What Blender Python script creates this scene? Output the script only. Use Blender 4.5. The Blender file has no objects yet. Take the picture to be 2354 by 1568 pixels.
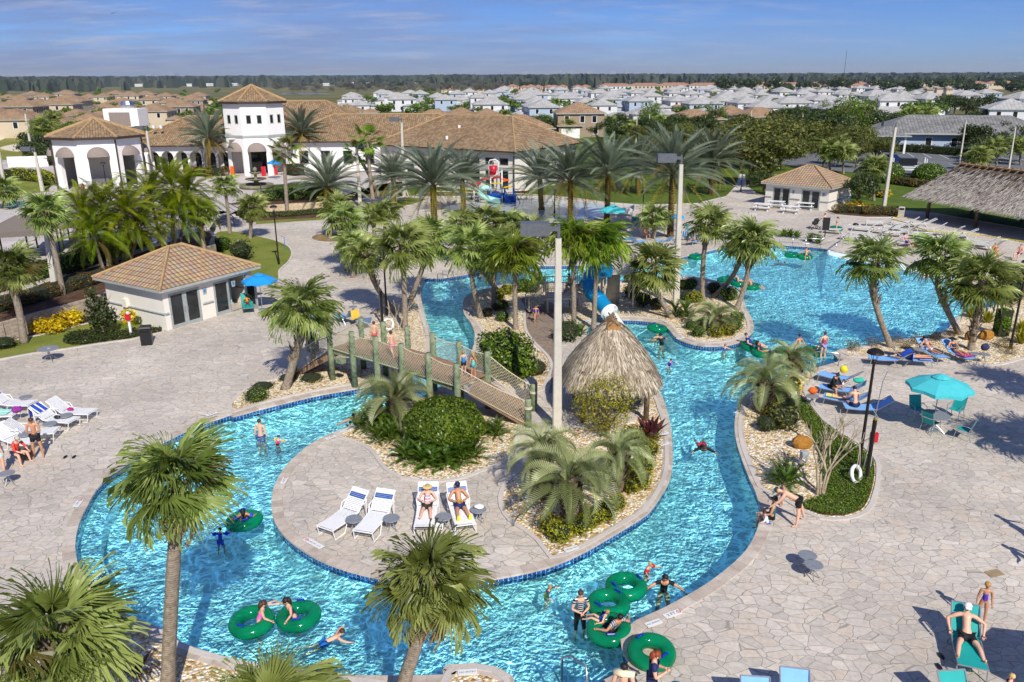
import bpy,bmesh,math,random
import numpy as np
from mathutils import Vector,Matrix,noise
from mathutils.geometry import tessellate_polygon
R=random.Random(7)
PI=math.pi
SC=bpy.context.scene
COL=SC.collection
# ---------------------------------------------------------------- survey of the place
# points of the place were surveyed from the drone photo: at() turns a sighted point into a ground position in metres
FOC,CX,CY,HOR,CAM_H,ROLL=1839.,1176.5,784.,177.,14.0,0.0042
PITCH=math.atan((CY-HOR)/FOC)
_ce,_se=math.cos(ROLL),math.sin(ROLL)
AX_F=Vector((0,math.cos(PITCH),-math.sin(PITCH)))
_r0=Vector((1,0,0));_u0=Vector((0,math.sin(PITCH),math.cos(PITCH)))
AX_R=_r0*_ce-_u0*_se
AX_U=_u0*_ce+_r0*_se
EYE=Vector((0,0,CAM_H))
def ray(x,y):return AX_F+AX_R*((x-CX)/FOC)+AX_U*(-(y-CY)/FOC)
def at(x,y,z=0.):
 d=ray(x,y);return EYE+d*((z-CAM_H)/d.z)
def at_y(x,y,Y):
 d=ray(x,y);return EYE+d*(Y/d.y)
def pts(lst,z=0.):return[at(x,y,z).xy for x,y in lst]
# ---------------------------------------------------------------- naming
def tag(o,label=None,cat=None,group=None,kind=None):
 if label:o['label']=label
 if cat:o['category']=cat
 if group:o['group']=group
 if kind:o['kind']=kind
 return o
def thing(name,label,cat,loc=(0,0,0),rz=0.,group=None,s=1.):
 o=bpy.data.objects.new(name,None);COL.objects.link(o)
 o.location=loc;o.rotation_euler=(0,0,rz);o.scale=(s,s,s);o.empty_display_size=.2
 return tag(o,label,cat,group)
def dup(root,loc,rz=0.,label=None,group=None,s=None,cat=None):
 r=root.copy();COL.objects.link(r);r.location=loc;r.rotation_euler=(0,0,rz)
 if s is not None:r.scale=(s,s,s)if not hasattr(s,'__len__')else s
 if label:r['label']=label
 if group:r['group']=group
 if cat:r['category']=cat
 for ch in list(root.children):
  c=ch.copy();COL.objects.link(c);c.parent=r
  for g in list(ch.children):
   d=g.copy();COL.objects.link(d);d.parent=c
 return r
 # ---------------------------------------------------------------- mesh builder
class MB:
 def __init__(s):s.v=[];s.f=[];s.m=[];s.uv={}
 def add(s,vs,fs,mi=0):
  b=len(s.v);s.v+=[tuple(p)for p in vs]
  for f in fs:s.f.append(tuple(i+b for i in f));s.m.append(mi)
  return b
 def box(s,c,d,rz=0.,mi=0,taper=1.):
  cs,sn=math.cos(rz),math.sin(rz);vs=[]
  for z in(-1,1):
   k=taper if z>0 else 1.
   for x,y in((-1,-1),(1,-1),(1,1),(-1,1)):
    X,Y=x*d[0]/2*k,y*d[1]/2*k
    vs.append((c[0]+X*cs-Y*sn,c[1]+X*sn+Y*cs,c[2]+z*d[2]/2))
  s.add(vs,[(3,2,1,0),(4,5,6,7),(0,1,5,4),(1,2,6,5),(2,3,7,6),(3,0,4,7)],mi);return s
 def beam(s,a,b,w,h,mi=0,up=(0,0,1)):
  a,b=Vector(a),Vector(b);d=(b-a).normalized();u=Vector(up)
  sd=d.cross(u)
  if sd.length<1e-4:sd=Vector((1,0,0))
  sd.normalize();u=sd.cross(d);vs=[]
  for p in(a,b):
   for x,y in((-1,-1),(1,-1),(1,1),(-1,1)):vs.append(p+sd*(x*w/2)+u*(y*h/2))
  s.add(vs,[(3,2,1,0),(4,5,6,7),(0,1,5,4),(1,2,6,5),(2,3,7,6),(3,0,4,7)],mi);return s
 def tube(s,path,rad,n=8,mi=0,cap=True):
  P=[Vector(p)for p in path];k=len(P)
  if not hasattr(rad,'__len__'):rad=[rad]*k
  vs=[];nx=None
  for i in range(k):
   t=(P[min(i+1,k-1)]-P[max(i-1,0)])
   t=t.normalized()if t.length>1e-9 else Vector((0,0,1))
   if nx is None:
    nx=t.cross(Vector((0,1,0))if abs(t.y)<.9 else Vector((1,0,0))).normalized()
   else:
    nx=(nx-t*nx.dot(t));nx=nx.normalized()if nx.length>1e-6 else t.orthogonal().normalized()
   ny=t.cross(nx)
   for j in range(n):
    a=2*PI*j/n;vs.append(P[i]+(nx*math.cos(a)+ny*math.sin(a))*rad[i])
  fs=[(i*n+j,i*n+(j+1)%n,(i+1)*n+(j+1)%n,(i+1)*n+j)for i in range(k-1)for j in range(n)]
  if cap:fs+=[tuple(reversed(range(n))),tuple((k-1)*n+j for j in range(n))]
  s.add(vs,fs,mi);return s
 def lathe(s,prof,n=16,c=(0,0,0),mi=0,sx=1.,sy=1.):
  vs=[];
  for r,z in prof:
   for j in range(n):
    a=2*PI*(j+.5)/n;vs.append((c[0]+r*math.cos(a)*sx,c[1]+r*math.sin(a)*sy,c[2]+z))
  k=len(prof)
  fs=[(i*n+j,i*n+(j+1)%n,(i+1)*n+(j+1)%n,(i+1)*n+j)for i in range(k-1)for j in range(n)]
  if prof[0][0]>1e-4:fs.append(tuple(reversed(range(n))))
  if prof[-1][0]>1e-4:fs.append(tuple((k-1)*n+j for j in range(n)))
  s.add(vs,fs,mi);return s
 def ell(s,c,r,n=10,m=6,mi=0,mat=None):
  vs=[];fs=[]
  for i in range(m+1):
   t=PI*i/m
   for j in range(n):
    a=2*PI*j/n;p=Vector((r[0]*math.sin(t)*math.cos(a),r[1]*math.sin(t)*math.sin(a),r[2]*math.cos(t)))
    if mat:p=mat@p
    vs.append((c[0]+p.x,c[1]+p.y,c[2]+p.z))
  for i in range(m):
   for j in range(n):fs.append((i*n+j,(i+1)*n+j,(i+1)*n+(j+1)%n,i*n+(j+1)%n))
  s.add(vs,fs,mi);return s
 def torus(s,c,R_,r,n=32,m=12,mi=0,sq=1.):
  vs=[(c[0]+(R_+r*math.cos(b))*math.cos(a),c[1]+(R_+r*math.cos(b))*math.sin(a),c[2]+r*sq*math.sin(b))
  for a in(2*PI*i/n for i in range(n))for b in(2*PI*j/m for j in range(m))]
  s.add(vs,[(i*m+j,((i+1)%n)*m+j,((i+1)%n)*m+(j+1)%m,i*m+(j+1)%m)for i in range(n)for j in range(m)],mi);return s
 def poly(s,p,z=0.,mi=0,holes=()):
  loops=[[Vector((a[0],a[1],0))for a in L]for L in[p]+list(holes)]
  flat=[q for L in loops for q in L]
  tr=tessellate_polygon(loops);fs=[]
  for a,b,c in tr:
   n=(flat[b]-flat[a]).cross(flat[c]-flat[a]).z
   if abs(n)<1e-12:continue
   fs.append((a,b,c)if n>0 else(a,c,b))
  s.add([(q.x,q.y,z)for q in flat],fs,mi);return s
 def prism(s,p,z0,z1,mi=0):
  p=ccw(p);s.poly(p,z1,mi);n=len(p)
  vs=[(a[0],a[1],z0)for a in p]+[(a[0],a[1],z1)for a in p]
  s.add(vs,[(i,(i+1)%n,n+(i+1)%n,n+i)for i in range(n)],mi);return s
 def quad(s,a,b,c,d,mi=0,uv=None):
  s.add([a,b,c,d],[(0,1,2,3)],mi)
  if uv:s.uv[len(s.f)-1]=uv
  return s
 def face(s,vs,mi=0,uv=None):
  s.add(vs,[tuple(range(len(vs)))],mi)
  if uv:s.uv[len(s.f)-1]=uv
  return s
 def mesh(s,name,mats,smooth=False):
  me=bpy.data.meshes.new(name);me.from_pydata(s.v,[],s.f)
  for m in(mats if isinstance(mats,(list,tuple))else[mats]):me.materials.append(m)
  if any(s.m):me.polygons.foreach_set('material_index',s.m)
  if smooth:me.polygons.foreach_set('use_smooth',[True]*len(s.f))
  if s.uv:
   L=me.uv_layers.new(name='UVMap')
   for fi,uv in s.uv.items():
    for k,li in enumerate(me.polygons[fi].loop_indices):L.data[li].uv=uv[k]
  me.update();return me
 def build(s,name,mats,parent=None,smooth=False,loc=None,kind=None):
  o=bpy.data.objects.new(name,s.mesh(name,mats,smooth));COL.objects.link(o)
  if parent:o.parent=parent
  if loc is not None:o.location=loc
  if kind:o['kind']=kind
  return o
def put(name,me,parent=None,loc=None):
 o=bpy.data.objects.new(name,me);COL.objects.link(o)
 if parent:o.parent=parent
 if loc is not None:o.location=loc
 return o
def area(p):return sum(p[i][0]*p[(i+1)%len(p)][1]-p[(i+1)%len(p)][0]*p[i][1]for i in range(len(p)))/2
def ccw(p):return list(p)if area(p)>0 else list(reversed(p))
def smooth_loop(p,n=5):
 P=[Vector((a[0],a[1]))for a in p];k=len(P);out=[]
 for i in range(k):
  a,b,c,d=P[i-1],P[i],P[(i+1)%k],P[(i+2)%k]
  m=max(1,min(n,int((c-b).length/.35)))
  for j in range(m):
   t=j/m
   out.append(.5*((2*b)+(c-a)*t+(2*a-5*b+4*c-d)*t*t+(3*b-a-3*c+d)*t**3))
 return out
def offset(p,d):
 """closed loop moved to its right-hand side by d"""
 k=len(p);out=[]
 for i in range(k):
  a,b,c=Vector(p[i-1]),Vector(p[i]),Vector(p[(i+1)%k])
  t=(c-a);t=t.normalized()if t.length>1e-9 else Vector((1,0))
  out.append(b+Vector((t.y,-t.x))*d)
 return out
 # ---------------------------------------------------------------- materials
MC={}
class NT:
 def __init__(s,name):
  s.m=bpy.data.materials.new(name);s.m.use_nodes=True;s.t=s.m.node_tree
  s.out=s.t.nodes['Material Output'];s.b=s.t.nodes['Principled BSDF']
 def n(s,typ,**kw):
  nd=s.t.nodes.new(typ)
  for k,v in kw.items():
   if k.startswith('i_'):
    key=k[2:];nd.inputs[int(key)if key.isdigit()else key.replace('_',' ')].default_value=v
   else:setattr(nd,k,v)
  return nd
 def l(s,a,b):s.t.links.new(a,b)
 def ramp(s,fac,stops,interp='LINEAR'):
  r=s.n('ShaderNodeValToRGB');r.color_ramp.interpolation=interp
  e=r.color_ramp.elements
  while len(e)<len(stops):e.new(.5)
  for q,(p,c)in zip(e,stops):q.position=p;q.color=tuple(c)+(1,)if len(c)==3 else c
  s.l(fac,r.inputs[0]);return r.outputs[0]
 def mix(s,fac,a,b,typ='MIX'):
  m=s.n('ShaderNodeMix',data_type='RGBA',blend_type=typ)
  for src,i in((fac,0),(a,6),(b,7)):
   if hasattr(src,'is_output'):s.l(src,m.inputs[i])
   elif i==0:m.inputs[0].default_value=src
   else:m.inputs[i].default_value=tuple(src)+(1,)if len(src)==3 else src
  return m.outputs[2]
 def math(s,op,a,b=None,c=None):
  m=s.n('ShaderNodeMath',operation=op)
  for i,q in enumerate((a,b,c)):
   if q is None:continue
   if hasattr(q,'is_output'):s.l(q,m.inputs[i])
   else:m.inputs[i].default_value=q
  return m.outputs[0]
 def noise(s,sc,vec=None,det=3,out='Fac',rough=.55):
  n=s.n('ShaderNodeTexNoise');n.inputs['Scale'].default_value=sc;n.inputs['Detail'].default_value=det;n.inputs['Roughness'].default_value=rough
  if vec is not None:s.l(vec,n.inputs['Vector'])
  return n.outputs[out]
 def voro(s,sc,vec=None,feat='F1',rnd=1.,out='Distance'):
  n=s.n('ShaderNodeTexVoronoi',feature=feat);n.inputs['Scale'].default_value=sc;n.inputs['Randomness'].default_value=rnd
  if vec is not None:s.l(vec,n.inputs['Vector'])
  return n.outputs[out]
 def bump(s,h,st=.4,d=.02):
  b=s.n('ShaderNodeBump');b.inputs['Strength'].default_value=st;b.inputs['Distance'].default_value=d
  s.l(h,b.inputs['Height']);s.l(b.outputs[0],s.b.inputs['Normal'])
 def pos(s,kind='Object'):
  if kind=='World':return s.n('ShaderNodeNewGeometry').outputs['Position']
  return s.n('ShaderNodeTexCoord').outputs[kind]
def c3(h):
 """sRGB hex to linear"""
 v=[int(h[i:i+2],16)/255 for i in(0,2,4)]
 return tuple(x/12.92 if x<=.04045 else((x+.055)/1.055)**2.4 for x in v)
def scl(c,k):return tuple(min(1,x*k)for x in c)
def mat(name,col,rough=.6,metal=0.,var=.15,sc=6.,spec=.5,bump=0.,trans=0.):
 """painted / plain surface with a little wear: colour varies with noise"""
 if isinstance(col,str):col=c3(col)
 key=(name,col,rough,metal)
 if key in MC:return MC[key]
 t=NT(name);f=t.noise(sc,t.pos(),4)
 c=t.ramp(f,[(.3,scl(col,1-var)),(.7,scl(col,1+var))])
 t.l(c,t.b.inputs['Base Color']);t.b.inputs['Roughness'].default_value=rough;t.b.inputs['Metallic'].default_value=metal
 t.b.inputs['Specular IOR Level'].default_value=spec
 if trans:t.b.inputs['Transmission Weight'].default_value=trans
 if bump:t.bump(t.noise(sc*6,t.pos(),3),bump,.01)
 MC[key]=t.m;return t.m
def leafmat(name,cols,trans=.35,rough=.45,brown=0.,spec=.35):
 """cols: dark, mid, light; each leaf of a crown takes its own shade"""
 if name in MC:return MC[name]
 t=NT(name);g=t.n('ShaderNodeNewGeometry');oi=t.n('ShaderNodeObjectInfo')
 st=[(0,cols[0]),(.45,cols[1]),(.9,cols[2])]
 if brown:st=[(0,(.16,.10,.04)),(brown,(.14,.10,.03)),(brown+.02,cols[0]),(.5,cols[1]),(.95,cols[2])]
 c=t.ramp(g.outputs['Random Per Island'],st)
 hsv=t.n('ShaderNodeHueSaturation');t.l(c,hsv.inputs['Color'])
 t.l(t.math('MULTIPLY_ADD',oi.outputs['Random'],.03,.485),hsv.inputs['Hue'])
 t.l(t.math('MULTIPLY_ADD',oi.outputs['Random'],.35,.82),hsv.inputs['Value'])
 t.l(hsv.outputs[0],t.b.inputs['Base Color']);t.b.inputs['Roughness'].default_value=rough
 t.b.inputs['Specular IOR Level'].default_value=spec
 tr=t.n('ShaderNodeBsdfTranslucent');t.l(t.mix(.5,hsv.outputs[0],(.12,.16,.01),'ADD'),tr.inputs['Color'])
 mx=t.n('ShaderNodeMixShader');mx.inputs[0].default_value=trans
 t.l(t.b.outputs[0],mx.inputs[1]);t.l(tr.outputs[0],mx.inputs[2]);t.l(mx.outputs[0],t.out.inputs[0])
 MC[name]=t.m;return t.m
def flagstone(name,scale,tone,grout=.018,ang=.2):
 t=NT(name);p=t.pos('World')
 mp=t.n('ShaderNodeMapping');t.l(p,mp.inputs[0]);mp.inputs['Rotation'].default_value=(0,0,ang);mp.inputs['Scale'].default_value=(.8,1.15,0)
 w=t.noise(1.1,mp.outputs[0],2,'Color')
 v=t.n('ShaderNodeVectorMath',operation='MULTIPLY_ADD');t.l(w,v.inputs[0]);v.inputs[1].default_value=(.35,.35,0);t.l(mp.outputs[0],v.inputs[2])
 e=t.voro(scale,v.outputs[0],'DISTANCE_TO_EDGE');cell=t.voro(scale,v.outputs[0],'F1',1.,'Color')
 sep=t.n('ShaderNodeSeparateColor');t.l(cell,sep.inputs[0])
 base=t.ramp(sep.outputs[0],[(0,scl(tone,.84)),(.3,scl(tone,.97)),(.6,tone),(.85,(tone[0]*1.0,tone[1]*.95,tone[2]*.90)),(1,scl(tone,1.12))])
 fine=t.ramp(t.noise(7.,p,5),[(.25,(.80,.79,.78)),(.75,(1.1,1.1,1.1))])
 c=t.mix(1.,base,fine,'MULTIPLY')
 big=t.ramp(t.noise(.22,p,4),[(.28,(.80,.785,.77)),(.7,(1.08,1.07,1.05))])
 c=t.mix(1.,c,big,'MULTIPLY')
 st=t.ramp(t.noise(1.3,p,6,rough=.7),[(.60,(0,0,0)),(.74,(1,1,1))])
 c=t.mix(t.math('MULTIPLY',st,.35),c,scl(tone,.55))
 gl=t.ramp(e,[(grout*.55,(1,1,1)),(grout*2.0,(0,0,0))])
 c=t.mix(t.math('MULTIPLY',gl,.75),c,scl(tone,.38))
 t.l(c,t.b.inputs['Base Color']);t.b.inputs['Roughness'].default_value=.85;t.b.inputs['Specular IOR Level'].default_value=.2
 t.bump(t.math('SUBTRACT',t.math('MULTIPLY',t.noise(9,p,3),.3),gl),.5,.012)
 return t.m
def ground_mat(name,cols,sc=.6,fine=25.,bump=.5,fs=.45):
 t=NT(name);p=t.pos('World')
 c=t.ramp(t.noise(sc,p,5,rough=.65),[(.25,cols[0]),(.5,cols[1]),(.75,cols[2])])
 f=t.ramp(t.noise(fine,p,3,rough=.7),[(.2,(1-fs,)*3),(.8,(1+fs,)*3)])
 t.l(t.mix(1.,c,f,'MULTIPLY'),t.b.inputs['Base Color']);t.b.inputs['Roughness'].default_value=.95;t.b.inputs['Specular IOR Level'].default_value=.1
 t.bump(t.noise(fine,p,3),bump,.05)
 return t.m
def gravel_mat():
 t=NT('pebble_gravel');p=t.pos('World')
 cell=t.voro(11.,p,'F1',1.,'Color');d=t.voro(11.,p)
 sep=t.n('ShaderNodeSeparateColor');t.l(cell,sep.inputs[0])
 c=t.ramp(sep.outputs[0],[(0,c3('a07a4a')),(.12,c3('d0aa70')),(.4,c3('ead4a6')),(.7,c3('f8ecd2')),(1,c3('fffdf6'))])
 sh=t.ramp(d,[(.3,(1.05,1.05,1.05)),(.8,(.6,.57,.52))])
 c=t.mix(1.,c,sh,'MULTIPLY')
 big=t.ramp(t.noise(.8,p,4),[(.3,(.82,.78,.7)),(.6,(1.06,1.06,1.06))])
 c=t.mix(1.,c,big,'MULTIPLY')
 t.l(c,t.b.inputs['Base Color']);t.b.inputs['Roughness'].default_value=.8
 t.bump(t.math('SUBTRACT',1.,d),1.,.05)
 return t.m
def rooftile(name,cols,dull=1.,tw=.3,th=.38,soft=0.):
 """barrel tiles: UVs run in metres along and up the slope"""
 t=NT(name);uv=t.n('ShaderNodeUVMap').outputs[0]
 s=t.n('ShaderNodeSeparateXYZ');t.l(uv,s.inputs[0])
 u=t.math('DIVIDE',s.outputs[0],tw);v=t.math('DIVIDE',s.outputs[1],th)
 fu,fv=t.math('FLOOR',u),t.math('FLOOR',v)
 cb=t.n('ShaderNodeCombineXYZ');t.l(fu,cb.inputs[0]);t.l(fv,cb.inputs[1])
 wn=t.n('ShaderNodeTexWhiteNoise',noise_dimensions='2D');t.l(cb.outputs[0],wn.inputs['Vector'])
 c=t.ramp(wn.outputs['Value'],[(0,scl(cols[0],dull)),(.3,scl(cols[1],dull)),(.6,scl(cols[2],dull)),(1,scl(cols[3],dull))])
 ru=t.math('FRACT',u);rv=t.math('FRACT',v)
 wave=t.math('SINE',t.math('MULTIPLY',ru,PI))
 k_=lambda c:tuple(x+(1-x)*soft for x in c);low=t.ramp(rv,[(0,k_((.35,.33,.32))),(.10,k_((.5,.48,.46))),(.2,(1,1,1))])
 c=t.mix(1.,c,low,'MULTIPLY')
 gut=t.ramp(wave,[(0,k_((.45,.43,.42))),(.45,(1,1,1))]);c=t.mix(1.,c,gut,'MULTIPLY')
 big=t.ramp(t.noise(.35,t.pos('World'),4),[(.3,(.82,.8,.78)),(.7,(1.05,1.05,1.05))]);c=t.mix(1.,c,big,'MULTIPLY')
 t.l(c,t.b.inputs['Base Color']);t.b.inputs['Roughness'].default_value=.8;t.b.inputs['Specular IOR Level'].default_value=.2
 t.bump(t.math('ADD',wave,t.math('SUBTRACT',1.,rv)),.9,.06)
 return t.m
def stucco(name,col):
 t=NT(name);p=t.pos('World')
 c=t.ramp(t.noise(.7,p,5),[(.3,scl(col,.93)),(.7,col)])
 t.l(c,t.b.inputs['Base Color']);t.b.inputs['Roughness'].default_value=.9;t.b.inputs['Specular IOR Level'].default_value=.2
 t.bump(t.noise(40,p,3),.25,.01);return t.m
def wallblock(name,cols,bw=.4,bh=.18):
 t=NT(name);uv=t.n('ShaderNodeUVMap').outputs[0]
 b=t.n('ShaderNodeTexBrick');t.l(uv,b.inputs['Vector']);b.inputs['Scale'].default_value=1;b.inputs['Brick Width'].default_value=bw;b.inputs['Row Height'].default_value=bh
 b.inputs['Mortar Size'].default_value=.008;b.inputs['Color1'].default_value=cols[0]+(1,);b.inputs['Color2'].default_value=cols[1]+(1,);b.inputs['Mortar'].default_value=scl(cols[0],.5)+(1,)
 f=t.ramp(t.noise(6,t.pos('World'),4),[(.3,(.75,.74,.72)),(.7,(1.1,1.1,1.1))])
 t.l(t.mix(1.,b.outputs[0],f,'MULTIPLY'),t.b.inputs['Base Color']);t.b.inputs['Roughness'].default_value=.9
 t.bump(b.outputs['Fac'],-.5,.01);return t.m
def glassmat(name='dark_window_glass',col=(.012,.014,.016)):
 if name in MC:return MC[name]
 t=NT(name);c=t.ramp(t.noise(.6,t.pos('World'),3),[(.35,scl(col,.5)),(.65,scl(col,2.2))])
 t.l(c,t.b.inputs['Base Color']);t.b.inputs['Roughness'].default_value=.06;t.b.inputs['Specular IOR Level'].default_value=.5
 MC[name]=t.m;return t.m
 # ================================================================ setting: ground, deck, pool
M_GRASS=ground_mat('lawn_grass',[c3('5f6a28'),c3('78803a'),c3('8c8a4a')],.35,30.,.6)
M_GRASSG=ground_mat('green_lawn',[c3('44581f'),c3('55682a'),c3('6b7836')],.3,30.,.6)
M_FAR=ground_mat('far_field',[c3('4c5530'),c3('6d6a45'),c3('8a7d58')],.012,.6,.1)
M_MULCH=ground_mat('bark_mulch',[c3('4d382c'),c3('5f483a'),c3('77604e')],1.5,40.,1.)
M_DECK=flagstone('flagstone_paving',2.85,(.62,.565,.495),.014)
M_DECK_UP=flagstone('pale_paving',3.,(.60,.555,.53),.010)
M_GRAVEL=gravel_mat()
M_CONC=ground_mat('pale_concrete',[c3('b5aca4'),c3('c4bcb4'),c3('cfc8c0')],.5,12.,.2,.1)
M_ASPH=ground_mat('asphalt',[(.13,.135,.145),(.16,.165,.175),(.19,.19,.20)],.1,6.,.3,.12)
def stone_coping():
 t=NT('stone_coping');p=t.pos('World');uv=t.n('ShaderNodeUVMap').outputs[0]
 s=t.n('ShaderNodeSeparateXYZ');t.l(uv,s.inputs[0]);u=t.math('DIVIDE',s.outputs[0],.42)
 wn=t.n('ShaderNodeTexWhiteNoise',noise_dimensions='1D');t.l(t.math('FLOOR',u),wn.inputs['W'])
 c=t.ramp(wn.outputs['Value'],[(0,c3('b3a597')),(.5,c3('c3b6a8')),(1,c3('cdc2b5'))])
 j=t.ramp(t.math('FRACT',u),[(0,(.6,.58,.55)),(.05,(1,1,1))]);c=t.mix(1.,c,j,'MULTIPLY')
 f=t.ramp(t.noise(3,p,5,rough=.7),[(.25,(.72,.68,.62)),(.6,(1.04,1.04,1.04))]);c=t.mix(1.,c,f,'MULTIPLY')
 t.l(c,t.b.inputs['Base Color']);t.b.inputs['Roughness'].default_value=.8;t.bump(t.noise(20,p,4),.4,.01);return t.m
def pool_tile():
 t=NT('blue_waterline_tile');uv=t.n('ShaderNodeUVMap').outputs[0]
 b=t.n('ShaderNodeTexBrick');t.l(uv,b.inputs['Vector']);b.offset=0.;b.inputs['Scale'].default_value=1;b.inputs['Brick Width'].default_value=.15;b.inputs['Row Height'].default_value=.13
 b.inputs['Mortar Size'].default_value=.007;b.inputs['Color1'].default_value=c3('123f82')+(1,);b.inputs['Color2'].default_value=c3('2a62a8')+(1,);b.inputs['Mortar'].default_value=c3('c9d3dc')+(1,)
 t.l(b.outputs[0],t.b.inputs['Base Color']);t.b.inputs['Roughness'].default_value=.12;return t.m
def pool_plaster():
 t=NT('pool_plaster');p=t.pos('World')
 c=t.ramp(t.noise(.35,p,4),[(.3,(.62,.78,.81)),(.7,(.74,.85,.86))])
 t.l(c,t.b.inputs['Base Color']);t.b.inputs['Roughness'].default_value=.9;return t.m
def water_mat():
 """rippled water: it reflects like water and a net of gathered sunlight is painted into its clear colour"""
 t=NT('pool_water');p=t.pos('World')
 w=t.noise(.9,p,3,'Color')
 v=t.n('ShaderNodeVectorMath',operation='MULTIPLY_ADD');t.l(w,v.inputs[0]);v.inputs[1].default_value=(1.5,1.5,0);t.l(p,v.inputs[2])
 w2=t.noise(3.2,p,2,'Color')
 v2=t.n('ShaderNodeVectorMath',operation='MULTIPLY_ADD');t.l(w2,v2.inputs[0]);v2.inputs[1].default_value=(.22,.22,0);t.l(v.outputs[0],v2.inputs[2])
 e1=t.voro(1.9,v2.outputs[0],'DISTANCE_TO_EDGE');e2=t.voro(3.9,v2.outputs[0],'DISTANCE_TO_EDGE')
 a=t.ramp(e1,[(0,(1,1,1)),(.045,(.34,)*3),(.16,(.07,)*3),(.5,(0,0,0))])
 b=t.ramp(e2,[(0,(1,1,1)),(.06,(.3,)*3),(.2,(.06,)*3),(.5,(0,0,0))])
 pat=t.math('ADD',t.math('MULTIPLY',a,1.0),t.math('MULTIPLY',b,.7))  # caustic light net drawn as a pattern in the transmission colour, not refracted
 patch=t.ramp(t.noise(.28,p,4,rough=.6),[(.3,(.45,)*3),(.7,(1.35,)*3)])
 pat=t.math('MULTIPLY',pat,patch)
 light_speckle=t.ramp(t.noise(5.5,v.outputs[0],5,rough=.75),[(.5,(0,0,0)),(.8,(.3,)*3)])  # fine speckle of painted light added to the net
 pat=t.math('ADD',pat,t.math('MULTIPLY',light_speckle,patch))
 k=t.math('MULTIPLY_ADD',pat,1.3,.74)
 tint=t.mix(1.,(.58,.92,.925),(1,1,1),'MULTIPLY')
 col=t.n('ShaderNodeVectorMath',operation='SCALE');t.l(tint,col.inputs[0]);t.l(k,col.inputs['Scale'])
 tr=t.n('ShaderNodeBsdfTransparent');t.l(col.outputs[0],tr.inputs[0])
 gl=t.n('ShaderNodeBsdfGlossy');gl.inputs['Roughness'].default_value=.03
 bp=t.n('ShaderNodeBump');bp.inputs['Strength'].default_value=.45;bp.inputs['Distance'].default_value=.06
 h=t.math('ADD',t.noise(2.2,v.outputs[0],3),t.math('MULTIPLY',t.noise(8.,p,2),.35));t.l(h,bp.inputs['Height'])
 t.l(bp.outputs[0],gl.inputs['Normal'])
 fr=t.n('ShaderNodeFresnel');fr.inputs['IOR'].default_value=1.33;t.l(bp.outputs[0],fr.inputs['Normal'])
 mx=t.n('ShaderNodeMixShader');t.l(fr.outputs[0],mx.inputs[0]);t.l(tr.outputs[0],mx.inputs[1]);t.l(gl.outputs[0],mx.inputs[2])
 t.l(mx.outputs[0],t.out.inputs[0]);return t.m
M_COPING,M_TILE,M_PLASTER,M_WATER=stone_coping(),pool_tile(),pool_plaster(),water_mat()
OUTER=[(205,1340),(250,1392),(300,1420),(370,1448),(410,1478),(450,1493),(500,1508),(600,1530),(763,1550),(838,1556),(960,1556),(1019,1554),(1020,1540),(1029,1531),(1089,1527),(1139,1536),(1176,1556),(1190,1600),(1330,1590),(1385,1568),(1437,1540),(1447,1523),(1432,1496),(1428,1471),(1439,1448),(1464,1428),(1514,1406),(1577,1373),(1627,1343),(1677,1305),(1715,1268),(1737,1230),(1750,1190),(1747,1165),(1737,1130),(1725,1105),(1710,1067),(1697,1029),(1690,994),(1691,959),(1697,934),(1710,914),(1737,893),(1772,878),(1812,866),(1865,850),(1905,839),(1942,827),(1925,823),(1916,815),(1925,807),(1940,802),(1990,795),(2065,782),(2140,770),(2178,757),(2195,735),(2215,720),(2240,712),(2278,706),(2290,693),(2268,677),(2233,655),(2175,632),(2095,610),(2000,592),(1940,583),(1895,572),(1850,567),(1790,564),(1704,563),(1652,571),(1602,583),(1530,598),(1440,606),(1312,610),(1199,612),(1126,622),(1064,632),(1014,639),(979,640),(973,650),(968,665),(966,682),(971,705),(979,737),(991,772),(994,796),(980,825),(945,853),(905,872),(863,884),(813,894),(738,907),(663,924),(588,943),(535,957),(528,953),(500,963),(458,976),(400,1004),(325,1042),(278,1075),(248,1097),(220,1127),(200,1162),(183,1197),(172,1238),(172,1275),(182,1310)]
ISLAND=[(835,967),(798,984),(751,1002),(708,1027),(663,1067),(638,1105),(627,1137),(626,1167),(629,1190),(640,1213),(658,1235),(688,1258),(728,1283),(776,1303),(826,1318),(876,1329),(940,1338),(1014,1341),(1080,1336),(1139,1329),(1177,1322),(1252,1305),(1327,1275),(1402,1233),(1452,1203),(1489,1178),(1519,1137),(1537,1104),(1543,1074),(1544,1042),(1542,1004),(1537,967),(1529,937),(1519,909),(1506,887),(1480,866),(1440,842),(1385,812),(1352,785),(1347,765),(1354,752),(1372,745),(1400,739),(1427,735),(1477,737),(1514,744),(1537,757),(1552,775),(1577,787),(1615,795),(1664,794),(1702,785),(1725,767),(1731,750),(1725,730),(1714,711),(1711,697),(1700,674),(1677,657),(1640,645),(1602,638),(1562,635),(1500,641),(1400,648),(1300,651),(1177,653),(1126,662),(1089,672),(1070,685),(1064,702),(1069,725),(1084,745),(1092,770),(1088,800),(1072,832),(1045,862),(1010,892),(965,917),(900,942)]
outer=ccw(smooth_loop(pts(OUTER)));island=ccw(smooth_loop(pts(ISLAND)))
WL,PB=-.14,-1.12
# --- far ground, one sheet to the horizon, with a hole for the pool terrace
yard=[(-75,5),(75,5),(75,100),(-75,100)]
b=MB();S_=30000.
b.poly([(-S_,-2000),(S_,-2000),(S_,S_),(-S_,S_)],-.05,0,[yard]);b.build('ground',M_FAR,kind='structure')
b=MB();b.poly(yard,0,0,[outer]);b.poly(island,0);b.build('pool_deck',M_DECK,kind='structure')
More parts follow.
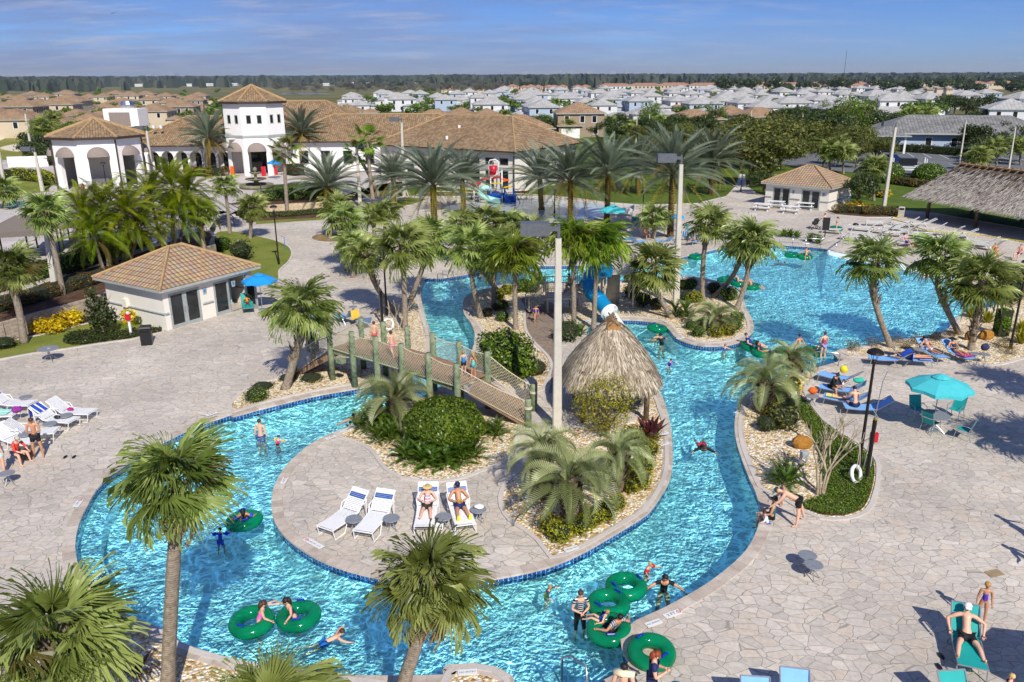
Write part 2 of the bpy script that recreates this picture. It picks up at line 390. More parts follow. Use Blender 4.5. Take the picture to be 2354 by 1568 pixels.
# --- pool shell
b=MB()
def wall_strip(b,loop,z0,z1,mi,flip,us=1.):
 n=len(loop);acc=0.
 for i in range(n):
  p,q=Vector(loop[i]),Vector(loop[(i+1)%n]);L=(q-p).length
  u0,u1=acc,acc+L;acc+=L
  vs=[(p.x,p.y,z0),(q.x,q.y,z0),(q.x,q.y,z1),(p.x,p.y,z1)];uv=[(u0,0),(u1,0),(u1,z1-z0),(u0,z1-z0)]
  if flip:vs,uv=vs[::-1],uv[::-1]
  b.face(vs,mi,uv)
wall_strip(b,outer,PB,-.3,0,True);wall_strip(b,island,PB,-.3,0,False)
b.poly(offset(outer,.05),PB,0);sh=b.build('pool_floor',M_PLASTER,kind='structure')
b=MB();wall_strip(b,outer,-.3,-.03,0,True);wall_strip(b,island,-.3,-.03,0,False);b.build('pool_tile_band',M_TILE,kind='structure')
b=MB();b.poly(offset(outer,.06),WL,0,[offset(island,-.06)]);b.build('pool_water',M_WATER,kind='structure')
# zero-entry beach: the wave pool floor rises to the deck at its back right corner
b=MB();far_edge=[at(x,y).xy for x,y in((1880,571),(1908,574),(1940,582),(2000,591),(2095,609),(2175,632),(2215,648),(2240,660))]
near_edge=[at(x,y).xy for x,y in((1862,610),(1890,650),(1935,690),(2000,722),(2070,740),(2130,740),(2180,722),(2215,700))]
for i in range(7):
 a,c,d,e=far_edge[i],far_edge[i+1],near_edge[i+1],near_edge[i]
 b.quad((a.x,a.y+.5,-1.115 if i==0 else-.004),(e.x,e.y,-1.115),(d.x,d.y,-1.115),(c.x,c.y+.5,-1.115 if i==6 else-.004))
b.build('beach_entry_slope',M_PLASTER,kind='structure')
# --- coping: stone rim, slightly proud, with a rounded nose over the tile
def coping(loop,outward,name,w=.34,z0=.004,ztop=.028,skip=None):
 rows=[offset(loop,-outward*.03),offset(loop,-outward*.03),offset(loop,outward*w),offset(loop,outward*(w+.004))]
 zs=[-.045,ztop,ztop,z0-.02];b=MB();n=len(loop);acc=0.
 for i in range(n):
  j=(i+1)%n;L=(Vector(loop[j])-Vector(loop[i])).length
  if skip and skip(loop[i]):acc+=L;continue
  for k in range(3):
   vs=[(*rows[k][i],zs[k]),(*rows[k][j],zs[k]),(*rows[k+1][j],zs[k+1]),(*rows[k+1][i],zs[k+1])]
   uv=[(acc,0),(acc+L,0),(acc+L,1),(acc,1)]
   if outward>0:vs,uv=vs[::-1],uv[::-1]
   b.face(vs,0,uv)
  acc+=L
 return b.build(name,M_COPING,kind='structure')
coping(outer,1,'pool_coping',skip=lambda p:p[0]>at(1912,575).x and p[1]>at(2190,640).y);coping(island,-1,'island_coping')
# the gap: outer is counter-clockwise, so its right-hand side lies outside the water
# --- planting beds and lawns as sheets, each with a kerb ring
def bed(name,px,m,z=.012,kerb=True,z0=0.,sm=True,kind='structure'):
 p=pts(px,z0)if not isinstance(px[0],Vector)else px
 p=ccw(smooth_loop(p,4)if sm else p)
 b=MB();b.poly(p,z0+z);o=b.build(name,m,kind=kind)
 if kerb:
  q=offset(p,.16);k=MB();n=len(p)
  for i in range(n):
   j=(i+1)%n;h=z0+z+.035
   k.face([(*p[i],h),(*q[i],h),(*q[j],h),(*p[j],h)]);k.face([(*q[i],h),(*q[i],z0-.02),(*q[j],z0-.02),(*q[j],h)]);k.face([(*p[j],h),(*p[j],z0),(*p[i],z0),(*p[i],h)])
  k.build('bed_kerb',M_CONC,kind='structure')
 return p
bed('gravel_bed',[(773,999),(806,988),(840,972),(895,948),(965,924),(1010,900),(1060,925),(1120,960),(1180,968),(1190,990),(1182,1010),(1176,1047),(1139,1067),(1101,1082),(1064,1096),(1014,1104),(964,1103),(926,1097),(899,1084),(879,1064),(866,1044),(846,1027),(813,1012)],M_GRAVEL)
bed('gravel_bed',[(1155,1140),(1162,1118),(1180,1098),(1200,1080),(1215,1055),(1225,1030),(1250,1000),(1300,985),(1350,985),(1440,975),(1468,960),(1480,925),(1486,900),(1501,915),(1512,945),(1520,970),(1526,1005),(1527,1042),(1526,1073),(1520,1100),(1503,1134),(1474,1172),(1440,1194),(1390,1224),(1320,1262),(1268,1280),(1259,1265),(1239,1240),(1214,1220),(1176,1195),(1158,1168)],M_GRAVEL)
bed('gravel_bed',[(540,944),(538,922),(588,884),(638,873),(671,854),(705,846),(760,826),(800,800),(840,770),(863,735),(866,712),(935,690),(955,680),(957,700),(964,722),(975,755),(980,785),(975,808),(950,832),(905,855),(850,872),(813,881),(738,894),(663,910),(588,928)],M_GRAVEL)
bed('gravel_bed',[(1078,706),(1080,690),(1100,678),(1180,660),(1296,658),(1300,676),(1234,682),(1192,687),(1201,710),(1204,755),(1222,785),(1257,822),(1262,850),(1240,895),(1195,902),(1130,872),(1100,840),(1104,800),(1112,765),(1100,745),(1082,726)],M_GRAVEL)
bed('gravel_bed',[(1302,658),(1400,655),(1500,648),(1562,642),(1602,645),(1640,652),(1672,663),(1690,677),(1699,697),(1703,714),(1712,732),(1717,750),(1713,762),(1694,777),(1660,785),(1615,787),(1585,780),(1564,770),(1548,752),(1520,736),(1478,729),(1430,727),(1362,733),(1310,745),(1300,720)],M_GRAVEL)
bed('gravel_bed',[(1934,810),(1950,804),(1995,799),(2070,786),(2148,774),(2188,761),(2206,740),(2224,725),(2248,717),(2288,711),(2304,694),(2290,676),(2330,650),(2400,640),(2480,700),(2480,800),(2400,812),(2353,822),(2285,838),(2200,832),(2100,823),(2000,820),(1955,818)],M_GRAVEL)
bed('gravel_bed',[(1748,896),(1790,880),(1830,868),(1862,858),(1860,877),(1845,893),(1848,907),(1857,924),(1890,967),(1928,995),(1965,1017),(1995,1040),(2011,1062),(2013,1092),(2008,1125),(1996,1160),(1977,1179),(1941,1190),(1886,1189),(1847,1173),(1812,1150),(1765,1128),(1750,1120),(1738,1095),(1724,1062),(1711,1025),(1705,992),(1706,960),(1713,936),(1722,914)],M_GRAVEL)
bed('gravel_bed',[(215,1440),(262,1420),(300,1432),(365,1460),(405,1490),(450,1506),(500,1520),(600,1543),(760,1566),(900,1590),(900,1700),(-60,1750),(100,1590),(150,1530)],M_GRAVEL)
bed('gravel_bed',[(1038,1549),(1050,1543),(1089,1540),(1130,1547),(1156,1566),(1165,1600),(1030,1600)],M_GRAVEL)
for cx_,cy_,rx in((758,547,42),(1008,577,38)):
 bed('tree_ring_bed',[(cx_+rx*math.cos(a),cy_+rx*.24*math.sin(a))for a in[i*PI/8 for i in range(16)]],ground_mat('tree_ring_chips',[c3('6d5a40'),c3('8d7854'),c3('a89066')],2.,14.,1.))
bed('lawn',[(-160,865),(0,826),(75,812),(150,802),(225,790),(300,780),(372,763),(372,745),(330,742),(250,735),(200,745),(100,770),(0,790),(-160,830)],M_GRASS,kerb=True,sm=False)
bed('mulch_bed',[(-160,835),(0,792),(100,772),(200,747),(250,737),(372,740),(372,700),(210,700),(100,740),(0,772),(-160,810)],M_MULCH,.008,False,sm=False)
bed('lawn',[(478,575),(500,535),(540,533),(588,543),(626,552),(658,565),(669,582),(661,602),(640,622),(633,650),(560,640),(500,612)],M_GRASS)
bed('mulch_bed',[(588,510),(668,505),(748,500),(752,478),(668,482),(588,492),(540,505),(545,515)],M_MULCH,.01,False,sm=False)
bed('lawn',[(588,516),(668,510),(745,505),(748,500),(668,504),(588,509)],M_GRASS,.014,False,sm=False)
bed('island_path',[(1192,687),(1234,683),(1285,705),(1345,735),(1338,757),(1300,775),(1290,800),(1292,840),(1288,880),(1262,905),(1266,867),(1254,824),(1223,792),(1207,757),(1201,712)],flagstone('brown_flagstone',2.1,(.30,.235,.19),.02),.008,False)
b=MB();P=[at(x,y).xy for x,y in((278,1075),(248,1097),(220,1127),(200,1162),(183,1197),(172,1238),(172,1275),(186,1315))];C_=at(430,1230).xy # underwater bench along the left bank
for i in range(7):
 p,q=P[i],P[i+1];pi,qi=p+(C_-p).normalized()*.75,q+(C_-q).normalized()*.75
 b.quad((*p,-.5),(*pi,-.5),(*qi,-.5),(*q,-.5));b.quad((*pi,-.5),(*pi,-1.1),(*qi,-1.1),(*qi,-.5))
b.build('pool_bench',M_PLASTER,kind='structure')
b=MB();p,q=at(1440,1534).xy,at(1345,1600).xy;d=Vector((-(q-p).y,(q-p).x)).normalized();d=d if d.x<0 else-d;a=math.atan2((q-p).y,(q-p).x)
for i in range(3):c=(p+q)/2+d*(.2+.38*i);b.box((c.x,c.y,(-1.12-.28*(i+1))/2-.0),((q-p).length+.6,.42,1.12-.28*(i+1)),a)
b.build('pool_steps',M_PLASTER,kind='structure')
# splash pad and its rim, lawn behind it, service paths on the right
b=MB();b.poly(ccw(smooth_loop(pts([(1020,478),(1090,466),(1200,460),(1310,462),(1390,474),(1400,492),(1330,508),(1180,512),(1060,505)]),4)),.01)
t=NT('splash_pad_surface');t.l(t.ramp(t.noise(.4,t.pos('World'),4),[(.3,c3('a9b7b4')),(.7,c3('c2cbc6'))]),t.b.inputs['Base Color']);t.b.inputs['Roughness'].default_value=.25
b.build('splash_pad',t.m,kind='structure')
bed('green_lawn',[(940,452),(1000,440),(1200,446),(1290,452),(1400,466),(1480,472),(1600,468),(1668,452),(1690,430),(1660,412),(1500,400),(1340,405),(1100,415),(930,425)],M_GRASSG,.02,sm=False)
bed('lawn',[(905,480),(950,470),(985,458),(940,454),(900,462)],M_GRASS,.02,sm=False)
bed('green_lawn',[(1718,430),(1740,445),(1790,462),(1850,470),(1900,480),(1960,488),(2060,482),(2150,491),(2250,508),(2353,526),(2560,560),(2560,470),(2353,440),(2100,415),(1990,420),(1900,405),(1740,402)],M_GRASSG,.016,sm=False)
bed('mulch_bed',[(1900,486),(1950,480),(2010,478),(2070,482),(2060,500),(1990,500),(1920,494)],M_MULCH,.03,True,sm=False)
b=MB();b.poly(ccw(pts([(2040,402),(2130,410),(2353,430),(2700,470),(2700,372),(2353,355),(2200,349),(2060,345),(1880,348),(1760,372),(1880,392)])),.03);b.build('parking_lot',M_ASPH,kind='structure')
M_LINE=mat('white_road_paint',(.75,.75,.73),.8)
b=MB()
for i in range(10):
 a,c=at(2085+i*36,352+i*1.6,.05),at(2100+i*40,361+i*2.1,.05);b.beam(a,c,.12,.004)
for i in range(7):
 a,c=at(2120+i*42,377+i*3.4,.05),at(2100+i*40,371+i*3,.05);b.beam(a,c,.12,.004)
b.build('parking_bay_markings',M_LINE,kind='structure')
b=MB();b.poly(ccw(pts([(1668,452),(1690,428),(1700,400),(1712,402),(1716,430),(1740,446),(1700,460)])),.026);b.build('path',M_CONC,kind='structure')
# --- the higher terrace on the left with the clubhouse on it
TZ=1.0
ter=[at(x,y,TZ).xy for x,y in((-400,840),(0,742),(100,714),(212,684),(330,640),(430,585),(490,560),(497,540),(480,528),(495,505),(560,478),(588,474),(668,469),(750,464),(800,446),(870,424),(940,415),(1120,405))]
ter=ter+[Vector((1,140)),Vector((-110,140)),Vector((-110,40))]
b=MB();b.poly(ccw(ter),TZ);b.build('upper_terrace',M_DECK_UP,kind='structure')
b=MB();b.poly([(-110,132),(70,132),(70,138),(-110,138)],.5);
def tsheet(name,px,m,z=.012):return bed(name,px,m,z,False,TZ,False)
tsheet('mulch_bed',[(-200,810),(0,742),(100,715),(212,685),(330,640),(430,586),(488,562),(494,542),(470,530),(440,535),(380,560),(300,590),(180,625),(60,665),(-200,730)],M_MULCH)
tsheet('lawn',[(-300,480),(0,455),(60,448),(112,440),(116,425),(70,400),(0,408),(-300,430)],M_GRASS)
tsheet('mulch_bed',[(588,473),(668,468),(750,463),(745,450),(600,455),(520,470)],M_MULCH)
tsheet('green_lawn',[(625,425),(760,417),(750,440),(700,446),(600,444)],M_GRASSG)
tsheet('white_plaza',[(130,452),(250,470),(330,450),(420,440),(540,430),(700,424),(760,415),(700,402),(560,404),(440,402),(330,410),(250,425),(160,432)],M_CONC,.008)
# golf course behind on the left
b=MB();b.poly(ccw(pts([(-260,420),(0,385),(60,372),(110,368),(90,330),(60,300),(0,290),(-260,300)],.0)),1.03);b.build('golf_fairway',ground_mat('golf_grass',[c3('6b7434'),c3('868544'),c3('a09a58')],.05,4.,.1),kind='structure')
b=MB();b.poly(ccw(smooth_loop(pts([(2,352),(60,340),(95,345),(90,358),(40,362)]),4)),1.06);b.poly(ccw(smooth_loop(pts([(-40,335),(0,325),(12,330),(-20,342)]),4)),1.06)
b.build('sand_bunker',mat('bunker_sand',c3('d8ccb0'),.9),kind='structure')
# retaining walls (in front of the raised beds)
M_BLOCK=wallblock('split_face_block',[c3('b5a695'),c3('a39584')])
M_BLOCKY=wallblock('cream_stone_block',[c3('d5c2a0'),c3('c4ae8c')],.5,.22)
def ret_wall(px,z0,z1,m,label,w=.3):
 P=[at(x,y,z1).xy for x,y in px];b=MB();acc=0.
 for i in range(len(P)-1):
  p,q=P[i],P[i+1];L=(q-p).length;nrm=Vector(((q-p).y,-(q-p).x)).normalized()*w
  if nrm.y>0:nrm=-nrm
  pf,qf=p+nrm,q+nrm
  b.face([(*pf,z0),(*qf,z0),(*qf,z1+.06),(*pf,z1+.06)],0,[(acc,0),(acc+L,0),(acc+L,z1-z0),(acc,z1-z0)])
  b.face([(*pf,z1+.06),(*qf,z1+.06),(*q,z1+.06),(*p,z1+.06)],0,[(acc,0),(acc+L,0),(acc+L,.17),(acc,.17)])
  b.face([(*q,z1-.3),(*p,z1-.3),(*p,z1+.06),(*q,z1+.06)],0,[(acc,0),(acc+L,0),(acc+L,.17),(acc,.17)]);acc+=L
 o=b.build('retaining_wall',m);tag(o,label,'wall');return o
ret_wall([(-400,842),(0,743),(100,715),(212,685),(330,641),(430,586),(488,563),(497,542),(482,529)],-.02,TZ,M_BLOCK,'grey block retaining wall behind the yellow plants and pool house')
ret_wall([(560,478),(588,474.5),(668,469.5),(750,464.5)],-.02,TZ,M_BLOCKY,'cream stone retaining wall below the long clipped hedge')
# wide steps up to the terrace
b=MB()
p0,p1=at(500,528,0).xy,at(568,512,0).xy
back=Vector((-(p1-p0).y,(p1-p0).x)).normalized()
if back.y<0:back=-back
ang=math.atan2((p1-p0).y,(p1-p0).x)
for k in range(5):
 c=(p0+p1)/2+back*(.35+k*.42+1.5);z=.2*(k+1)
 b.box((c.x,c.y,z/2),((p1-p0).length,.44+3.,z),ang)
st=thing('terrace_steps','pale concrete steps with black handrails up to the terrace','steps')
b.build('flight',M_CONC,st)
M_BLACK=mat('black_metal',(.012,.012,.013),.4)
for s_ in(-.48,0,.48):
 c0=(p0+p1)/2+(p1-p0)*s_;r=MB()
 a_,e_=c0-back*.2,c0+back*2.1
 r.tube([(*a_,0.),(*a_,.95),(*e_,1.95),(*e_,1.)],.035,6);r.tube([(*a_,.5),(*e_,1.5)],.025,6);r.build('handrail',M_BLACK,st)
b=MB();b.poly([(-3,99),(150,99),(150,235),(-3,235)],-.03);b.build('outer_lawn',M_GRASSG,kind='structure')
# ================================================================ vegetation
L_SABAL=leafmat('sabal_leaf',[c3('526028'),c3('7e8c42'),c3('aab66a')],.36,.35,.04)
L_WASH=leafmat('fan_palm_leaf',[c3('466016'),c3('6b8a22'),c3('8faa38')],.35,.4,.03)
L_CHIN=leafmat('drooping_fan_leaf',[c3('465c16'),c3('6c8222'),c3('96a43a')],.38,.35,.03)
L_DATE=leafmat('date_palm_leaf',[c3('505a48'),c3('727d68'),c3('9ba58e')],.2,.45,.02)
L_DATEY=leafmat('date_palm_low_leaf',[c3('6a6a24'),c3('8f8530'),c3('b09a3c')],.3,.45)
L_ARECA=leafmat('areca_leaf',[c3('4a5a0c'),c3('728410'),c3('a2a41e')],.4,.35,.02)
L_PINDO=leafmat('pindo_leaf',[c3('646e42'),c3('8c965c'),c3('b2ba86')],.25,.4)
L_HEDGE=leafmat('glossy_hedge_leaf',[c3('2c4410'),c3('4a6618'),c3('7d9430')],.25,.3)
L_YEL=leafmat('yellow_shrub_leaf',[c3('6c7410'),c3('96961a'),c3('b8ac2c')],.35,.4)
L_GOLD=leafmat('golden_leaf',[c3('a08a08'),c3('d0b410'),c3('ecd22c')],.35,.4)
L_CYC=leafmat('fern_leaf',[c3('2e4410'),c3('4a641c'),c3('6d8430')],.25,.35)
L_OLIVE=leafmat('olive_tree_leaf',[c3('3e4420'),c3('5c612c'),c3('80803c')],.3,.45)
L_DARK=leafmat('dark_tree_leaf',[c3('26331a'),c3('3a4824'),c3('525f30')],.25,.4)
L_BRT=leafmat('bright_tree_leaf',[c3('3c5418'),c3('5a7624'),c3('7c9434')],.3,.4)
L_GREY=leafmat('grey_scrub_leaf',[c3('4c4c42'),c3('66645a'),c3('807c70')],.15,.7)
L_RUST=leafmat('rusty_shrub_leaf',[c3('4a3a20'),c3('665028'),c3('7c6c34')],.25,.6)
L_TI=leafmat('maroon_leaf',[c3('3a1824'),c3('5c2834'),c3('6c4030')],.25,.35)
def barkmat(name,cols,ring=26.,sc=8.):
 t=NT(name);p=t.pos();s=t.n('ShaderNodeSeparateXYZ');t.l(p,s.inputs[0])
 w=t.math('SINE',t.math('ADD',t.math('MULTIPLY',s.outputs[2],ring*4.2),t.math('MULTIPLY',t.noise(3.,p,3),5.)))
 f=t.math('ADD',t.math('MULTIPLY',w,.07),t.noise(sc,p,5,rough=.7))
 t.l(t.ramp(f,[(.3,cols[0]),(.55,cols[1]),(.8,cols[2])]),t.b.inputs['Base Color']);t.b.inputs['Roughness'].default_value=.9;t.b.inputs['Specular IOR Level'].default_value=.15
 t.bump(f,.8,.03);return t.m
K_SABAL=barkmat('ringed_palm_bark',[c3('6b6052'),c3('958878'),c3('b5a898')])
K_BOOT=barkmat('palm_boot_husk',[c3('5d4c3c'),c3('94826c'),c3('bcae98')],4.,14.)
K_DATE=barkmat('date_palm_bark',[c3('3c2f20'),c3('6a5438'),c3('8c7450')],8.,12.)
L_DEAD=leafmat('dry_frond',[c3('7c6446'),c3('a08660'),c3('c0aa84')],.2,.8)
K_WOOD=barkmat('grey_tree_bark',[c3('5a5044'),c3('7c7062'),c3('9c9080')],3.,8.)
K_PALE=barkmat('pale_crepe_bark',[c3('8d7f68'),c3('b0a188'),c3('cabda4')],2.,8.)
rnd=random.Random(11)
def leafmesh(parts):
 """parts: list of (verts array n x 3, faces) -> one MB"""
 b=MB()
 for v,f in parts:b.add(v,f)
 return b
def fan_leaf(nseg=26,R_=1.0,pet=.85,costa=.35,droop=.25,spread=2.45,rg=rnd,pw=.02):
 """costapalmate fan leaf along +X; blade folded along its segments, free tips drooping; one connected island per leaf"""
 vs,fs=[],[]
 vs+=[(0,-pw,0),(0,pw,0),(pet,pw*.7,0),(pet,-pw*.7,0)];fs.append((0,1,2,3))
 da=2*spread/nseg
 for i in range(nseg):
  a=-spread+(i+.5)*da;l=R_*(.78+.25*math.cos(a*.55))*rg.uniform(.82,1.12);b0=len(vs);jx,jy=rg.uniform(-.05,.05),rg.uniform(-.05,.05)
  for k,(t,w)in enumerate(((.04,.5),(.45,.46),(.78,.22),(1.0,0.02))):
   r=l*t;hw=(r*math.tan(da/2)if k<2 else l*.5*math.tan(da/2)*(w/.5))*.98
   for s_ in(-1,1):
    x=pet+r*math.cos(a)-s_*hw*math.sin(a);y=r*math.sin(a)+s_*hw*math.cos(a)
    z=-costa*(max(0,x-pet)**2)/R_-droop*R_*max(0,t-.45)**2*(1+rg.uniform(-.5,1.3))*1.6+(.018*s_ if k<3 else 0)-.26*abs(y)**1.3
    vs.append((x+jx*t,y+jy*t,z))
  for k in range(3):fs.append((b0+2*k,b0+2*k+1,b0+2*k+3,b0+2*k+2))
  if i: # the inner halves are webbed together: share the leaf island
   fs.append((b0-8+1,b0,b0+2,b0-8+3))
 fs.append((2,3,4,5))
 return np.array(vs),fs
def orient(v,az,el,roll=0.,base=(0,0,0),s=1.):
 X=Vector((math.cos(el)*math.cos(az),math.cos(el)*math.sin(az),math.sin(el)))
 Y=Vector((-math.sin(az),math.cos(az),0));Z=X.cross(Y)
 M=Matrix((X,Y,Z)).transposed()@Matrix.Rotation(roll,3,'X')
 return(v*s)@np.array(M).T+np.array(base)
def fan_crown(seed,n=34,nseg=22,R_=.92,pet=.75,costa=.35,droop=.3,el0=85,el1=-45,dead=3):
 rg=random.Random(seed);lv=[fan_leaf(nseg,R_,pet,costa*rg.uniform(.6,1.3),droop*rg.uniform(.5,1.6),rg=rg)for _ in range(5)]
 parts=[]
 for i in range(n):
  u=(i+.5)/n;el=math.radians(el0+(el1-el0)*u**.8+rg.uniform(-9,9));az=i*2.39996+rg.uniform(-.25,.25)
  v,f=lv[rg.randrange(5)]
  parts.append((orient(v,az,el,rg.uniform(-.5,.5),(math.cos(az)*.07,math.sin(az)*.07,.25-.35*u),rg.uniform(.82,1.08)*(.8 if u<.12 else 1)),f))
 return leafmesh(parts)
def frond(L=3.,pairs=26,bend=1.1,lw=.035,ll=.42,up=.5,sweep=.7,droop=.25,rg=rnd,rw=.03,first=.14,twist=0.,lm=2):
 """feather frond: rachis leaves the origin along +X and arches down; n pairs of leaflets, one island per frond"""
 vs,fs=[],[];P=[];ang=0.;p=Vector((0,0,0));m=pairs
 for i in range(m+1):
  P.append((p.copy(),ang));ang-=bend/m*(.4+1.2*i/m);p=p+Vector((math.cos(ang),0,math.sin(ang)))*(L/m)
 for i,(q,a)in enumerate(P):
  w=rw*(1-.85*i/m);vs+=[(q.x,-w,q.z),(q.x,w,q.z)]
  if i:fs.append((2*i-2,2*i-1,2*i+1,2*i))
 for i in range(int(first*m),m+1):
  q,a=P[i];t=i/m;l=ll*(math.sin(PI*min(1,max(0,t-first*.6)/(1-first*.6))**.75)*.85+.18)*rg.uniform(.85,1.1)
  T=Vector((math.cos(a),0,math.sin(a)));U=Vector((-math.sin(a),0,math.cos(a)))
  for s_ in(-1,1):
   sw=sweep*(.7+.6*t);D=(T*math.sin(sw)+Vector((0,s_,0))*math.cos(sw)*math.cos(up)+U*math.sin(up)*math.cos(sw)).normalized()
   b0=len(vs);e1=q+D*l*.5;e2=q+D*l+Vector((0,0,-droop*l));W=T*lw
   vs+=[tuple(q-W*.5),tuple(q+W*.5),tuple(e1+W*.6),tuple(e1-W*.6),tuple(e2)]
   fs+=[(b0,b0+1,b0+2,b0+3),(b0+3,b0+2,b0+4),(2*i,b0,b0+1)]
 return np.array(vs),fs
def feather_crown(seed,n=46,L=3.,el0=82,el1=-25,bend=1.0,low=0,base_r=.16,**kw):
 rg=random.Random(seed);lv=[frond(L,bend=bend*rg.uniform(.75,1.25),rg=rg,**kw)for _ in range(6)];parts=[]
 for i in range(n):
  u=(i+.5)/n;el=math.radians(el0+(el1-el0)*u**.85+rg.uniform(-7,7));az=i*2.39996+rg.uniform(-.2,.2)
  v,f=lv[rg.randrange(6)]
  parts.append((orient(v,az,el,rg.uniform(-.35,.35),(math.cos(az)*base_r*u,math.sin(az)*base_r*u,.3-.5*u),rg.uniform(.86,1.08)*(.8 if u<.1 else 1)),f))
 return leafmesh(parts)
def cloud(seed,n,shape,leaf=.12,asp=.5,shell=.55,lump=.25,lf=2.2,flat=0.):
 """a crown of separate leaves spread through a lumpy volume; shape = list of (centre, radii)"""
 rg=np.random.default_rng(seed);out_v=[];out_f=[]
 vol=[r[0]*r[1]*r[2]for c,r in shape];tot=sum(vol);b0=0
 for(c,r),w in zip(shape,vol):
  k=max(8,int(n*w/tot));d=rg.normal(size=(k,3));d/=np.linalg.norm(d,axis=1)[:,None]
  rad=shell+(1-shell)*rg.random(k)**.6
  lm=np.array([1+lump*noise.noise(Vector(q)*lf+Vector((seed*3.1,c[0],c[1])))*1.6 for q in d])
  p=d*rad[:,None]*lm[:,None]*np.array(r)+np.array(c)
  nr=d+rg.normal(size=(k,3))*.55;nr/=np.linalg.norm(nr,axis=1)[:,None]
  t=np.cross(nr,rg.normal(size=(k,3)));t/=np.linalg.norm(t,axis=1)[:,None]+1e-9;s=np.cross(nr,t)
  sz=leaf*(.6+.8*rg.random(k))[:,None]
  q=np.stack([p-t*sz,p+s*sz*asp,p+t*sz,p-s*sz*asp],1).reshape(-1,3)
  out_v.append(q);out_f.append(np.arange(k*4).reshape(-1,4)+b0);b0+=k*4
 b=MB();b.v=[tuple(x)for x in np.concatenate(out_v)];b.f=[tuple(int(i)for i in x)for x in np.concatenate(out_f)];b.m=[0]*len(b.f);return b
def boots(b,z0,z1,r0,r1,n,rg,cut=.28):
 """criss-cross stubs of cut leaf bases"""
 for i in range(n):
  u=i/n;a=i*2.39996;z=z0+(z1-z0)*u;r=r0+(r1-r0)*u
  d=Vector((math.cos(a),math.sin(a),0));s_=Vector((-d.y,d.x,0));o=Vector((0,0,z))+d*r*.8;L=cut*rg.uniform(.7,1.3)
  tip=o+d*L*.55+Vector((0,0,L));w=r*.55
  b.add([o-s_*w,o+s_*w,tip+s_*w*.35,tip-s_*w*.35,o+d*.05+Vector((0,0,-.05))],[(0,1,2,3),(0,4,1)])
  # shared crowns, several of each kind
SAB=[fan_crown(i,27,22,.92,.75,.28,.28,86,-32).mesh('sabal_crown',L_SABAL)for i in range(5)]
SABH=[fan_crown(20+i,27,42,.98,.75,.28,.34,88,-30).mesh('sabal_crown_large',L_SABAL)for i in range(3)]
WAS=[fan_crown(40+i,24,20,.78,1.1,.12,.12,88,-50).mesh('washingtonia_crown',L_WASH)for i in range(2)]
CHI=[fan_crown(50+i,40,26,.85,.8,.4,.65,86,-12).mesh('fountain_palm_crown',L_CHIN)for i in range(3)]
def date_crown(seed):
 b=feather_crown(seed,60,3.7,84,-2,.72,lw=.085,ll=.6,up=.65,sweep=.8,droop=.12,pairs=28,rw=.05)
 return b
DAT=[date_crown(60+i).mesh('date_crown',L_DATE)for i in range(4)]
DATY=feather_crown(70,16,3.1,-5,-48,.8,lw=.05,ll=.42,up=.4,pairs=18).mesh('date_low_fronds',L_DATEY)
PIN=[feather_crown(80+i,34,1.9,78,0,2.0,lw=.038,ll=.46,up=.75,sweep=.6,droop=.05,pairs=30,base_r=.2).mesh('pindo_crown',L_PINDO)for i in range(3)]
ARE=[feather_crown(90+i,46,2.8,86,-24,1.25,lw=.036,ll=.46,up=.4,sweep=.7,droop=.35,pairs=44).mesh('areca_crown',L_ARECA)for i in range(3)]
CYC=[feather_crown(100+i,26,.62,75,8,1.0,lw=.03,ll=.14,up=.3,droop=.1,pairs=12,base_r=.1).mesh('fern_rosette',L_CYC)for i in range(3)]
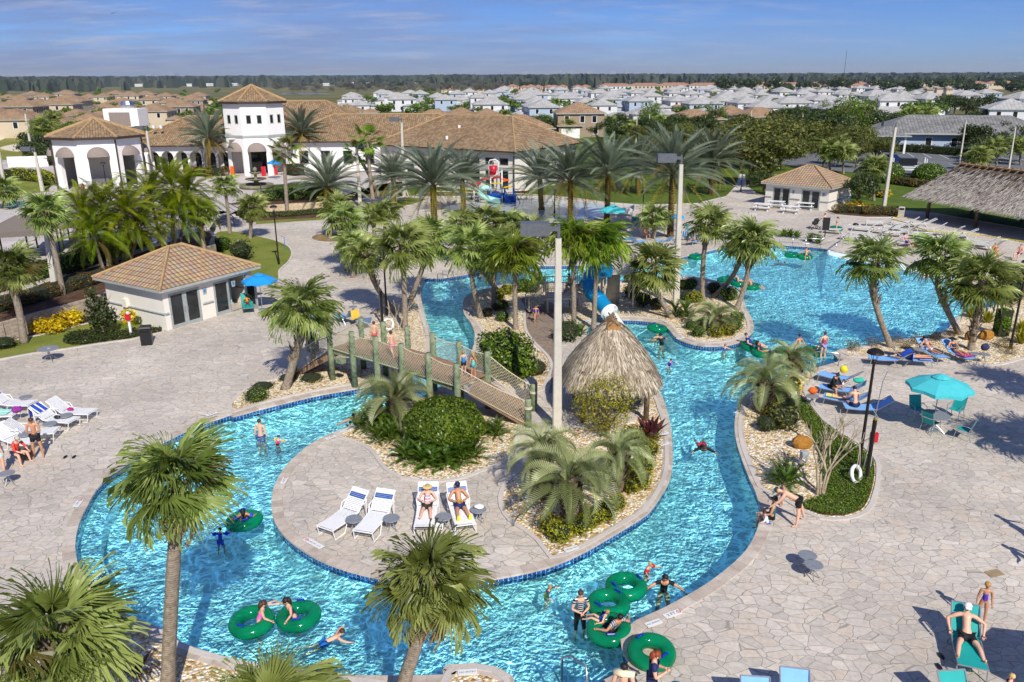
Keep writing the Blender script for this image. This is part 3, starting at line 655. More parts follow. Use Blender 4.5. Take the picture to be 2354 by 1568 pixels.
def palm(kind,path,label,R_=1.5,group=None,name='sabal_palm',z0=0.,seed=None,boot=0.,rad=.17,collar=True,crown=None,bootz=None):
 """path: surveyed points up the trunk, foot first; the trunk leans in the plane of its foot"""
 R_*={'sabal':.89,'hero':.84}.get(kind,1.)
 seed=seed if seed is not None else rnd.randrange(10**6);rg=random.Random(seed)
 foot=at(*path[0],z0);P=[Vector((0,0,-.05))]+[at_y(x,y,foot.y)-foot for x,y in path[1:]]
 if len(P)==2:P=[P[0],P[0].lerp(P[1],.5)+Vector((rg.uniform(-.06,.06),rg.uniform(-.05,.05),0)),P[1]]
 n=14;Q=[]
 for i in range(n+1):
  t=i/n*(len(P)-1);k=min(int(t),len(P)-2);f=t-k
  a,b_,c,d=P[max(k-1,0)],P[k],P[k+1],P[min(k+2,len(P)-1)]
  Q.append(.5*((2*b_)+(c-a)*f+(2*a-5*b_+4*c-d)*f*f+(3*b_-a-3*c+d)*f**3))
 t=thing(name,label,'palm tree',foot,0,group)
 rr=[rad*(1.25 if i==0 else 1.08 if i==1 else 1.0-.18*i/n)*rg.uniform(.97,1.03)for i in range(n+1)]
 bark=K_DATE if kind=='date' else K_SABAL
 b=MB();b.tube(Q,rr,10);b.build('trunk',bark,t,True)
 H=Q[-1]
 if kind=='date':
  b=MB()
  for i in range(n): # diamond-cut leaf bases
   for j in range(7):
    a=2*PI*(j+.5*(i%2))/7;o=Q[i].lerp(Q[i+1],.3);r=rr[i]
    d=Vector((math.cos(a),math.sin(a),0));s_=Vector((-d.y,d.x,0))
    b.add([o+d*r*.9-s_*r*.4,o+d*r*.9+s_*r*.4,o+d*r*1.22+Vector((0,0,.16)),o+d*r*.8+Vector((0,0,-.16))],[(0,1,2),(1,0,3)])
  b.build('leaf_base',bark,t)['kind']='stuff'
 elif boot>0:
  b=MB();k0=int((1-boot)*n)
  for k in range(k0,n):
   for j in range(9):
    a=2*PI*(j+.5*(k%2))/9+rg.uniform(-.15,.15);o=Q[k].lerp(Q[k+1],rg.random());r=rr[k]*1.02
    d=Vector((math.cos(a),math.sin(a),0));s_=Vector((-d.y,d.x,0));L=rg.uniform(.26,.46)
    b.add([o+d*r*.85-s_*r*.42,o+d*r*.85+s_*r*.42,o+d*(r+L*.45)+s_*.04+Vector((0,0,L)),o+d*(r+L*.45)-s_*.04+Vector((0,0,L)),o+d*r*1.1+Vector((0,0,-.06))],[(0,1,2,3),(1,0,4)])
  b.build('boot_husk',K_BOOT,t)['kind']='stuff'
 elif collar:
  b=MB()
  for j in range(16):
   a=j*2.4;d=Vector((math.cos(a),math.sin(a),0));s_=Vector((-d.y,d.x,0));o=H+Vector((0,0,-.1-.035*j));r=rr[-1]
   e=o+d*(r+rg.uniform(.05,.22))+Vector((0,0,rg.uniform(-.4,.3)))
   b.add([o+d*r*.8-s_*.07,o+d*r*.8+s_*.07,e+s_*.03,e-s_*.03],[(0,1,2,3)])
  b.build('boot_husk',K_BOOT,t)['kind']='stuff'
 lib,unit={'sabal':(SAB,1.5),'hero':(SABH,1.5),'wash':(WAS,1.75),'china':(CHI,1.65),'date':(DAT,3.4),'pindo':(PIN,1.45),'areca':(ARE,2.2)}[kind]
 o=put('crown',lib[rg.randrange(len(lib))]if crown is None else lib[crown],t,H);k=R_/unit;o.scale=(k,k,k);o.rotation_euler=(rg.uniform(-.1,.1),rg.uniform(-.1,.1),rg.uniform(0,6.3))
 if kind=='hero' or(kind=='sabal' and rg.random()<.5):
  parts=[]
  for j in range(rg.randrange(3,7)):
   v,f=fan_leaf(14,.6,.5,.3,.6,1.2,rg);parts.append((orient(v,rg.uniform(0,6.28),math.radians(rg.uniform(-80,-55)),rg.uniform(-1,1),H-Vector((0,0,.15)),rg.uniform(.7,1.1)),f))
  leafmesh(parts).build('dead_frond',L_DEAD,t)
 if kind=='date':
  o=put('low_fronds',DATY,t,H-Vector((0,0,.25)));o.scale=(k*.9,)*3
 return t
 # ================================================================ palms, one by one
P_=palm
G_S,G_D,G_C,G_P='sabal palms around the pools','date palms before the clubhouse','fountain palms on the slide island','pindo palms with blue-green feather leaves'
P_('hero',[(383,1612),(393,1400),(403,1215),(403,1112)],'tall fan palm with smooth grey trunk standing at the near left pool bank',1.4,G_S,rad=.17,seed=1,crown=0)
P_('hero',[(905,1680),(925,1580),(958,1475),(988,1352)],'leaning fan palm in front of the island loungers with husks below its crown',1.32,G_S,rad=.165,boot=.3,seed=2,crown=1)
P_('hero',[(172,1690),(160,1600),(128,1478)],'low spreading fan palm filling the near left corner',1.75,G_S,rad=.2,boot=.9,seed=3,crown=2)
P_('hero',[(610,1800),(615,1668)],'fan palm at the bottom edge showing only its upright leaf tips',1.7,G_S,rad=.18,boot=.5,seed=4,crown=0)
P_('hero',[(655,894),(672,840),(692,770),(697,712)],'husky leaning fan palm at the left foot of the rope bridge',1.75,G_S,rad=.2,boot=.6,seed=5)
P_('hero',[(56,788),(44,715),(30,660),(24,622)],'fan palm before the block retaining wall at the left edge',1.75,G_S,rad=.2,boot=.5,seed=6)
P_('sabal',[(146,678),(128,590),(112,530),(108,492)],'fan palm beside the concrete light pole near the cabanas',1.7,G_S,z0=TZ,seed=7,boot=.25)
P_('sabal',[(470,574),(464,535),(458,492)],'fan palm in the round raised bed behind the pool house roof',1.6,G_S,z0=TZ,seed=8,boot=.35)
P_('sabal',[(528,537),(524,490),(517,432)],'slender fan palm beside the terrace steps',1.45,G_S,seed=9)
P_('sabal',[(575,549),(577,515),(580,477)],'yellowing fan palm at the right side of the terrace steps',1.6,G_S,seed=10,boot=.5)
P_('wash',[(661,495),(657,440),(652,348)],'tall bright green fan palm before the tower entrance',1.7,'washingtonia palms','washingtonia_palm',seed=11,rad=.22)
P_('wash',[(857,458),(850,400),(843,322)],'tall bright green fan palm against the clubhouse roof',1.9,'washingtonia palms','washingtonia_palm',TZ,seed=12,rad=.22)
P_('wash',[(872,452),(850,405),(818,352)],'shorter bright green fan palm left of a taller one by the clubhouse',1.7,'washingtonia palms','washingtonia_palm',TZ,seed=13,rad=.22)
for i,(px,r,z,lb)in enumerate([
([(482,402),(479,316)],4.2,TZ,'date palm left of the white tower'),
([(698,392),(694,306)],4.2,TZ,'date palm right of the white tower'),
([(757,462),(752,428)],4.3,TZ,'low date palm above the clipped hedge'),
([(905,472),(904,410)],3.7,0,'date palm before the middle of the clubhouse roof'),
([(1003,578),(998,505),(995,425)],4.0,0,'tall date palm in the round chip bed on the path'),
([(1066,492),(1062,412)],3.8,0,'date palm behind the splash pad left side'),
([(1245,482),(1240,408)],4.0,0,'date palm at the right end of the clubhouse wall'),
([(1311,512),(1310,415)],4.6,0,'broad date palm right of the water play structure'),
([(1394,512),(1397,398)],4.2,0,'date palm with bare trunk beside the white stacked chairs'),
([(1466,445),(1466,385)],4.6,0,'date palm farthest back on the lawn'),
([(1540,545),(1546,398)],4.6,0,'tall date palm behind the tall concrete pole by the wave pool'),
([(1633,447),(1637,372)],4.9,0,'date palm beside the path to the parking lot')]):
 P_('date',px,lb,r,G_D,'date_palm',z,seed=30+i,rad=.3)
for i,(px,r,lb,bt)in enumerate([
([(758,548),(764,515),(776,478)],1.75,'silvery fan palm in the left chip ring on the path',.5),
([(796,622),(790,560),(789,505)],1.7,'fan palm behind the left gravel bed, darkest trunk of its clump',.2),
([(811,638),(810,598),(808,570)],1.6,'short fan palm in the left gravel bed beside a dark trunk',.3),
([(908,718),(868,664),(846,612),(838,588)],1.5,'fan palm with strongly leaning husky trunk over the path',.6),
([(931,758),(929,660),(924,568)],1.9,'fan palm with husky top beside the black flagpole lamp',.35),
([(941,694),(966,630),(978,592),(987,552)],1.9,'leaning fan palm at the pool stair rail',.3),
([(1106,731),(1086,650),(1084,572)],1.9,'fan palm at the west tip of the slide island',.4),
([(1134,702),(1135,640),(1134,578)],1.6,'straight fan palm beside the north channel',.2),
([(1147,672),(1108,620),(1099,590)],1.5,'curved fan palm bending over the north channel',.2),
([(884,570),(886,490)],1.5,'fan palm behind the crowded clump, before the hedge',.3),
([(862,575),(858,498)],1.5,'fan palm at the back of the crowded clump, left',.3),
([(1062,610),(1060,515)],1.6,'fan palm behind the north channel stair',.3),
([(1168,606),(1172,520)],1.6,'fan palm on the far bank right of another',.3),
([(1122,610),(1118,512)],1.8,'fan palm on the far bank before the splash pad',.3),
([(1240,648),(1225,590),(1223,540)],1.8,'fan palm with grey green crown behind the tall lamp head',.3),
([(1545,731),(1520,690),(1503,655),(1504,618)],1.9,'fan palm with bent trunk beside the slide tower',.35),
([(1614,692),(1616,600),(1627,517)],1.7,'straight tall fan palm left of the wave pool',.35),
([(1638,684),(1680,640),(1700,600),(1707,566)],1.6,'fan palm leaning right over the wave pool edge',.5),
([(1692,712),(1712,655),(1722,600),(1727,556)],1.9,'fan palm leaning right, foot at the pool coping',.5),
([(1503,549),(1502,502)],1.7,'fan palm behind the blue loungers',.6),
([(2048,798),(2018,720),(2006,665),(2011,606)],1.75,'fan palm with bent boot-covered trunk before the wave pool',.55),
([(2206,768),(2176,712),(2155,660),(2160,592)],1.75,'fan palm leaning left in the bed right of the wave pool',.6),
([(2230,804),(2246,725),(2258,652)],2.1,'stout fan palm beside the orange rocks',.85)]):
 P_('sabal',px,lb,r,G_S,seed=50+i,boot=bt)
for i,(px,r,lb)in enumerate([
([(1185,757),(1184,598)],1.75,'bright drooping palm left of the tall concrete pole'),
([(1319,762),(1317,560)],1.65,'bright drooping palm right of the tall concrete pole, before the stair'),
([(1364,757),(1376,574)],1.85,'bright drooping palm in front of the blue slide')]):
 P_('china',px,lb,r,G_C,'fountain_palm',seed=80+i,rad=.15)
P_('china',[(1100,640),(1150,575)],'bright drooping palm behind the west tip of the island',1.7,G_C,'fountain_palm',seed=84,rad=.15)
for i,(px,r,rd,lb)in enumerate([
([(914,974),(911,922)],1.5,.33,'pindo palm with fat husky trunk beside the round hedge'),
([(1243,1140),(1248,1040)],1.15,.3,'pindo palm nearest the foot of the tall concrete pole'),
([(1318,1200),(1308,1105)],1.4,.3,'pindo palm with the largest crown in the island gravel bed'),
([(1412,1128),(1422,1050)],1.05,.28,'pindo palm right of a larger one beside yellow shrubs'),
([(1757,948),(1758,885)],1.4,.3,'pindo palm at the right bank bed'),
([(1826,858),(1818,830)],1.1,.26,'smaller pindo palm by the pool stair at the right bank'),
([(1642,752),(1642,736)],1.3,.26,'pindo palm at the tip of the slide island')]):
 P_('pindo',px,lb,r,G_P,'pindo_palm',seed=90+i,rad=rd,boot=.95)
for i,(px,r,lb)in enumerate([
([(250,612),(238,560),(190,500)],2.6,'yellow green feather palm leaning left over the cabana'),
([(268,606),(262,560),(235,485)],2.6,'yellow green feather palm in the middle of the left clump'),
([(282,604),(285,560),(290,492)],2.7,'yellow green feather palm at the right of the left clump'),
([(300,600),(308,570),(318,530)],2.4,'low yellow green feather palm just behind the pool house roof'),
([(240,625),(228,590),(215,545)],2.2,'low yellow green feather palm nearest the fence'),
([(375,575),(362,520),(345,455)],2.7,'tall yellow green feather palm before the gazebo'),
([(395,572),(396,510),(395,432)],2.8,'tallest yellow green feather palm behind the round raised bed'),
([(412,570),(420,520),(432,450)],2.6,'yellow green feather palm right in the back clump'),
([(400,580),(402,545),(402,500)],2.4,'low yellow green feather palm in the back clump')]):
 P_('areca',px,lb,r,'yellow green feather palms','feather_palm',TZ,seed=110+i,rad=.13)
for i,(bx,by,hy,r,z)in enumerate([(1907,397,350,2.2,0),(1938,400,352,2.2,0),(1925,380,335,2.2,0),(2008,462,386,2.0,0),(2154,334,300,2.0,0),(2290,386,342,2.3,0),(2248,392,362,2.3,0),(2345,380,338,2.3,0),(1307,318,290,2.2,0),(1397,312,282,2.2,0),(1465,318,292,2.4,0),(1570,315,285,2.4,0),(1522,312,280,2.4,0),(1440,330,302,2.2,0),(1796,300,268,2.2,0),(1815,295,262,2.2,0),(1840,330,300,2.3,0),(1780,345,310,2.3,0),(2095,300,262,2.6,0),(2110,298,262,2.6,0),(2125,300,264,2.6,0),(2140,298,262,2.6,0),(2078,300,268,2.6,0),(130,300,270,2.4,1),(118,330,280,2.4,1),(100,372,292,2.3,1),(10,478,440,2.2,1)]):
 P_('sabal',[(bx,by),(bx+rnd.uniform(-4,4),hy)],['fan palm behind the right pool house' if 1890<bx<2020 else 'fan palm by the parking lot and blue house' if bx>2140 else 'fan palm in the avenue of palms by the far entrance road' if bx>2060 else 'fan palm among the trees behind the clubhouse' if bx>1200 else 'fan palm at the golf course edge behind the gazebo'][0],r,'distant fan palms',z0=z*TZ if z else 0,seed=130+i,collar=False)
for i,(x,y,hh)in enumerate(((2330,1010,5.2),(2420,1010,5.4),(2330,880,4.6))): # palms beyond the right edge: their shadows reach the deck
 p=at(x,y)+Vector((hh/math.tan(math.radians(41))*math.sin(math.radians(19)),-hh/math.tan(math.radians(41))*math.cos(math.radians(19)),0));t=thing('sabal_palm','fan palm beyond the right edge of the deck','palm tree',p,0,'palms beyond the right edge')
 b=MB();b.tube([(0,0,-.05),(.1,0,hh*.5),(0,0,hh)],[.22,.18,.16],10);b.build('trunk',K_SABAL,t,True);put('crown',SABH[i],t,(0,0,hh))
 # ================================================================ shrubs
def unit_cloud(seed,n,shape,leaf,m,name,**kw):return cloud(seed,n,shape,leaf,**kw).mesh(name,m)
_core={}
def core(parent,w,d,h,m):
 """dark core of a dense shrub; the shade inside is put into its colour"""
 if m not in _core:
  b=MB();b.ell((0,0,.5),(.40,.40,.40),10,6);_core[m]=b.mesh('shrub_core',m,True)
 o=put('shade_core',_core[m],parent);o.scale=(w,d,h)
M_CORE=mat('painted_inner_shade',(.018,.026,.008),1.,var=.4)  # near-black colour paints the shade inside the foliage
STYLES={}
def shrub_mesh(style,v):
 k=(style,v)
 if k not in STYLES:
  spec={'box':(900,.045,L_HEDGE,.75,.18),'yel':(800,.05,L_YEL,.7,.25),'gold':(420,.085,L_GOLD,.45,.4),'rust':(700,.035,L_RUST,.35,.4),'dark':(900,.05,L_DARK,.5,.35),'olive':(1000,.05,L_OLIVE,.45,.35),'maroon':(260,.08,L_TI,.4,.4),'green':(900,.05,L_BRT,.6,.25)}[style]
  STYLES[k]=unit_cloud(hash(style)%97+v if False else sum(map(ord,style))+v*13,spec[0],[((0,0,.5),(.5,.5,.5))],spec[1],spec[2],style+'_leaves',shell=spec[3],lump=spec[4])
 return STYLES[k]
def shrub(x,y,w,h,style,label,group=None,z0=0.,d=None,name='shrub',solid=True,rz=None):
 o=thing(name,label,'shrub',at(x,y,z0),rnd.uniform(0,6.28)if rz is None else rz,group)
 f=put('foliage',shrub_mesh(style,rnd.randrange(3)),o,(0,0,-.05));f.scale=(w,d or w,h)
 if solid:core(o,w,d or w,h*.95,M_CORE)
 return o
 # big clipped dome on the island: two-tiered, leaf by leaf
t=thing('clipped_dome_hedge','large clipped round hedge on the gravel beside the rope bridge','hedge',at(1022,1022))
cloud(5,15000,[((0,0,1.0),(1.62,1.62,.86))],.055,.55,.9,.10).build('foliage',L_HEDGE,t)
cloud(6,4000,[((0,0,.58),(1.5,1.5,.46))],.055,.55,.8,.10).build('lower_foliage',L_HEDGE,t)
b=MB();b.ell((0,0,.98),(1.42,1.42,.74),16,10);b.build('shade_core',M_CORE,t,True)
t=thing('round_bush','big leafy bush between the rope bridge and the island path','shrub',at(1160,868))
cloud(8,7000,[((0,0,1.3),(1.35,1.35,1.15)),((.7,-.5,.8),(.9,.9,.7))],.075,.55,.72,.3).build('foliage',L_HEDGE,t)
b=MB();b.ell((0,0,1.2),(1.05,1.05,.85),12,8);b.build('shade_core',M_CORE,t,True)
t=thing('sparse_yellow_shrub','tall sparse yellow green shrub with grey twigs before the thatched hut','shrub',at(1388,1002))
cloud(9,3600,[((0,0,1.45),(1.3,1.2,1.25))],.045,.5,.55,.3).build('foliage',L_YEL,t)
b=MB()
for i in range(60):
 a=rnd.uniform(0,6.28);e=Vector((math.cos(a)*rnd.uniform(.3,1.15),math.sin(a)*rnd.uniform(.3,1.1),rnd.uniform(.8,2.3)))
 b.tube([(rnd.uniform(-.12,.12),rnd.uniform(-.12,.12),0),e*.5+Vector((0,0,.1)),e],[.02,.012,.004],4)
b.build('twigs',K_WOOD,t)
G_Y='low yellow shrubs in the island gravel bed'
for i,(x,y,w)in enumerate([(1452,1022,1.0),(1490,1050,.95),(1477,1088,.95),(1467,1122,.95),(1439,1092,.8),(1449,1132,.6),(1415,1172,.75),(1392,1192,.8),(1369,1202,.8),(1350,1215,.7),(1264,1222,.8),(1287,1243,.85),(1330,1226,.8),(1500,1010,.6)]):
 shrub(x,y,w,w*.85,'yel','small yellow green clipped shrub in the island gravel bed',G_Y)
shrub(590,922,1.15,.75,'green','bright round shrub at the left end of the bank gravel',d=.95)
for x,y,w,lb in((603,892,1.1,'flat spreading juniper left of the leaning palm'),(663,872,1.0,'flat spreading juniper at the foot of the leaning palm'),(716,872,1.2,'flat spreading juniper under the bridge stair')):
 shrub(x,y,w,.3,'dark',lb,'flat junipers on the bank gravel')
def fern(x,y,s,label,group=None,z0=0.,m=None,name='fern_plant'):
 o=thing(name,label,'plant',at(x,y,z0),rnd.uniform(0,6),group)
 for q in([(0,0)]if s<.6 else[(-.25,.1),(.25,.05),(0,-.2)]):
  f=put('fronds',CYC[rnd.randrange(3)],o,(q[0]*s,q[1]*s,.03));f.scale=(s,s,s*1.15);f.rotation_euler=(0,0,rnd.uniform(0,6))
G_F='glossy ferns around the clipped dome hedge'
for x,y in((941,1052),(978,1062),(1005,1068),(1035,1066),(1072,1050),(1050,1058)):fern(x,y,1.15,'glossy green fern on the gravel before the clipped dome',G_F)
for x,y in((838,984),(862,985),(880,978),(896,992),(883,1012),(1133,1000),(910,1000),(860,970)):fern(x,y,1.0,'glossy green fern beside the fat pindo trunk',G_F)
fern(1802,1112,1.15,'large fern in the right bank gravel')
for x,y in((1567,728),):fern(x,y,1.5,'sago plant on the slide island gravel')
for x,y,w,st in((1449,650,1.2,'box'),(1477,650,1.2,'dark'),(1452,685,1.4,'olive'),(1477,703,1.3,'dark'),(1509,712,1.2,'rust'),(1587,664,1.1,'box'),(1567,664,1.0,'box'),(1597,695,1.1,'yel'),(1640,675,1.2,'dark'),(1675,690,1.3,'green'),(1587,757,.8,'green'),(1622,760,1.0,'dark'),(1604,773,.9,'green'),(1647,774,.9,'yel'),(1687,758,1.0,'green'),(1675,770,.9,'yel'),(1692,740,1.0,'green'),(1540,660,1.1,'rust'),(1575,690,.9,'dark')):
 shrub(x,y,w,w*.75,st,{'box':'dark clipped','dark':'dark loose','olive':'olive','rust':'brownish','yel':'yellow green','green':'bright green'}[st]+' shrub on the slide island gravel','shrubs on the slide island')
for x,y,w,st in((1146,690,.9,'yel'),(1164,677,1.0,'yel'),(1156,712,.9,'box'),(1156,738,.9,'box'),(1121,728,.8,'maroon'),(1139,714,.7,'maroon'),(1204,668,1.2,'box'),(1222,672,1.2,'box'),(1190,672,1.1,'green'),(1210,862,1.0,'yel'),(1235,862,1.1,'rust'),(1302,782,1.6,'dark'),(1495,908,.7,'box'),(1200,850,.9,'gold')):
 shrub(x,y,w,w*.8,st,{'box':'dark clipped','dark':'dark loose','rust':'brownish','yel':'yellow green','green':'bright green','maroon':'maroon','gold':'golden'}[st]+' shrub on the north island beds','shrubs on the north island')
for x,y,w,st in((1797,985,1.5,'olive'),(1780,930,1.3,'dark'),(1772,955,.9,'gold'),(1820,895,.9,'gold'),(1760,990,.9,'dark'),(1815,945,.9,'dark')):
 shrub(x,y,w,w*.8,st,{'olive':'olive','dark':'dark loose','gold':'golden leaved'}[st]+' shrub under the right bank pindo palms','shrubs under the right bank pindo palms')
for x,y,w in((1960,806,.95),(2005,797,.95),(2060,788,.8),(2105,791,1.0),(2150,782,.9),(2188,772,.8),(2120,808,.8),(2300,800,1.0),(2320,815,.9),(2080,800,.7)):
 shrub(x,y,w,w*.7,'rust','small brownish shrub in the gravel behind the blue loungers','brownish shrubs right of the wave pool',solid=False)
shrub(2316,698,2.4,2.2,'olive','large olive shrub at the right edge of the wave pool');shrub(2340,668,2.0,1.8,'olive','olive shrub partly beyond the right edge by the wave pool')
# square clipped column
t=thing('square_hedge','square clipped hedge column beside the orange rocks','hedge',at(2298,772));cloud(3,2600,[((0,0,.85),(.42,.42,.8))],.05,.5,.8,.05).build('foliage',L_HEDGE,t);b=MB();b.box((0,0,.8),(.62,.62,1.45));b.build('shade_core',M_CORE,t)
# strappy plants
def strap(x,y,s,m,label,n=26,group=None,z0=0.,w=.05,name='strap_plant',L=.8,cat='plant'):
 o=thing(name,label,cat,at(x,y,z0),rnd.uniform(0,6),group);b=MB()
 for i in range(n):
  a=i*2.4;el=math.radians(85-60*i/n);D=Vector((math.cos(a),math.sin(a),0));S_=Vector((-D.y,D.x,0));l=L*s*rnd.uniform(.8,1.15)
  P=[D*.03,D*l*.5*math.cos(el)+Vector((0,0,l*.5*math.sin(el))),D*l*math.cos(el)*1.05+Vector((0,0,l*.85*math.sin(el)))]
  W=[w*.6*s,w*s,.004];vs=[]
  for p,q in zip(P,W):vs+=[p-S_*q,p+S_*q]
  b.add(vs,[(0,1,3,2),(2,3,5,4)])
 b.build('leaves',m,o);return o
strap(1493,1012,1.5,L_TI,'maroon leaved ti plant by the island edge',16,w=.11)
strap(555*0+312,1548,1.0,L_TI,'maroon strap plant at the foot of the tall near palm',8,w=.08)
for x,y in((1329,772),(2268,742),(2233,730),(2345,765),(2345,790),(1800,530+15),(1830,548),(1862,556),(1880,560),(1815,545),(1245,655),(1228,648),(2300,770)):
 strap(x,y,1.2,L_BRT if x<2000 else L_YEL,'tuft of green strap leaves on the gravel '+('by the ramp rails' if 1750<x<1900 else 'right of the wave pool' if x>2000 else 'on the north island'),40,'strap leaf tufts')
for x,y in((70,762),(90,757),(120,748),(130,765),(148,742),(173,744),(180,722),(205,718),(305,742),(100,765),(160,750)):
 o=shrub(x,y,1.25,.95,'gold','bright yellow bushy plant along the block retaining wall','yellow plants before the retaining wall',solid=False)
shrub(10,800,1.4,.7,'dark','dark low shrub at the left edge of the mulch bed');shrub(322,745,.7,.6,'dark','small spiky shrub at the pool house corner',solid=False)
# ground covers (uncountable)
def cover(name,px,n,m,leaf,h,z0=0.,label=None):
 p=ccw(pts(px,z0));xs=[q[0]for q in p];ys=[q[1]for q in p];b=MB();k=0
 def inside(x,y):
  c=False
  for i in range(len(p)):
   a,d=p[i],p[i-1]
   if(a[1]>y)!=(d[1]>y)and x<(d[0]-a[0])*(y-a[1])/(d[1]-a[1])+a[0]:c=not c
  return c
 while k<n:
  x,y=rnd.uniform(min(xs),max(xs)),rnd.uniform(min(ys),max(ys))
  if not inside(x,y):continue
  k+=1;hh=h*(.55+.9*abs(noise.noise(Vector((x*.9,y*.9,2)))));z=z0+rnd.uniform(.2,1)*hh;s=leaf*rnd.uniform(.6,1.4)
  a=Vector((rnd.gauss(0,1),rnd.gauss(0,1),rnd.gauss(0,.6))).normalized();c=a.cross(Vector((rnd.gauss(0,.5),rnd.gauss(0,.5),1))).normalized()
  o=Vector((x,y,z));b.add([o-a*s,o+c*s*.5,o+a*s,o-c*s*.5],[(0,1,2,3)])
 o=b.build(name,m);tag(o,label,'ground cover',kind='stuff');return p
GC=[(1819,920),(1840,913),(1858,931),(1890,972),(1927,999),(1962,1021),(1990,1042),(2007,1064),(2009,1092),(2004,1122),(1992,1156),(1975,1175),(1941,1186),(1886,1184),(1850,1171),(1845,1155),(1872,1148),(1895,1140),(1888,1085),(1878,1035),(1862,990),(1838,955)]
bed('ground_cover_soil',GC,M_MULCH,.03,False);cover('ground_cover',GC,18000,L_BRT,.036,.2,label='dense low green ground cover around the bare tree')
cover('juniper_cover',[(145,790),(150,772),(185,762),(240,768),(300,760),(372,756),(372,764),(300,779),(225,789),(170,796)],5000,L_DARK,.06,.28,label='low dark juniper ground cover beside the black bin')
# hedges
def hedge(px,z0,w,h,m,n,label,leaf=.07):
 P=[at(x,y,z0)for x,y in px];sh=[];o=thing('clipped_hedge',label,'hedge',P[0])
 k=0;b=MB()
 for i in range(len(P)-1):
  L=(P[i+1]-P[i]).length;m_=max(1,int(L/(w*.7)))
  for j in range(m_+1):
   c=P[i].lerp(P[i+1],j/m_)-P[0];sh.append(((c.x,c.y,h*.5),(w*.62,w*.62,h*.55)))
  b.beam(P[i]-P[0]+Vector((0,0,h*.45)),P[i+1]-P[0]+Vector((0,0,h*.45)),w*.75,h*.8)
 cloud(abs(int(px[0][0]))+3,n,sh,leaf,.55,.75,.08).build('foliage',m,o);b.build('shade_core',M_CORE,o)
hedge([(600,463),(668,459),(742,455),(764,450)],TZ,1.5,1.3,L_BRT,7000,'long clipped hedge above the cream stone wall')
hedge([(-60,690),(40,655),(110,636),(122,632)],TZ,1.1,1.2,L_BRT,5000,'clipped hedge along the fence left of the light pole')
hedge([(152,630),(200,612),(240,598),(330,565)],TZ,1.2,1.5,L_HEDGE,6000,'taller clipped hedge along the fence behind the feather palms')
hedge([(-30,722),(60,698),(120,680),(200,655),(250,640)],TZ,1.4,.8,L_RUST,7000,'loose brownish hedge above the block retaining wall',.05)
hedge([(560,505),(600,500),(668,497),(745,490)],0,1.0,.6,L_OLIVE,4500,'low grey green hedge below the cream stone wall',.05)
hedge([(1925,489),(1955,490),(1990,493),(2055,494)],0,1.2,.9,L_RUST,5000,'dark brown clipped hedge beside the right pool house',.06)
hedge([(2062,425),(2100,430),(2160,436)],0,1.5,1.1,L_RUST,3500,'brown hedge behind the parking side lawn',.08)
hedge([(2010,418),(2050,420),(2120,424),(2180,428)],0,1.6,1.3,L_DARK,3500,'dark green hedge behind the brown one at the boat trailer',.08)
hedge([(2045,347),(2120,352),(2200,358),(2260,365)],0,2.4,1.6,L_DARK,4000,'dark hedge between the parking lot and the white picket fence',.12)
hedge([(440,404),(480,406),(515,404)],TZ,1.6,1.3,L_RUST,3000,'brown hedge before the arcade arches',.08)
hedge([(668,402),(690,404)],TZ,2.2,1.8,L_RUST,1200,'round brown hedge right of the tower entrance',.08)
hedge([(0,415),(40,412),(100,418),(112,426)],TZ,2.,1.6,L_GOLD if 0 else L_YEL,3500,'yellow green hedge before the white wall at the left',.1)
for x,y,lb in((2035,420,'round clipped topiary left of the boat trailer'),(2132,424,'round clipped topiary right of the boat trailer')):t=thing('clipped_topiary',lb,'hedge',at(x,y),0,'round topiaries');cloud(x,4000,[((0,0,1.3),(2.2,2.2,1.5))],.1,.55,.9,.05).build('foliage',L_HEDGE,t);b=MB();b.ell((0,0,1.25),(2.0,2.0,1.35),14,8);b.build('shade_core',M_CORE,t,True)
shrub(2025,452,2.4,.9,'gold','yellow flat shrub beside the leaning concrete pole',d=4.);shrub(1965,482,3.,1.0,'gold','yellow plants under the small tree at the pool house',solid=False)
shrub(556,598,1.9,1.7,'dark','dark round bush on the curved lawn behind the pool house');shrub(510,575,1.8,1.2,'box','green bush beside the curved raised wall')
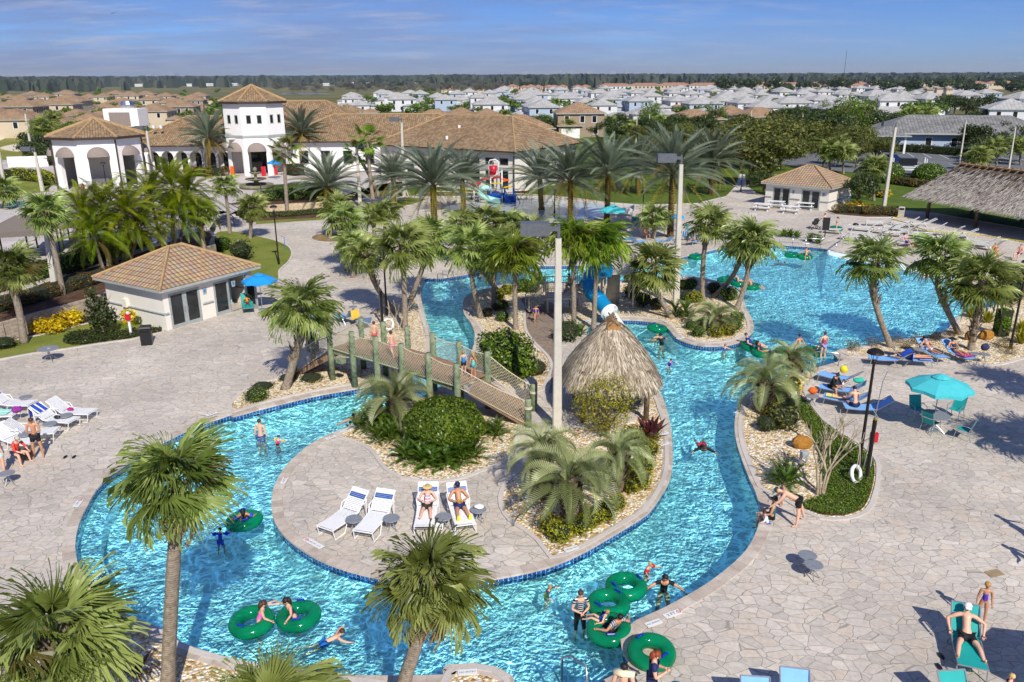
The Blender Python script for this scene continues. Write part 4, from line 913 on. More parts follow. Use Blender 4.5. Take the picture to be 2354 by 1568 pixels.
# ================================================================ broadleaf trees
def limbs(b,h,n,r,rg,spread=.5):
 b.tube([(0,0,-.1),(rg.uniform(-.05,.05)*h,rg.uniform(-.05,.05)*h,h*.35),(0,0,h*.55)],[r,r*.75,r*.5],7)
 for i in range(n):
  a=i*2.4;e=Vector((math.cos(a)*spread*h*.7,math.sin(a)*spread*h*.7,h*rg.uniform(.65,.92)))
  b.tube([(0,0,h*rg.uniform(.2,.4)),e*.5+Vector((0,0,h*.18)),e],[r*.5,r*.3,r*.08],5)
TREES={}
def tree_var(style,v):
 if(style,v)in TREES:return TREES[(style,v)]
 rg=random.Random(v*31+len(style));h=1.;sh=[]
 k,m,n,leaf={'oak':(11,L_OLIVE,3600,.022),'dark':(8,L_DARK,2200,.028),'brt':(8,L_BRT,2200,.026),'scrub':(7,L_GREY,1300,.024),'far':(6,L_DARK,500,.055),'farb':(6,L_BRT,500,.05),'pine':(9,L_BRT,2000,.022)}[style]
 for i in range(k):
  a=i*2.4;u=i/k
  if style=='pine':c=(math.cos(a)*.10,math.sin(a)*.10,.3+.62*u);r=(.26*(1.1-u),.26*(1.1-u),.12)
  else:
   rr=.28*math.sqrt(rg.random())+.06;c=(math.cos(a)*rr,math.sin(a)*rr,.42+.40*rg.random()*(1.1-rr));q=rg.uniform(.15,.24);r=(q,q,q*.8)
  sh.append((c,r))
 f=cloud(v*7+1,n,sh,leaf,.6,.45,.4,3.).mesh(style+'_tree_foliage',m)
 b=MB();limbs(b,.9,6,.035,rg);TREES[(style,v)]=(f,b.mesh(style+'_tree_trunk',K_WOOD,True));return TREES[(style,v)]
def tree(x,y,h,w,style,label,group=None,z0=0.,pos=None,parts=True):
 o=thing({'oak':'oak_tree','pine':'pine_tree','scrub':'bare_scrub_tree','far':'field_oak','farb':'garden_tree'}.get(style,'leafy_tree'),label,'tree',pos or at(x,y,z0),rnd.uniform(0,6.28),group)
 f,k=tree_var(style,rnd.randrange(3));w_=w/.86
 a=put('crown',f,o);a.scale=(w_,w_,h)
 if parts:c=put('trunk',k,o);c.scale=(w_*.8,w_*.8,h)
 return o
for x,y,h,w,st,lb in((1725,425,7.5,9,'oak','broad olive oak beside the path to the parking lot'),(1765,430,7.5,9,'oak','broad olive oak left of the right pool house'),(1700,390,9,10,'oak','large olive oak behind two others at the lawn'),(1790,392,8,9,'oak','olive oak just behind the right pool house roof'),(1745,360,9,11,'oak','olive oak in the middle of the tree belt'),(1830,365,8,9,'oak','olive oak above the right pool house roof')):tree(x,y,h,w,st,lb,'oaks along the lawn')
tree(1968,482,4.6,3.6,'dark','small dark tree at the corner of the right pool house');tree(1755,448,3.2,4.,'dark','dark bushy tree beside the far path')
# magnolia at the pool house: open dark glossy foliage on a pale stem
t=thing('magnolia_tree','slender dark glossy tree at the pool house side wall','tree',at(240,768))
cloud(21,1500,[((0,0,1.0),(.95,.95,.7)),((-.1,0,1.75),(.7,.7,.55)),((-.35,0,2.5),(.4,.4,.5))],.1,.5,.3,.3).build('crown',L_DARK,t);b=MB();limbs(b,2.9,9,.06,rnd,.35);b.build('trunk',K_PALE,t)
# bare crepe myrtle
t=thing('bare_tree','bare pale many-stemmed crepe myrtle in the green ground cover','tree',at(1885,1138));b=MB()
def grow(p,d,l,r,dep):
 q=p+d*l*.5+Vector((rnd.uniform(-.04,.04),rnd.uniform(-.04,.04),0));e=p+d*l
 b.tube([p,q,e],[r,r*.85,r*.7],6,cap=False)
 if dep:
  for i in range(2 if dep<3 else 3):
   a=rnd.uniform(0,6.28);s_=rnd.uniform(.28,.6);nd=(d+Vector((math.cos(a),math.sin(a),0))*s_+Vector((0,0,.18))).normalized();grow(e,nd,l*rnd.uniform(.6,.85),r*.68,dep-1)
for a in range(4):grow(Vector((math.cos(a*1.6)*.1,math.sin(a*1.6)*.1,-.05)),Vector((math.cos(a*1.6)*.14,math.sin(a*1.6)*.1,1)).normalized(),1.05,.055,3)
b.build('trunk',K_PALE,t,True)
t=thing('bare_sapling','bare grey sapling beside the black flagpole lamp','tree',at(915,760));b=MB()
for a in range(3):grow(Vector((math.cos(a*2.1)*.08,math.sin(a*2.1)*.08,-.05)),Vector((math.cos(a*2.1)*.25,math.sin(a*2.1)*.2,1)).normalized(),.8,.035,2)
b.build('trunk',K_PALE,t,True)
# rocks
M_ROCK=ground_mat('orange_sandstone',[c3('7c5426'),c3('a87838'),c3('c49452')],2.,9.,.8,.2)
def rock(x,y,s,label):
 b=MB();b.ell((0,0,s[2]*.42),(s[0]/2,s[1]/2,s[2]/2),9,6)
 b.v=[(v[0]*(1+.25*noise.noise(Vector(v)*1.7+Vector((x,y,0)))),v[1]*(1+.25*noise.noise(Vector(v)*1.9)),v[2]*(1+.2*noise.noise(Vector(v)*2.3)))for v in b.v]
 p=at(x,y);o=b.build('boulder',M_ROCK,loc=p);tag(o,label,'rock')
rock(1842,1030,(.85,.6,.6),'orange boulder in the right bank gravel by the bare tree');rock(2266,780,(.8,.6,.6),'orange boulder left of the square hedge');rock(2226,782,(.5,.5,.6),'orange boulder behind the stout palm trunk')
# ================================================================ buildings and structures
TILES=[c3('8a5a3c'),c3('a87850'),c3('bb8f60'),c3('9a7a68')]
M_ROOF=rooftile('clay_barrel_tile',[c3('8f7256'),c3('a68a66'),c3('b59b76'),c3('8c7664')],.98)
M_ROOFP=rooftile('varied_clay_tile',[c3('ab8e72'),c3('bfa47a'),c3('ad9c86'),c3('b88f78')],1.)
M_RIDGE=mat('ridge_tile',c3('aa8c64'),.85,var=.2,sc=3.)
M_WHITE=stucco('white_stucco',c3('f0ede8'));M_CREAM=stucco('cream_stucco',c3('e6e0d4'));M_TRIM=mat('grey_trim',c3('a4a8a4'),.6)
M_GUT=mat('dark_bronze_gutter',c3('3a2e28'),.5);M_AWN=mat('taupe_awning_canvas',c3('8d8078'),.9,var=.08)
M_GLASS=glassmat();M_FRAME=mat('grey_door_frame',c3('9aa09e'),.5);M_IN=mat('shaded_interior',(.10,.085,.075),.9)
M_STEEL=mat('stainless_steel',(.62,.63,.64),.28,1.,.05);M_POLE=mat('pale_concrete_pole',c3('c6c0b2'),.85,var=.08,sc=3.);M_LHEAD=mat('grey_lamp_housing',c3('6a6d72'),.45,.3)
M_WP=mat('white_paint',(.78,.78,.77),.4,var=.03);M_DK=mat('weathered_deck_board',c3('8d7258'),.85,var=.25,sc=5.);M_POST=barkmat('green_weathered_post',[c3('4d5a44'),c3('7d8a6c'),c3('a09c84')],1.,5.)
M_ROPE=mat('pale_rope',c3('c4b9a0'),.9)
def hip_roof(a,b_,z,pitch,over=.5,inset=None,m=None,name='roof',parent=None,thick=.16,ridge=True):
 """hip roof over an a x b plan centred at the origin; long axis x"""
 A,B=a/2+over,b_/2+over;ins=B if inset is None else inset
 ins=min(ins,A);h=B*pitch;rx=A-ins;s=MB();sl=math.hypot(B,h);se=math.hypot(ins,h)
 r0,r1=(-rx,0,z+h),(rx,0,z+h);c=[(-A,-B,z),(A,-B,z),(A,B,z),(-A,B,z)]
 s.face([c[0],c[1],r1,r0],0,[(0,0),(2*A,0),(A+rx,sl),(A-rx,sl)])
 s.face([c[2],c[3],r0,r1],0,[(0,0),(2*A,0),(A+rx,sl),(A-rx,sl)])
 s.face([c[1],c[2],r1],0,[(0,0),(2*B,0),(B,se)]);s.face([c[3],c[0],r0],0,[(0,0),(2*B,0),(B,se)])
 o=s.build(name,m or M_ROOF,parent)
 f=MB()
 for i in range(4):
  p,q=c[i],c[(i+1)%4];f.quad((p[0],p[1],z-thick),(q[0],q[1],z-thick),(q[0],q[1],z-.003),(p[0],p[1],z-.003))
 f.face([(p[0],p[1],z-thick)for p in reversed(c)])
 f.build('fascia',M_GUT if m is None else M_TRIM,o)
 if ridge:
  k=MB()
  for p,e in((c[0],r0),(c[3],r0),(c[1],r1),(c[2],r1),(r0,r1)):
   if(Vector(e)-Vector(p)).length>.1:k.tube([Vector(p)+Vector((0,0,.02)),Vector(e)+Vector((0,0,.04))],.10,6)
  k.build('ridge_cap',M_RIDGE,o)
 return o
def cone_roof(r,n,z,h,parent,rot=0.,over=.7):
 s=MB();s2=MB();k=MB();P=[((r+over)*math.cos(rot+2*PI*i/n),(r+over)*math.sin(rot+2*PI*i/n),z)for i in range(n)];ap=(0,0,z+h)
 for i in range(n):
  p,q=P[i],P[(i+1)%n];L=(Vector(q)-Vector(p)).length;sl=math.hypot((r+over)*math.cos(PI/n),h)
  s.face([p,q,ap],0,[(0,0),(L,0),(L/2,sl)]);k.tube([Vector(p)+Vector((0,0,.02)),Vector(ap)+Vector((0,0,.04))],.14,6)
  s2.quad((p[0],p[1],z-.3),(q[0],q[1],z-.3),(q[0],q[1],z-.003),(p[0],p[1],z-.003))
 s2.face([(p[0],p[1],z-.3)for p in reversed(P)])
 o=s.build('roof',M_ROOF,parent);s2.build('fascia',M_GUT,o);k.build('ridge_cap',M_RIDGE,o);return o
def arch(x0,x1,z0,z1,n=10):
 """opening with a round head"""
 r=(x1-x0)/2;c=(x0+x1)/2;return[(x0,z0),(x1,z0)]+[(c+r*math.cos(PI*i/n),z1-r+r*math.sin(PI*i/n))for i in range(n+1)]
def rect(x0,x1,z0,z1):return[(x0,z0),(x1,z0),(x1,z1),(x0,z1)]
def wall_open(p,q,z0,z1,ops,m,parent,name='wall',rev=.35):
 """upright wall from p to q (outside on the right-hand side when walking p to q) with true openings and reveals"""
 p,q=Vector(p),Vector(q);d=(q-p).normalized();L=(q-p).length;nrm=Vector((d.y,-d.x));s=MB()
 P3=lambda u,z,k=0.:(p.x+d.x*u-nrm.x*k,p.y+d.y*u-nrm.y*k,z)
 loops=[[(0,z0),(L,z0),(L,z1),(0,z1)]]+[[(u,max(w,z0+.004))for u,w in o]for o in ops]
 tr=tessellate_polygon([[Vector((u,w,0))for u,w in l]for l in loops]);flat=[c for l in loops for c in l]
 s.add([P3(*c)for c in flat],[t for t in tr])
 for o in ops:
  n=len(o)
  for i in range(n):a,c=o[i],o[(i+1)%n];s.quad(P3(*a),P3(*c),P3(*c,rev),P3(*a,rev))
 return s.build(name,m,parent),P3
def pane(P3,op,k,m,parent,name='window'):
 s=MB();s.face([P3(u,w,k)for u,w in op]);return s.build(name,m,parent)
def framed(P3,u0,u1,z0,z1,parent,name='window',fw=.1,k=.12,mull=0,fm=None):
 """window or door set back in its opening: frame with a pane under it"""
 s=MB();a=lambda u,w,kk:Vector(P3(u,w,kk))
 def bar(x0,x1,y0,y1):
  v=[a(x0,y0,k),a(x1,y0,k),a(x1,y1,k),a(x0,y1,k),a(x0,y0,k+.08),a(x1,y0,k+.08),a(x1,y1,k+.08),a(x0,y1,k+.08)]
  s.add(v,[(0,1,2,3),(7,6,5,4),(0,4,5,1),(1,5,6,2),(2,6,7,3),(3,7,4,0)])
 bar(u0,u0+fw,z0,z1);bar(u1-fw,u1,z0,z1);bar(u0+fw,u1-fw,z1-fw,z1);bar(u0+fw,u1-fw,z0,z0+fw*1.4)
 for i in range(mull):c=u0+(u1-u0)*(i+1)/(mull+1);bar(c-fw*.6,c+fw*.6,z0+fw*1.4,z1-fw)
 o=s.build(name,fm or M_FRAME,parent);pane(P3,rect(u0+.02,u1-.02,z0+.02,z1-.02),k+.05,M_GLASS,o,'pane');return o
def awning(P3,u0,u1,z,parent,drop=.0,out=.9):
 s=MB();r=(u1-u0)/2;c=(u0+u1)/2;n,m_=12,5;vs=[]
 for j in range(m_+1):
  t=PI/2*j/m_
  for i in range(n+1):
   a=PI*i/n;vs.append(P3(c+r*math.cos(a)*(1 if j<m_ else 1),z+r*.92*math.sin(a)*math.cos(t),-.03-out*math.sin(t)*math.sin(a)**.6))
 s.add(vs,[(j*(n+1)+i,j*(n+1)+i+1,(j+1)*(n+1)+i+1,(j+1)*(n+1)+i)for j in range(m_)for i in range(n)])
 return s.build('awning',M_AWN,parent,True)
 # ---- octagonal pavilion at the left
gz=thing('octagon_pavilion','white octagonal pavilion with arched openings and taupe half-round awnings','building',(-51.9,103.2,TZ),math.radians(25))
n8,rr=8,5.3;V8=[(rr*math.cos(PI/8+2*PI*i/8),rr*math.sin(PI/8+2*PI*i/8))for i in range(8)]
for i in range(8):
 p,q=V8[i],V8[(i+1)%8];L=(Vector(q)-Vector(p)).length
 front=(p[1]+q[1])<4
 o,P3=wall_open(p,q,0,6.3,[rect(L/2-1.15,L/2+1.15,0,4.05)]if front else[],M_WHITE,gz,'wall',.5)
 if front:awning(P3,L/2-1.25,L/2+1.25,4.05,gz)
 if i in(4,6,7):s=MB();s.tube([(p[0]*1.03,p[1]*1.03,.1),(p[0]*1.03,p[1]*1.03,6.1)],.09,6);s.build('downspout',M_GUT,gz)
cone_roof(rr,8,6.35,2.0,gz,PI/8)
s=MB();s.poly([(x*.96,y*.96)for x,y in V8],.02);s.build('floor',M_CONC,gz)
s=MB();s.box((0,1.2,2.5),(5.2,.3,5.));s.build('inner_wall',M_CREAM,gz);s=MB();s.box((-.6,-1.2,.55),(2.6,.7,1.1));s.build('bar_counter',M_CREAM,gz)
# ---- clubhouse
cl=thing('clubhouse','long white clubhouse with brown barrel tile roofs and an octagonal tower','building',(-36,118,TZ))
def wing(a,b_,z,cx,cy,rot,pitch,inset=None,ops=(),rev=.5,m=M_WHITE,base=0.):
 e=bpy.data.objects.new('wing',None);COL.objects.link(e);e.parent=cl;e.location=(cx+36,cy-118,0);e.rotation_euler=(0,0,rot)
 o,P3=wall_open((-a/2,-b_/2),(a/2,-b_/2),base,z,[w for w,k in ops],m,e,'front_wall',rev)
 s=MB();s.quad((a/2,-b_/2,base),(a/2,b_/2,base),(a/2,b_/2,z),(a/2,-b_/2,z));s.build('side_wall',m,e);s=MB();s.quad((-a/2,b_/2,base),(-a/2,-b_/2,base),(-a/2,-b_/2,z),(-a/2,b_/2,z));s.build('side_wall',m,e)
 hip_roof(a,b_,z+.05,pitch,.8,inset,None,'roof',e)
 return e,P3
arcs=[(arch(1.0+i*2.05,2.75+i*2.05,0,2.95),'a')for i in range(8)]
w1,P3=wing(19,14,3.75,-46.5,126,0.,.48,None,arcs)
s=MB();s.box((0,-5.2,1.8),(18.8,.1,3.6));s.build('inner_wall',M_CREAM,w1)
for i in range(8):
 x=-9.5+1.9+i*2.05;s=MB();s.box((x,-5.32,1.35),(1.3,.08,2.4));s.build('arcade_window',M_GLASS,w1)
w2,P3=wing(30,14,4.2,-19.,126.5,0.,.44,None,[(rect(3+i*3.2,4.4+i*3.2,.9,2.9),'w')for i in range(8)],.2)
for i in range(8):framed(P3,3+i*3.2,4.4+i*3.2,.9,2.9,w2)
w0,P3=wing(26,18,4.6,-33.,131,0.,.5)
fd=Vector((math.cos(math.radians(147)),math.sin(math.radians(147))));dd=Vector((fd.y,-fd.x));K=Vector((.3,101.7));L3,D3=22.,16.
cc=K+fd*L3/2+dd*D3/2
ops=[(rect(15.4+i*2.2,16.8+i*2.2,2.35,3.35),'u')for i in range(3)]+[(rect(15.4+i*2.2,16.8+i*2.2,-.6,1.75),'l')for i in range(3)]+[(rect(2+i*2.6,3.3+i*2.6,-.4,1.9),'l')for i in range(4)]
w3,P3=wing(L3,D3,4.2,cc.x,cc.y,math.radians(147-180),.42,6.2,ops,.2,M_CREAM,-1.0)
for o_,k in ops:framed(P3,o_[0][0],o_[1][0],o_[0][1],o_[2][1],w3,'window',.09,.06)
s=MB();s.box((0,-D3/2-.03,2.02),(L3-.1,.06,.35));s.build('trim_band',M_TRIM,w3)
b=MB();b.tube([(L3/2+.12,-D3/2-.12,-1),(L3/2+.12,-D3/2-.12,4.1)],.09,6);b.build('downspout',M_GUT,w3)
s=MB();s.box((0,0,0),(5.,3.4,2.5));o=s.build('rooftop_equipment_house',M_WHITE,cl,loc=(-56.5+36,122-118,7.6))
s=MB();s.box((-.2,-1.72,-.2),(3.,.06,1.9));s.build('louver',M_AWN,o);s=MB();s.lathe([(.9,0),(.95,.5),(.8,1.),(.7,1.)],12,(.3,.2,1.26));s.build('exhaust_fan',M_STEEL,o)
for x,y,z in((-52,120.5,6.3),(-51,120.6,6.3),(-7,112,6.6),(-8.5,109,5.4),(-2,107.8,5.9)):
 s=MB();s.box((0,0,0),(.3,.4,.45));s.build('roof_vent',M_WP,cl,loc=(x+36,y-118,z))
 # tower
tw=bpy.data.objects.new('tower',None);COL.objects.link(tw);tw.parent=cl;tw.location=(-.3,-.6,0);tw.rotation_euler=(0,0,math.radians(16))
rt=4.35;T8=[(rt*math.cos(PI/8+2*PI*i/8),rt*math.sin(PI/8+2*PI*i/8))for i in range(8)]
for i in range(8):
 p,q=T8[i],T8[(i+1)%8];L=(Vector(q)-Vector(p)).length
 if p[1]+q[1]<3:
  ops=[rect(L/2-1.05,L/2-.35,6.95,8.2),rect(L/2+.35,L/2+1.05,6.95,8.2)]
  low=[rect(L/2-1.2,L/2+1.2,0,3.35)]
  o,P3=wall_open(p,q,0,9.9,low+ops,M_WHITE,tw,'wall',.35)
  for w in ops:framed(P3,w[0][0],w[1][0],w[0][1],w[2][1],tw,'window',.09,.02,0,M_TRIM)
  awning(P3,L/2-1.28,L/2+1.28,3.35,tw)
  s=MB();a_,c_=Vector((*p,5.35)),Vector((*q,5.35));s.beam(a_*1.0+Vector((p[0]*.008,p[1]*.008,0)),c_+Vector((q[0]*.008,q[1]*.008,0)),.14,.3);s.build('trim_band',M_TRIM,tw)
 else:wall_open(p,q,0,9.9,[],M_WHITE,tw)
cone_roof(rt,8,9.95,2.1,tw,PI/8,.55)
s=MB();s.box((0,1.,2.),(7.,.2,4.));s.build('inner_wall',M_CREAM,tw);s=MB();s.box((.3,.88,1.5),(2.6,.08,2.9));s.build('entry_door',M_GLASS,tw)
s=MB();s.box((0,.6,5.),(7.2,7.2,.1));s.build('inner_ceiling',M_CREAM,tw)
s=MB();s.box((2.05,-4.25,1.75),(.32,.05,.45));s.build('red_wall_sign',mat('red_paint',c3('c01420'),.4),tw)
bpy.context.view_layer.update()
for e in[o for o in cl.children if o.type=='EMPTY']:
 for ch in list(e.children):M_=e.matrix_local@ch.matrix_local;ch.parent=cl;ch.matrix_local=M_
 bpy.data.objects.remove(e)
 # ---- the two pool houses
def pool_house(F,Lc,Rc,z,label,doors_right,doors_left,open_bay=None,pitch=.5):
 F,Lc,Rc=Vector(F),Vector(Lc),Vector(Rc);u=(Rc-F);ov=.45
 a,b_=u.length-2*ov,(Lc-F).length-2*ov;ang=math.atan2(u.y,u.x);v=Vector((-u.y,u.x)).normalized()
 if v.dot(Lc-F)<0:v=-v
 c=F+u/2+v*(b_/2+ov)
 t=thing('pool_house',label,'building',(c.x,c.y,0),ang)
 sy=1
 W=[(-a/2,-b_/2),(a/2,-b_/2),(a/2,b_/2),(-a/2,b_/2)]
 for i,drs in((0,doors_right),(3,doors_left),(1,[]),(2,[])):
  p,q=W[i],W[(i+1)%4]
  o,P3=wall_open(p,q,0,z,[rect(x0,x1,.0,2.12)for x0,x1,k in drs],M_CREAM,t,'wall',.1)
  for x0,x1,k in drs:
   if k==2:
    for s_ in(0,1):
     w=(x1-x0)/2;d=framed(P3,x0+s_*w,x0+(s_+1)*w,0,2.12,t,'door',.14,.0)
     h=MB();h.tube([P3(x0+w+(.1 if s_ else-.1),.9,-.06),P3(x0+w+(.1 if s_ else-.1),1.15,-.06)],.025,6);h.build('handle',M_STEEL,d)
   elif k==1:framed(P3,x0,x1,0,2.12,t,'door',.14,0.)
   else:pane(P3,rect(x0,x1,0,2.12),1.4,mat('pale_blue_interior',c3('a8c4d8'),.8),t,'inner_wall')
  L=(Vector(q)-Vector(p)).length;segs=[0]+[e for x0,x1,k in drs for e in(x0-.12,x1+.12)]+[L]
  for k in range(0,len(segs),2):
   if segs[k+1]-segs[k]>.2:s=MB();s.tube([P3(segs[k],1.0,-.03),P3(segs[k+1],1.0,-.03)],.065,8);s.build('trim_rail',M_TRIM,t)
  for x0,x1,k in drs[:2]:
   s=MB();y=x1+.35;s.face([P3(y-.17,1.95,-.025),P3(y-.12,1.55,-.025),P3(y+.12,1.55,-.025),P3(y+.17,1.95,-.025)][::-1]);o_=s.build('wall_plaque',mat('grey_plaque',c3('9aa6ae'),.5),t)
   s=MB();s.face([P3(y-.08,1.85,-.031),P3(y-.05,1.66,-.031),P3(y+.06,1.66,-.031),P3(y+.08,1.85,-.031)][::-1]);s.build('palm_emblem',mat('blue_emblem',c3('3a78b0'),.5),o_)
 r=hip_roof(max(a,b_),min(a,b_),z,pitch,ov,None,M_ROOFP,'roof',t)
 if b_>a:r.rotation_euler=(0,0,PI/2)
 return t,a,b_
z_=2.55
ph1,a_,bb=pool_house((-19.98,44.0),(-25.7,47.0),(-16.1,50.3),z_,'small cream pool house with multicoloured tile roof, nearest at the left',[(.35,2.5,2),(3.5,4.65,1),(4.65,5.9,0)],[])
s=MB();s.box((-a_/2-.1,.8,1.2),(.2,.4,.5));s.build('meter_box',M_CREAM,ph1)
dj=MB();dj.box((a_/2-.55,-bb/2-.5,1.06),(.07,.95,2.1));o=dj.build('open_door',M_FRAME,ph1);dj=MB();dj.box((a_/2-.55,-bb/2-.5,1.1),(.09,.66,1.6));dj.build('pane',M_GLASS,o)
ph2,a_,bb=pool_house((34.3,86.2),(28.2,91.6),(39.2,91.6),z_,'small cream pool house with two pairs of glass doors behind white picnic tables',[],[(.9,2.9,2),(4.2,6.3,2)])
# ---- thatch
M_THATCH=leafmat('grey_thatch',[c3('6c5d4e'),c3('9c8c79'),c3('c4b7a4')],.05,.9);M_THB=mat('thatch_underlay',c3('5c5044'),.95,var=.3)
M_LOG=barkmat('round_timber',[c3('55483a'),c3('7a6a56'),c3('988874')],1.,6.)
M_THATCHP=leafmat('pale_thatch',[c3('7d7368'),c3('aaa093'),c3('d0c8bc')],.05,.9)
def thatch(fn,us,n,parent,L=.5,w=.022,rg=rnd,m=None):
 """strips laid down the slope over a roof surface fn(u, t), t = 0 at the ridge, 1 at the eave"""
 b=MB()
 for i in range(n):
  u=us(rg);t=math.sqrt(rg.random())*1.02;p=Vector(fn(u,t));e=.02;q=Vector(fn(u,min(t+e,1.25)));d=(q-p).normalized()
  s_=(Vector(fn(u+.002,t))-p);s_=s_.normalized()if s_.length>1e-7 else Vector((1,0,0));nr=s_.cross(d).normalized()
  if nr.z<0:nr=-nr
  d=(d+s_*rg.uniform(-.3,.3)+nr*rg.uniform(-.02,.16)).normalized();l=L*rg.uniform(.6,1.3);W=w*rg.uniform(.6,1.5)
  o=p+nr*rg.uniform(.0,.07);m_=o+d*l*.6;e_=o+d*l+Vector((0,0,-.05*l))
  b.add([o-s_*W,o+s_*W,m_+s_*W,m_-s_*W,e_],[(0,1,2,3),(3,2,4)])
 o=b.build('thatch',m or M_THATCH,parent);o['kind']='stuff';return o
hc=Vector((4.3,32.75,0));hut=thing('thatched_hut','round-cornered thatched hut with timber posts on the island','hut',hc,.05)
def hut_fn(u,t):
 a=u*2*PI;c,s_=math.cos(a),math.sin(a);k=1/(abs(c)**3+abs(s_)**3)**(1/3.)
 r=.22+1.72*t;return(c*k*r*1.02,s_*k*(.05+1.8*t),4.0-2.15*t**1.28-.2*max(0,t-.88)*4)
b=MB();NU,NT_=48,10
b.add([hut_fn(i/NU,j/NT_)for j in range(NT_+1)for i in range(NU)],[(j*NU+i,(j+1)*NU+i,(j+1)*NU+(i+1)%NU,j*NU+(i+1)%NU)for j in range(NT_)for i in range(NU)])
ro=b.build('thatched_roof',M_THB,hut,True);thatch(hut_fn,lambda r:r.random(),15000,ro,.42,.02)
for x in(-1.35,1.35):
 for y in(-1.35,1.35):b=MB();b.tube([(x,y,0),(x,y,2.3)],.12,8);b.build('post',M_LOG,hut,True)
M_COCO=mat('coir_ridge_mat',c3('a87c4c'),.95,var=.2)
b=MB();b.tube([(0,-.42,3.9),(0,.42,3.9)],.3,10);b.box((0,-.3,3.72),(.55,.3,.5));b.build('ridge_mat',M_COCO,hut)
for y in(-.42,-.12,.18,.42):
 for sx in(-1,1):b=MB();b.beam((sx*-.12,y,4.32),(sx*.78,y+.04,3.42),.09,.06);b.build('ridge_pole',M_LOG,hut)
 # large pavilion at the right edge
du,dn=Vector((.30,-.954)),Vector((.954,.30));eo=du*-67.4+dn*64.2
tk=thing('thatched_pavilion','large thatched pavilion on round timber posts at the right edge','pavilion',(eo.x,eo.y,0),math.atan2(du.y,du.x))
LT,WT=24.,8.8
def tk_fn(side):
 def f(u,t):
  if side in(0,1):
   y0=(WT/2);x=1.9*(1-t)+u*(LT-3.8*(1-t));y=WT/2+(-1 if side==0 else 1)*(WT/2)*t;return(x,y,5.35-3.1*t**.92)
  x=1.9-1.9*t;return(x,WT/2+(u-.5)*WT*t,5.35-3.1*t**.92)
 return f
b=MB()
for sd in(0,1,2):
 f=tk_fn(sd);NU=20
 b.add([f(i/NU,j/8)for j in range(9)for i in range(NU+1)],[(j*(NU+1)+i,(j+1)*(NU+1)+i,(j+1)*(NU+1)+i+1,j*(NU+1)+i+1)for j in range(8)for i in range(NU)])
ro=b.build('thatched_roof',M_THB,tk)
# local +y of the pavilion points away from the pool
parts_=[]
for sd,n in((0,6500),(1,9500),(2,4500)):
 o=thatch(tk_fn(sd),lambda r:r.random(),n,ro,.62,.035,m=M_THATCHP)
for x in(1.6,7.6,13.6,19.6):
 for y in(1.5,WT-1.5):b=MB();b.tube([(x,y,0),(x,y,3.4)],.17,8);b.build('post',M_LOG,tk,True)
b=MB();b.beam((1.8,WT/2,5.42),(LT-2,WT/2,5.42),.5,.14);b.build('ridge_mat',M_COCO,tk)
for i in range(24):
 x=2.1+i*.85
 for sd in(-1,1):b=MB();b.beam((x,WT/2-sd*.1,5.62),(x,WT/2+sd*1.05,4.95),.1,.08);b.build('ridge_pole',M_LOG,tk)
 # ---- rope bridge over the lazy river
A0,B0=Vector((-8.69,36.61)),Vector((-2.22,31.45));ub=(B0-A0).normalized();nb=Vector((-ub.y,ub.x));nb=nb if nb.y>0 else-nb;WB=1.75;LB=(B0-A0).length;ZD=1.6
br=thing('rope_bridge','wooden footbridge with green posts and rope netting over the lazy river','bridge',(A0.x,A0.y,0),math.atan2(ub.y,ub.x))
deck=MB();nbd=62
for i in range(nbd):
 x=LB*(i+.5)/nbd;deck.box((x,WB/2,ZD+.22*math.sin(PI*x/LB)),(LB/nbd-.012,WB,.05))
dk=deck.build('deck',M_DK,br)
b=MB()
for y in(0.02,WB-.02):
 b=MB()
 for i in range(12):x0,x1=LB*i/12,LB*(i+1)/12;b.beam((x0,y,ZD-.16+.22*math.sin(PI*x0/LB)),(x1,y,ZD-.16+.22*math.sin(PI*x1/LB)),.1,.26)
 b.build('side_beam',M_POST,br)
XP=[0.02,LB*.2,LB*.4,LB*.6,LB*.8,LB-.02]
tops={}
for k,x in enumerate(XP):
 for sd,y in((0,-.12),(1,WB+.12)):
  zt=ZD+1.05+.22*math.sin(PI*x/LB);z0=-.1 if x<2.2 or x>LB-1.2 else-1.1
  b=MB();b.tube([(x,y,z0),(x,y,zt)],[.15,.135],10);b.build('post',M_POST,br,True);tops[(sd,k)]=(x,y,zt)
  # stairs at both ends
Sr=Vector((1.9,-.5));ST=Matrix.Rotation(-br.rotation_euler.z,2)
def stair(p0,dirv,run,w,n,name,steps_m):
 d=dirv.normalized();sd=Vector((-d.y,d.x));s=MB();st_=MB()
 for i in range(n):
  c=p0+d*run*(i+.5)/n;z=ZD*(1-(i+1)/(n+1));s.box((c.x,c.y,z),(run/n+.04,w,.06),math.atan2(d.y,d.x));st_.box((c.x-d.x*run/n*.5,c.y-d.y*run/n*.5,z+.07),(.03,w,.12),math.atan2(d.y,d.x))
 for k in(-1,1):e=p0+sd*(w/2*k);q=e+d*run;s.beam((e.x,e.y,ZD-.2),(q.x,q.y,.06),.09,.26)
 o=s.build(name,steps_m,br);st_.build('riser',M_TRIM,o)
er=ST@Vector((2.3,-.35));stair(Vector((LB,WB/2)),er,2.4,1.55,8,'stair',M_DK)
el_=ST@(at(703,848).xy-(A0+nb*WB/2));stair(Vector((0,WB/2)),el_,min(2.6,el_.length),1.55,8,'stair',M_DK)
def sidepost(p,zt,key):
 b=MB();b.tube([(p.x,p.y,-.1),(p.x,p.y,zt)],[.15,.135],10);b.build('post',M_POST,br,True);tops[key]=(p.x,p.y,zt)
 b=MB();b.torus((p.x,p.y,zt-.35),.15,.03,14,5);b.torus((p.x,p.y,zt-.41),.15,.03,14,5);b.build('rope_lashing',M_ROPE,br)
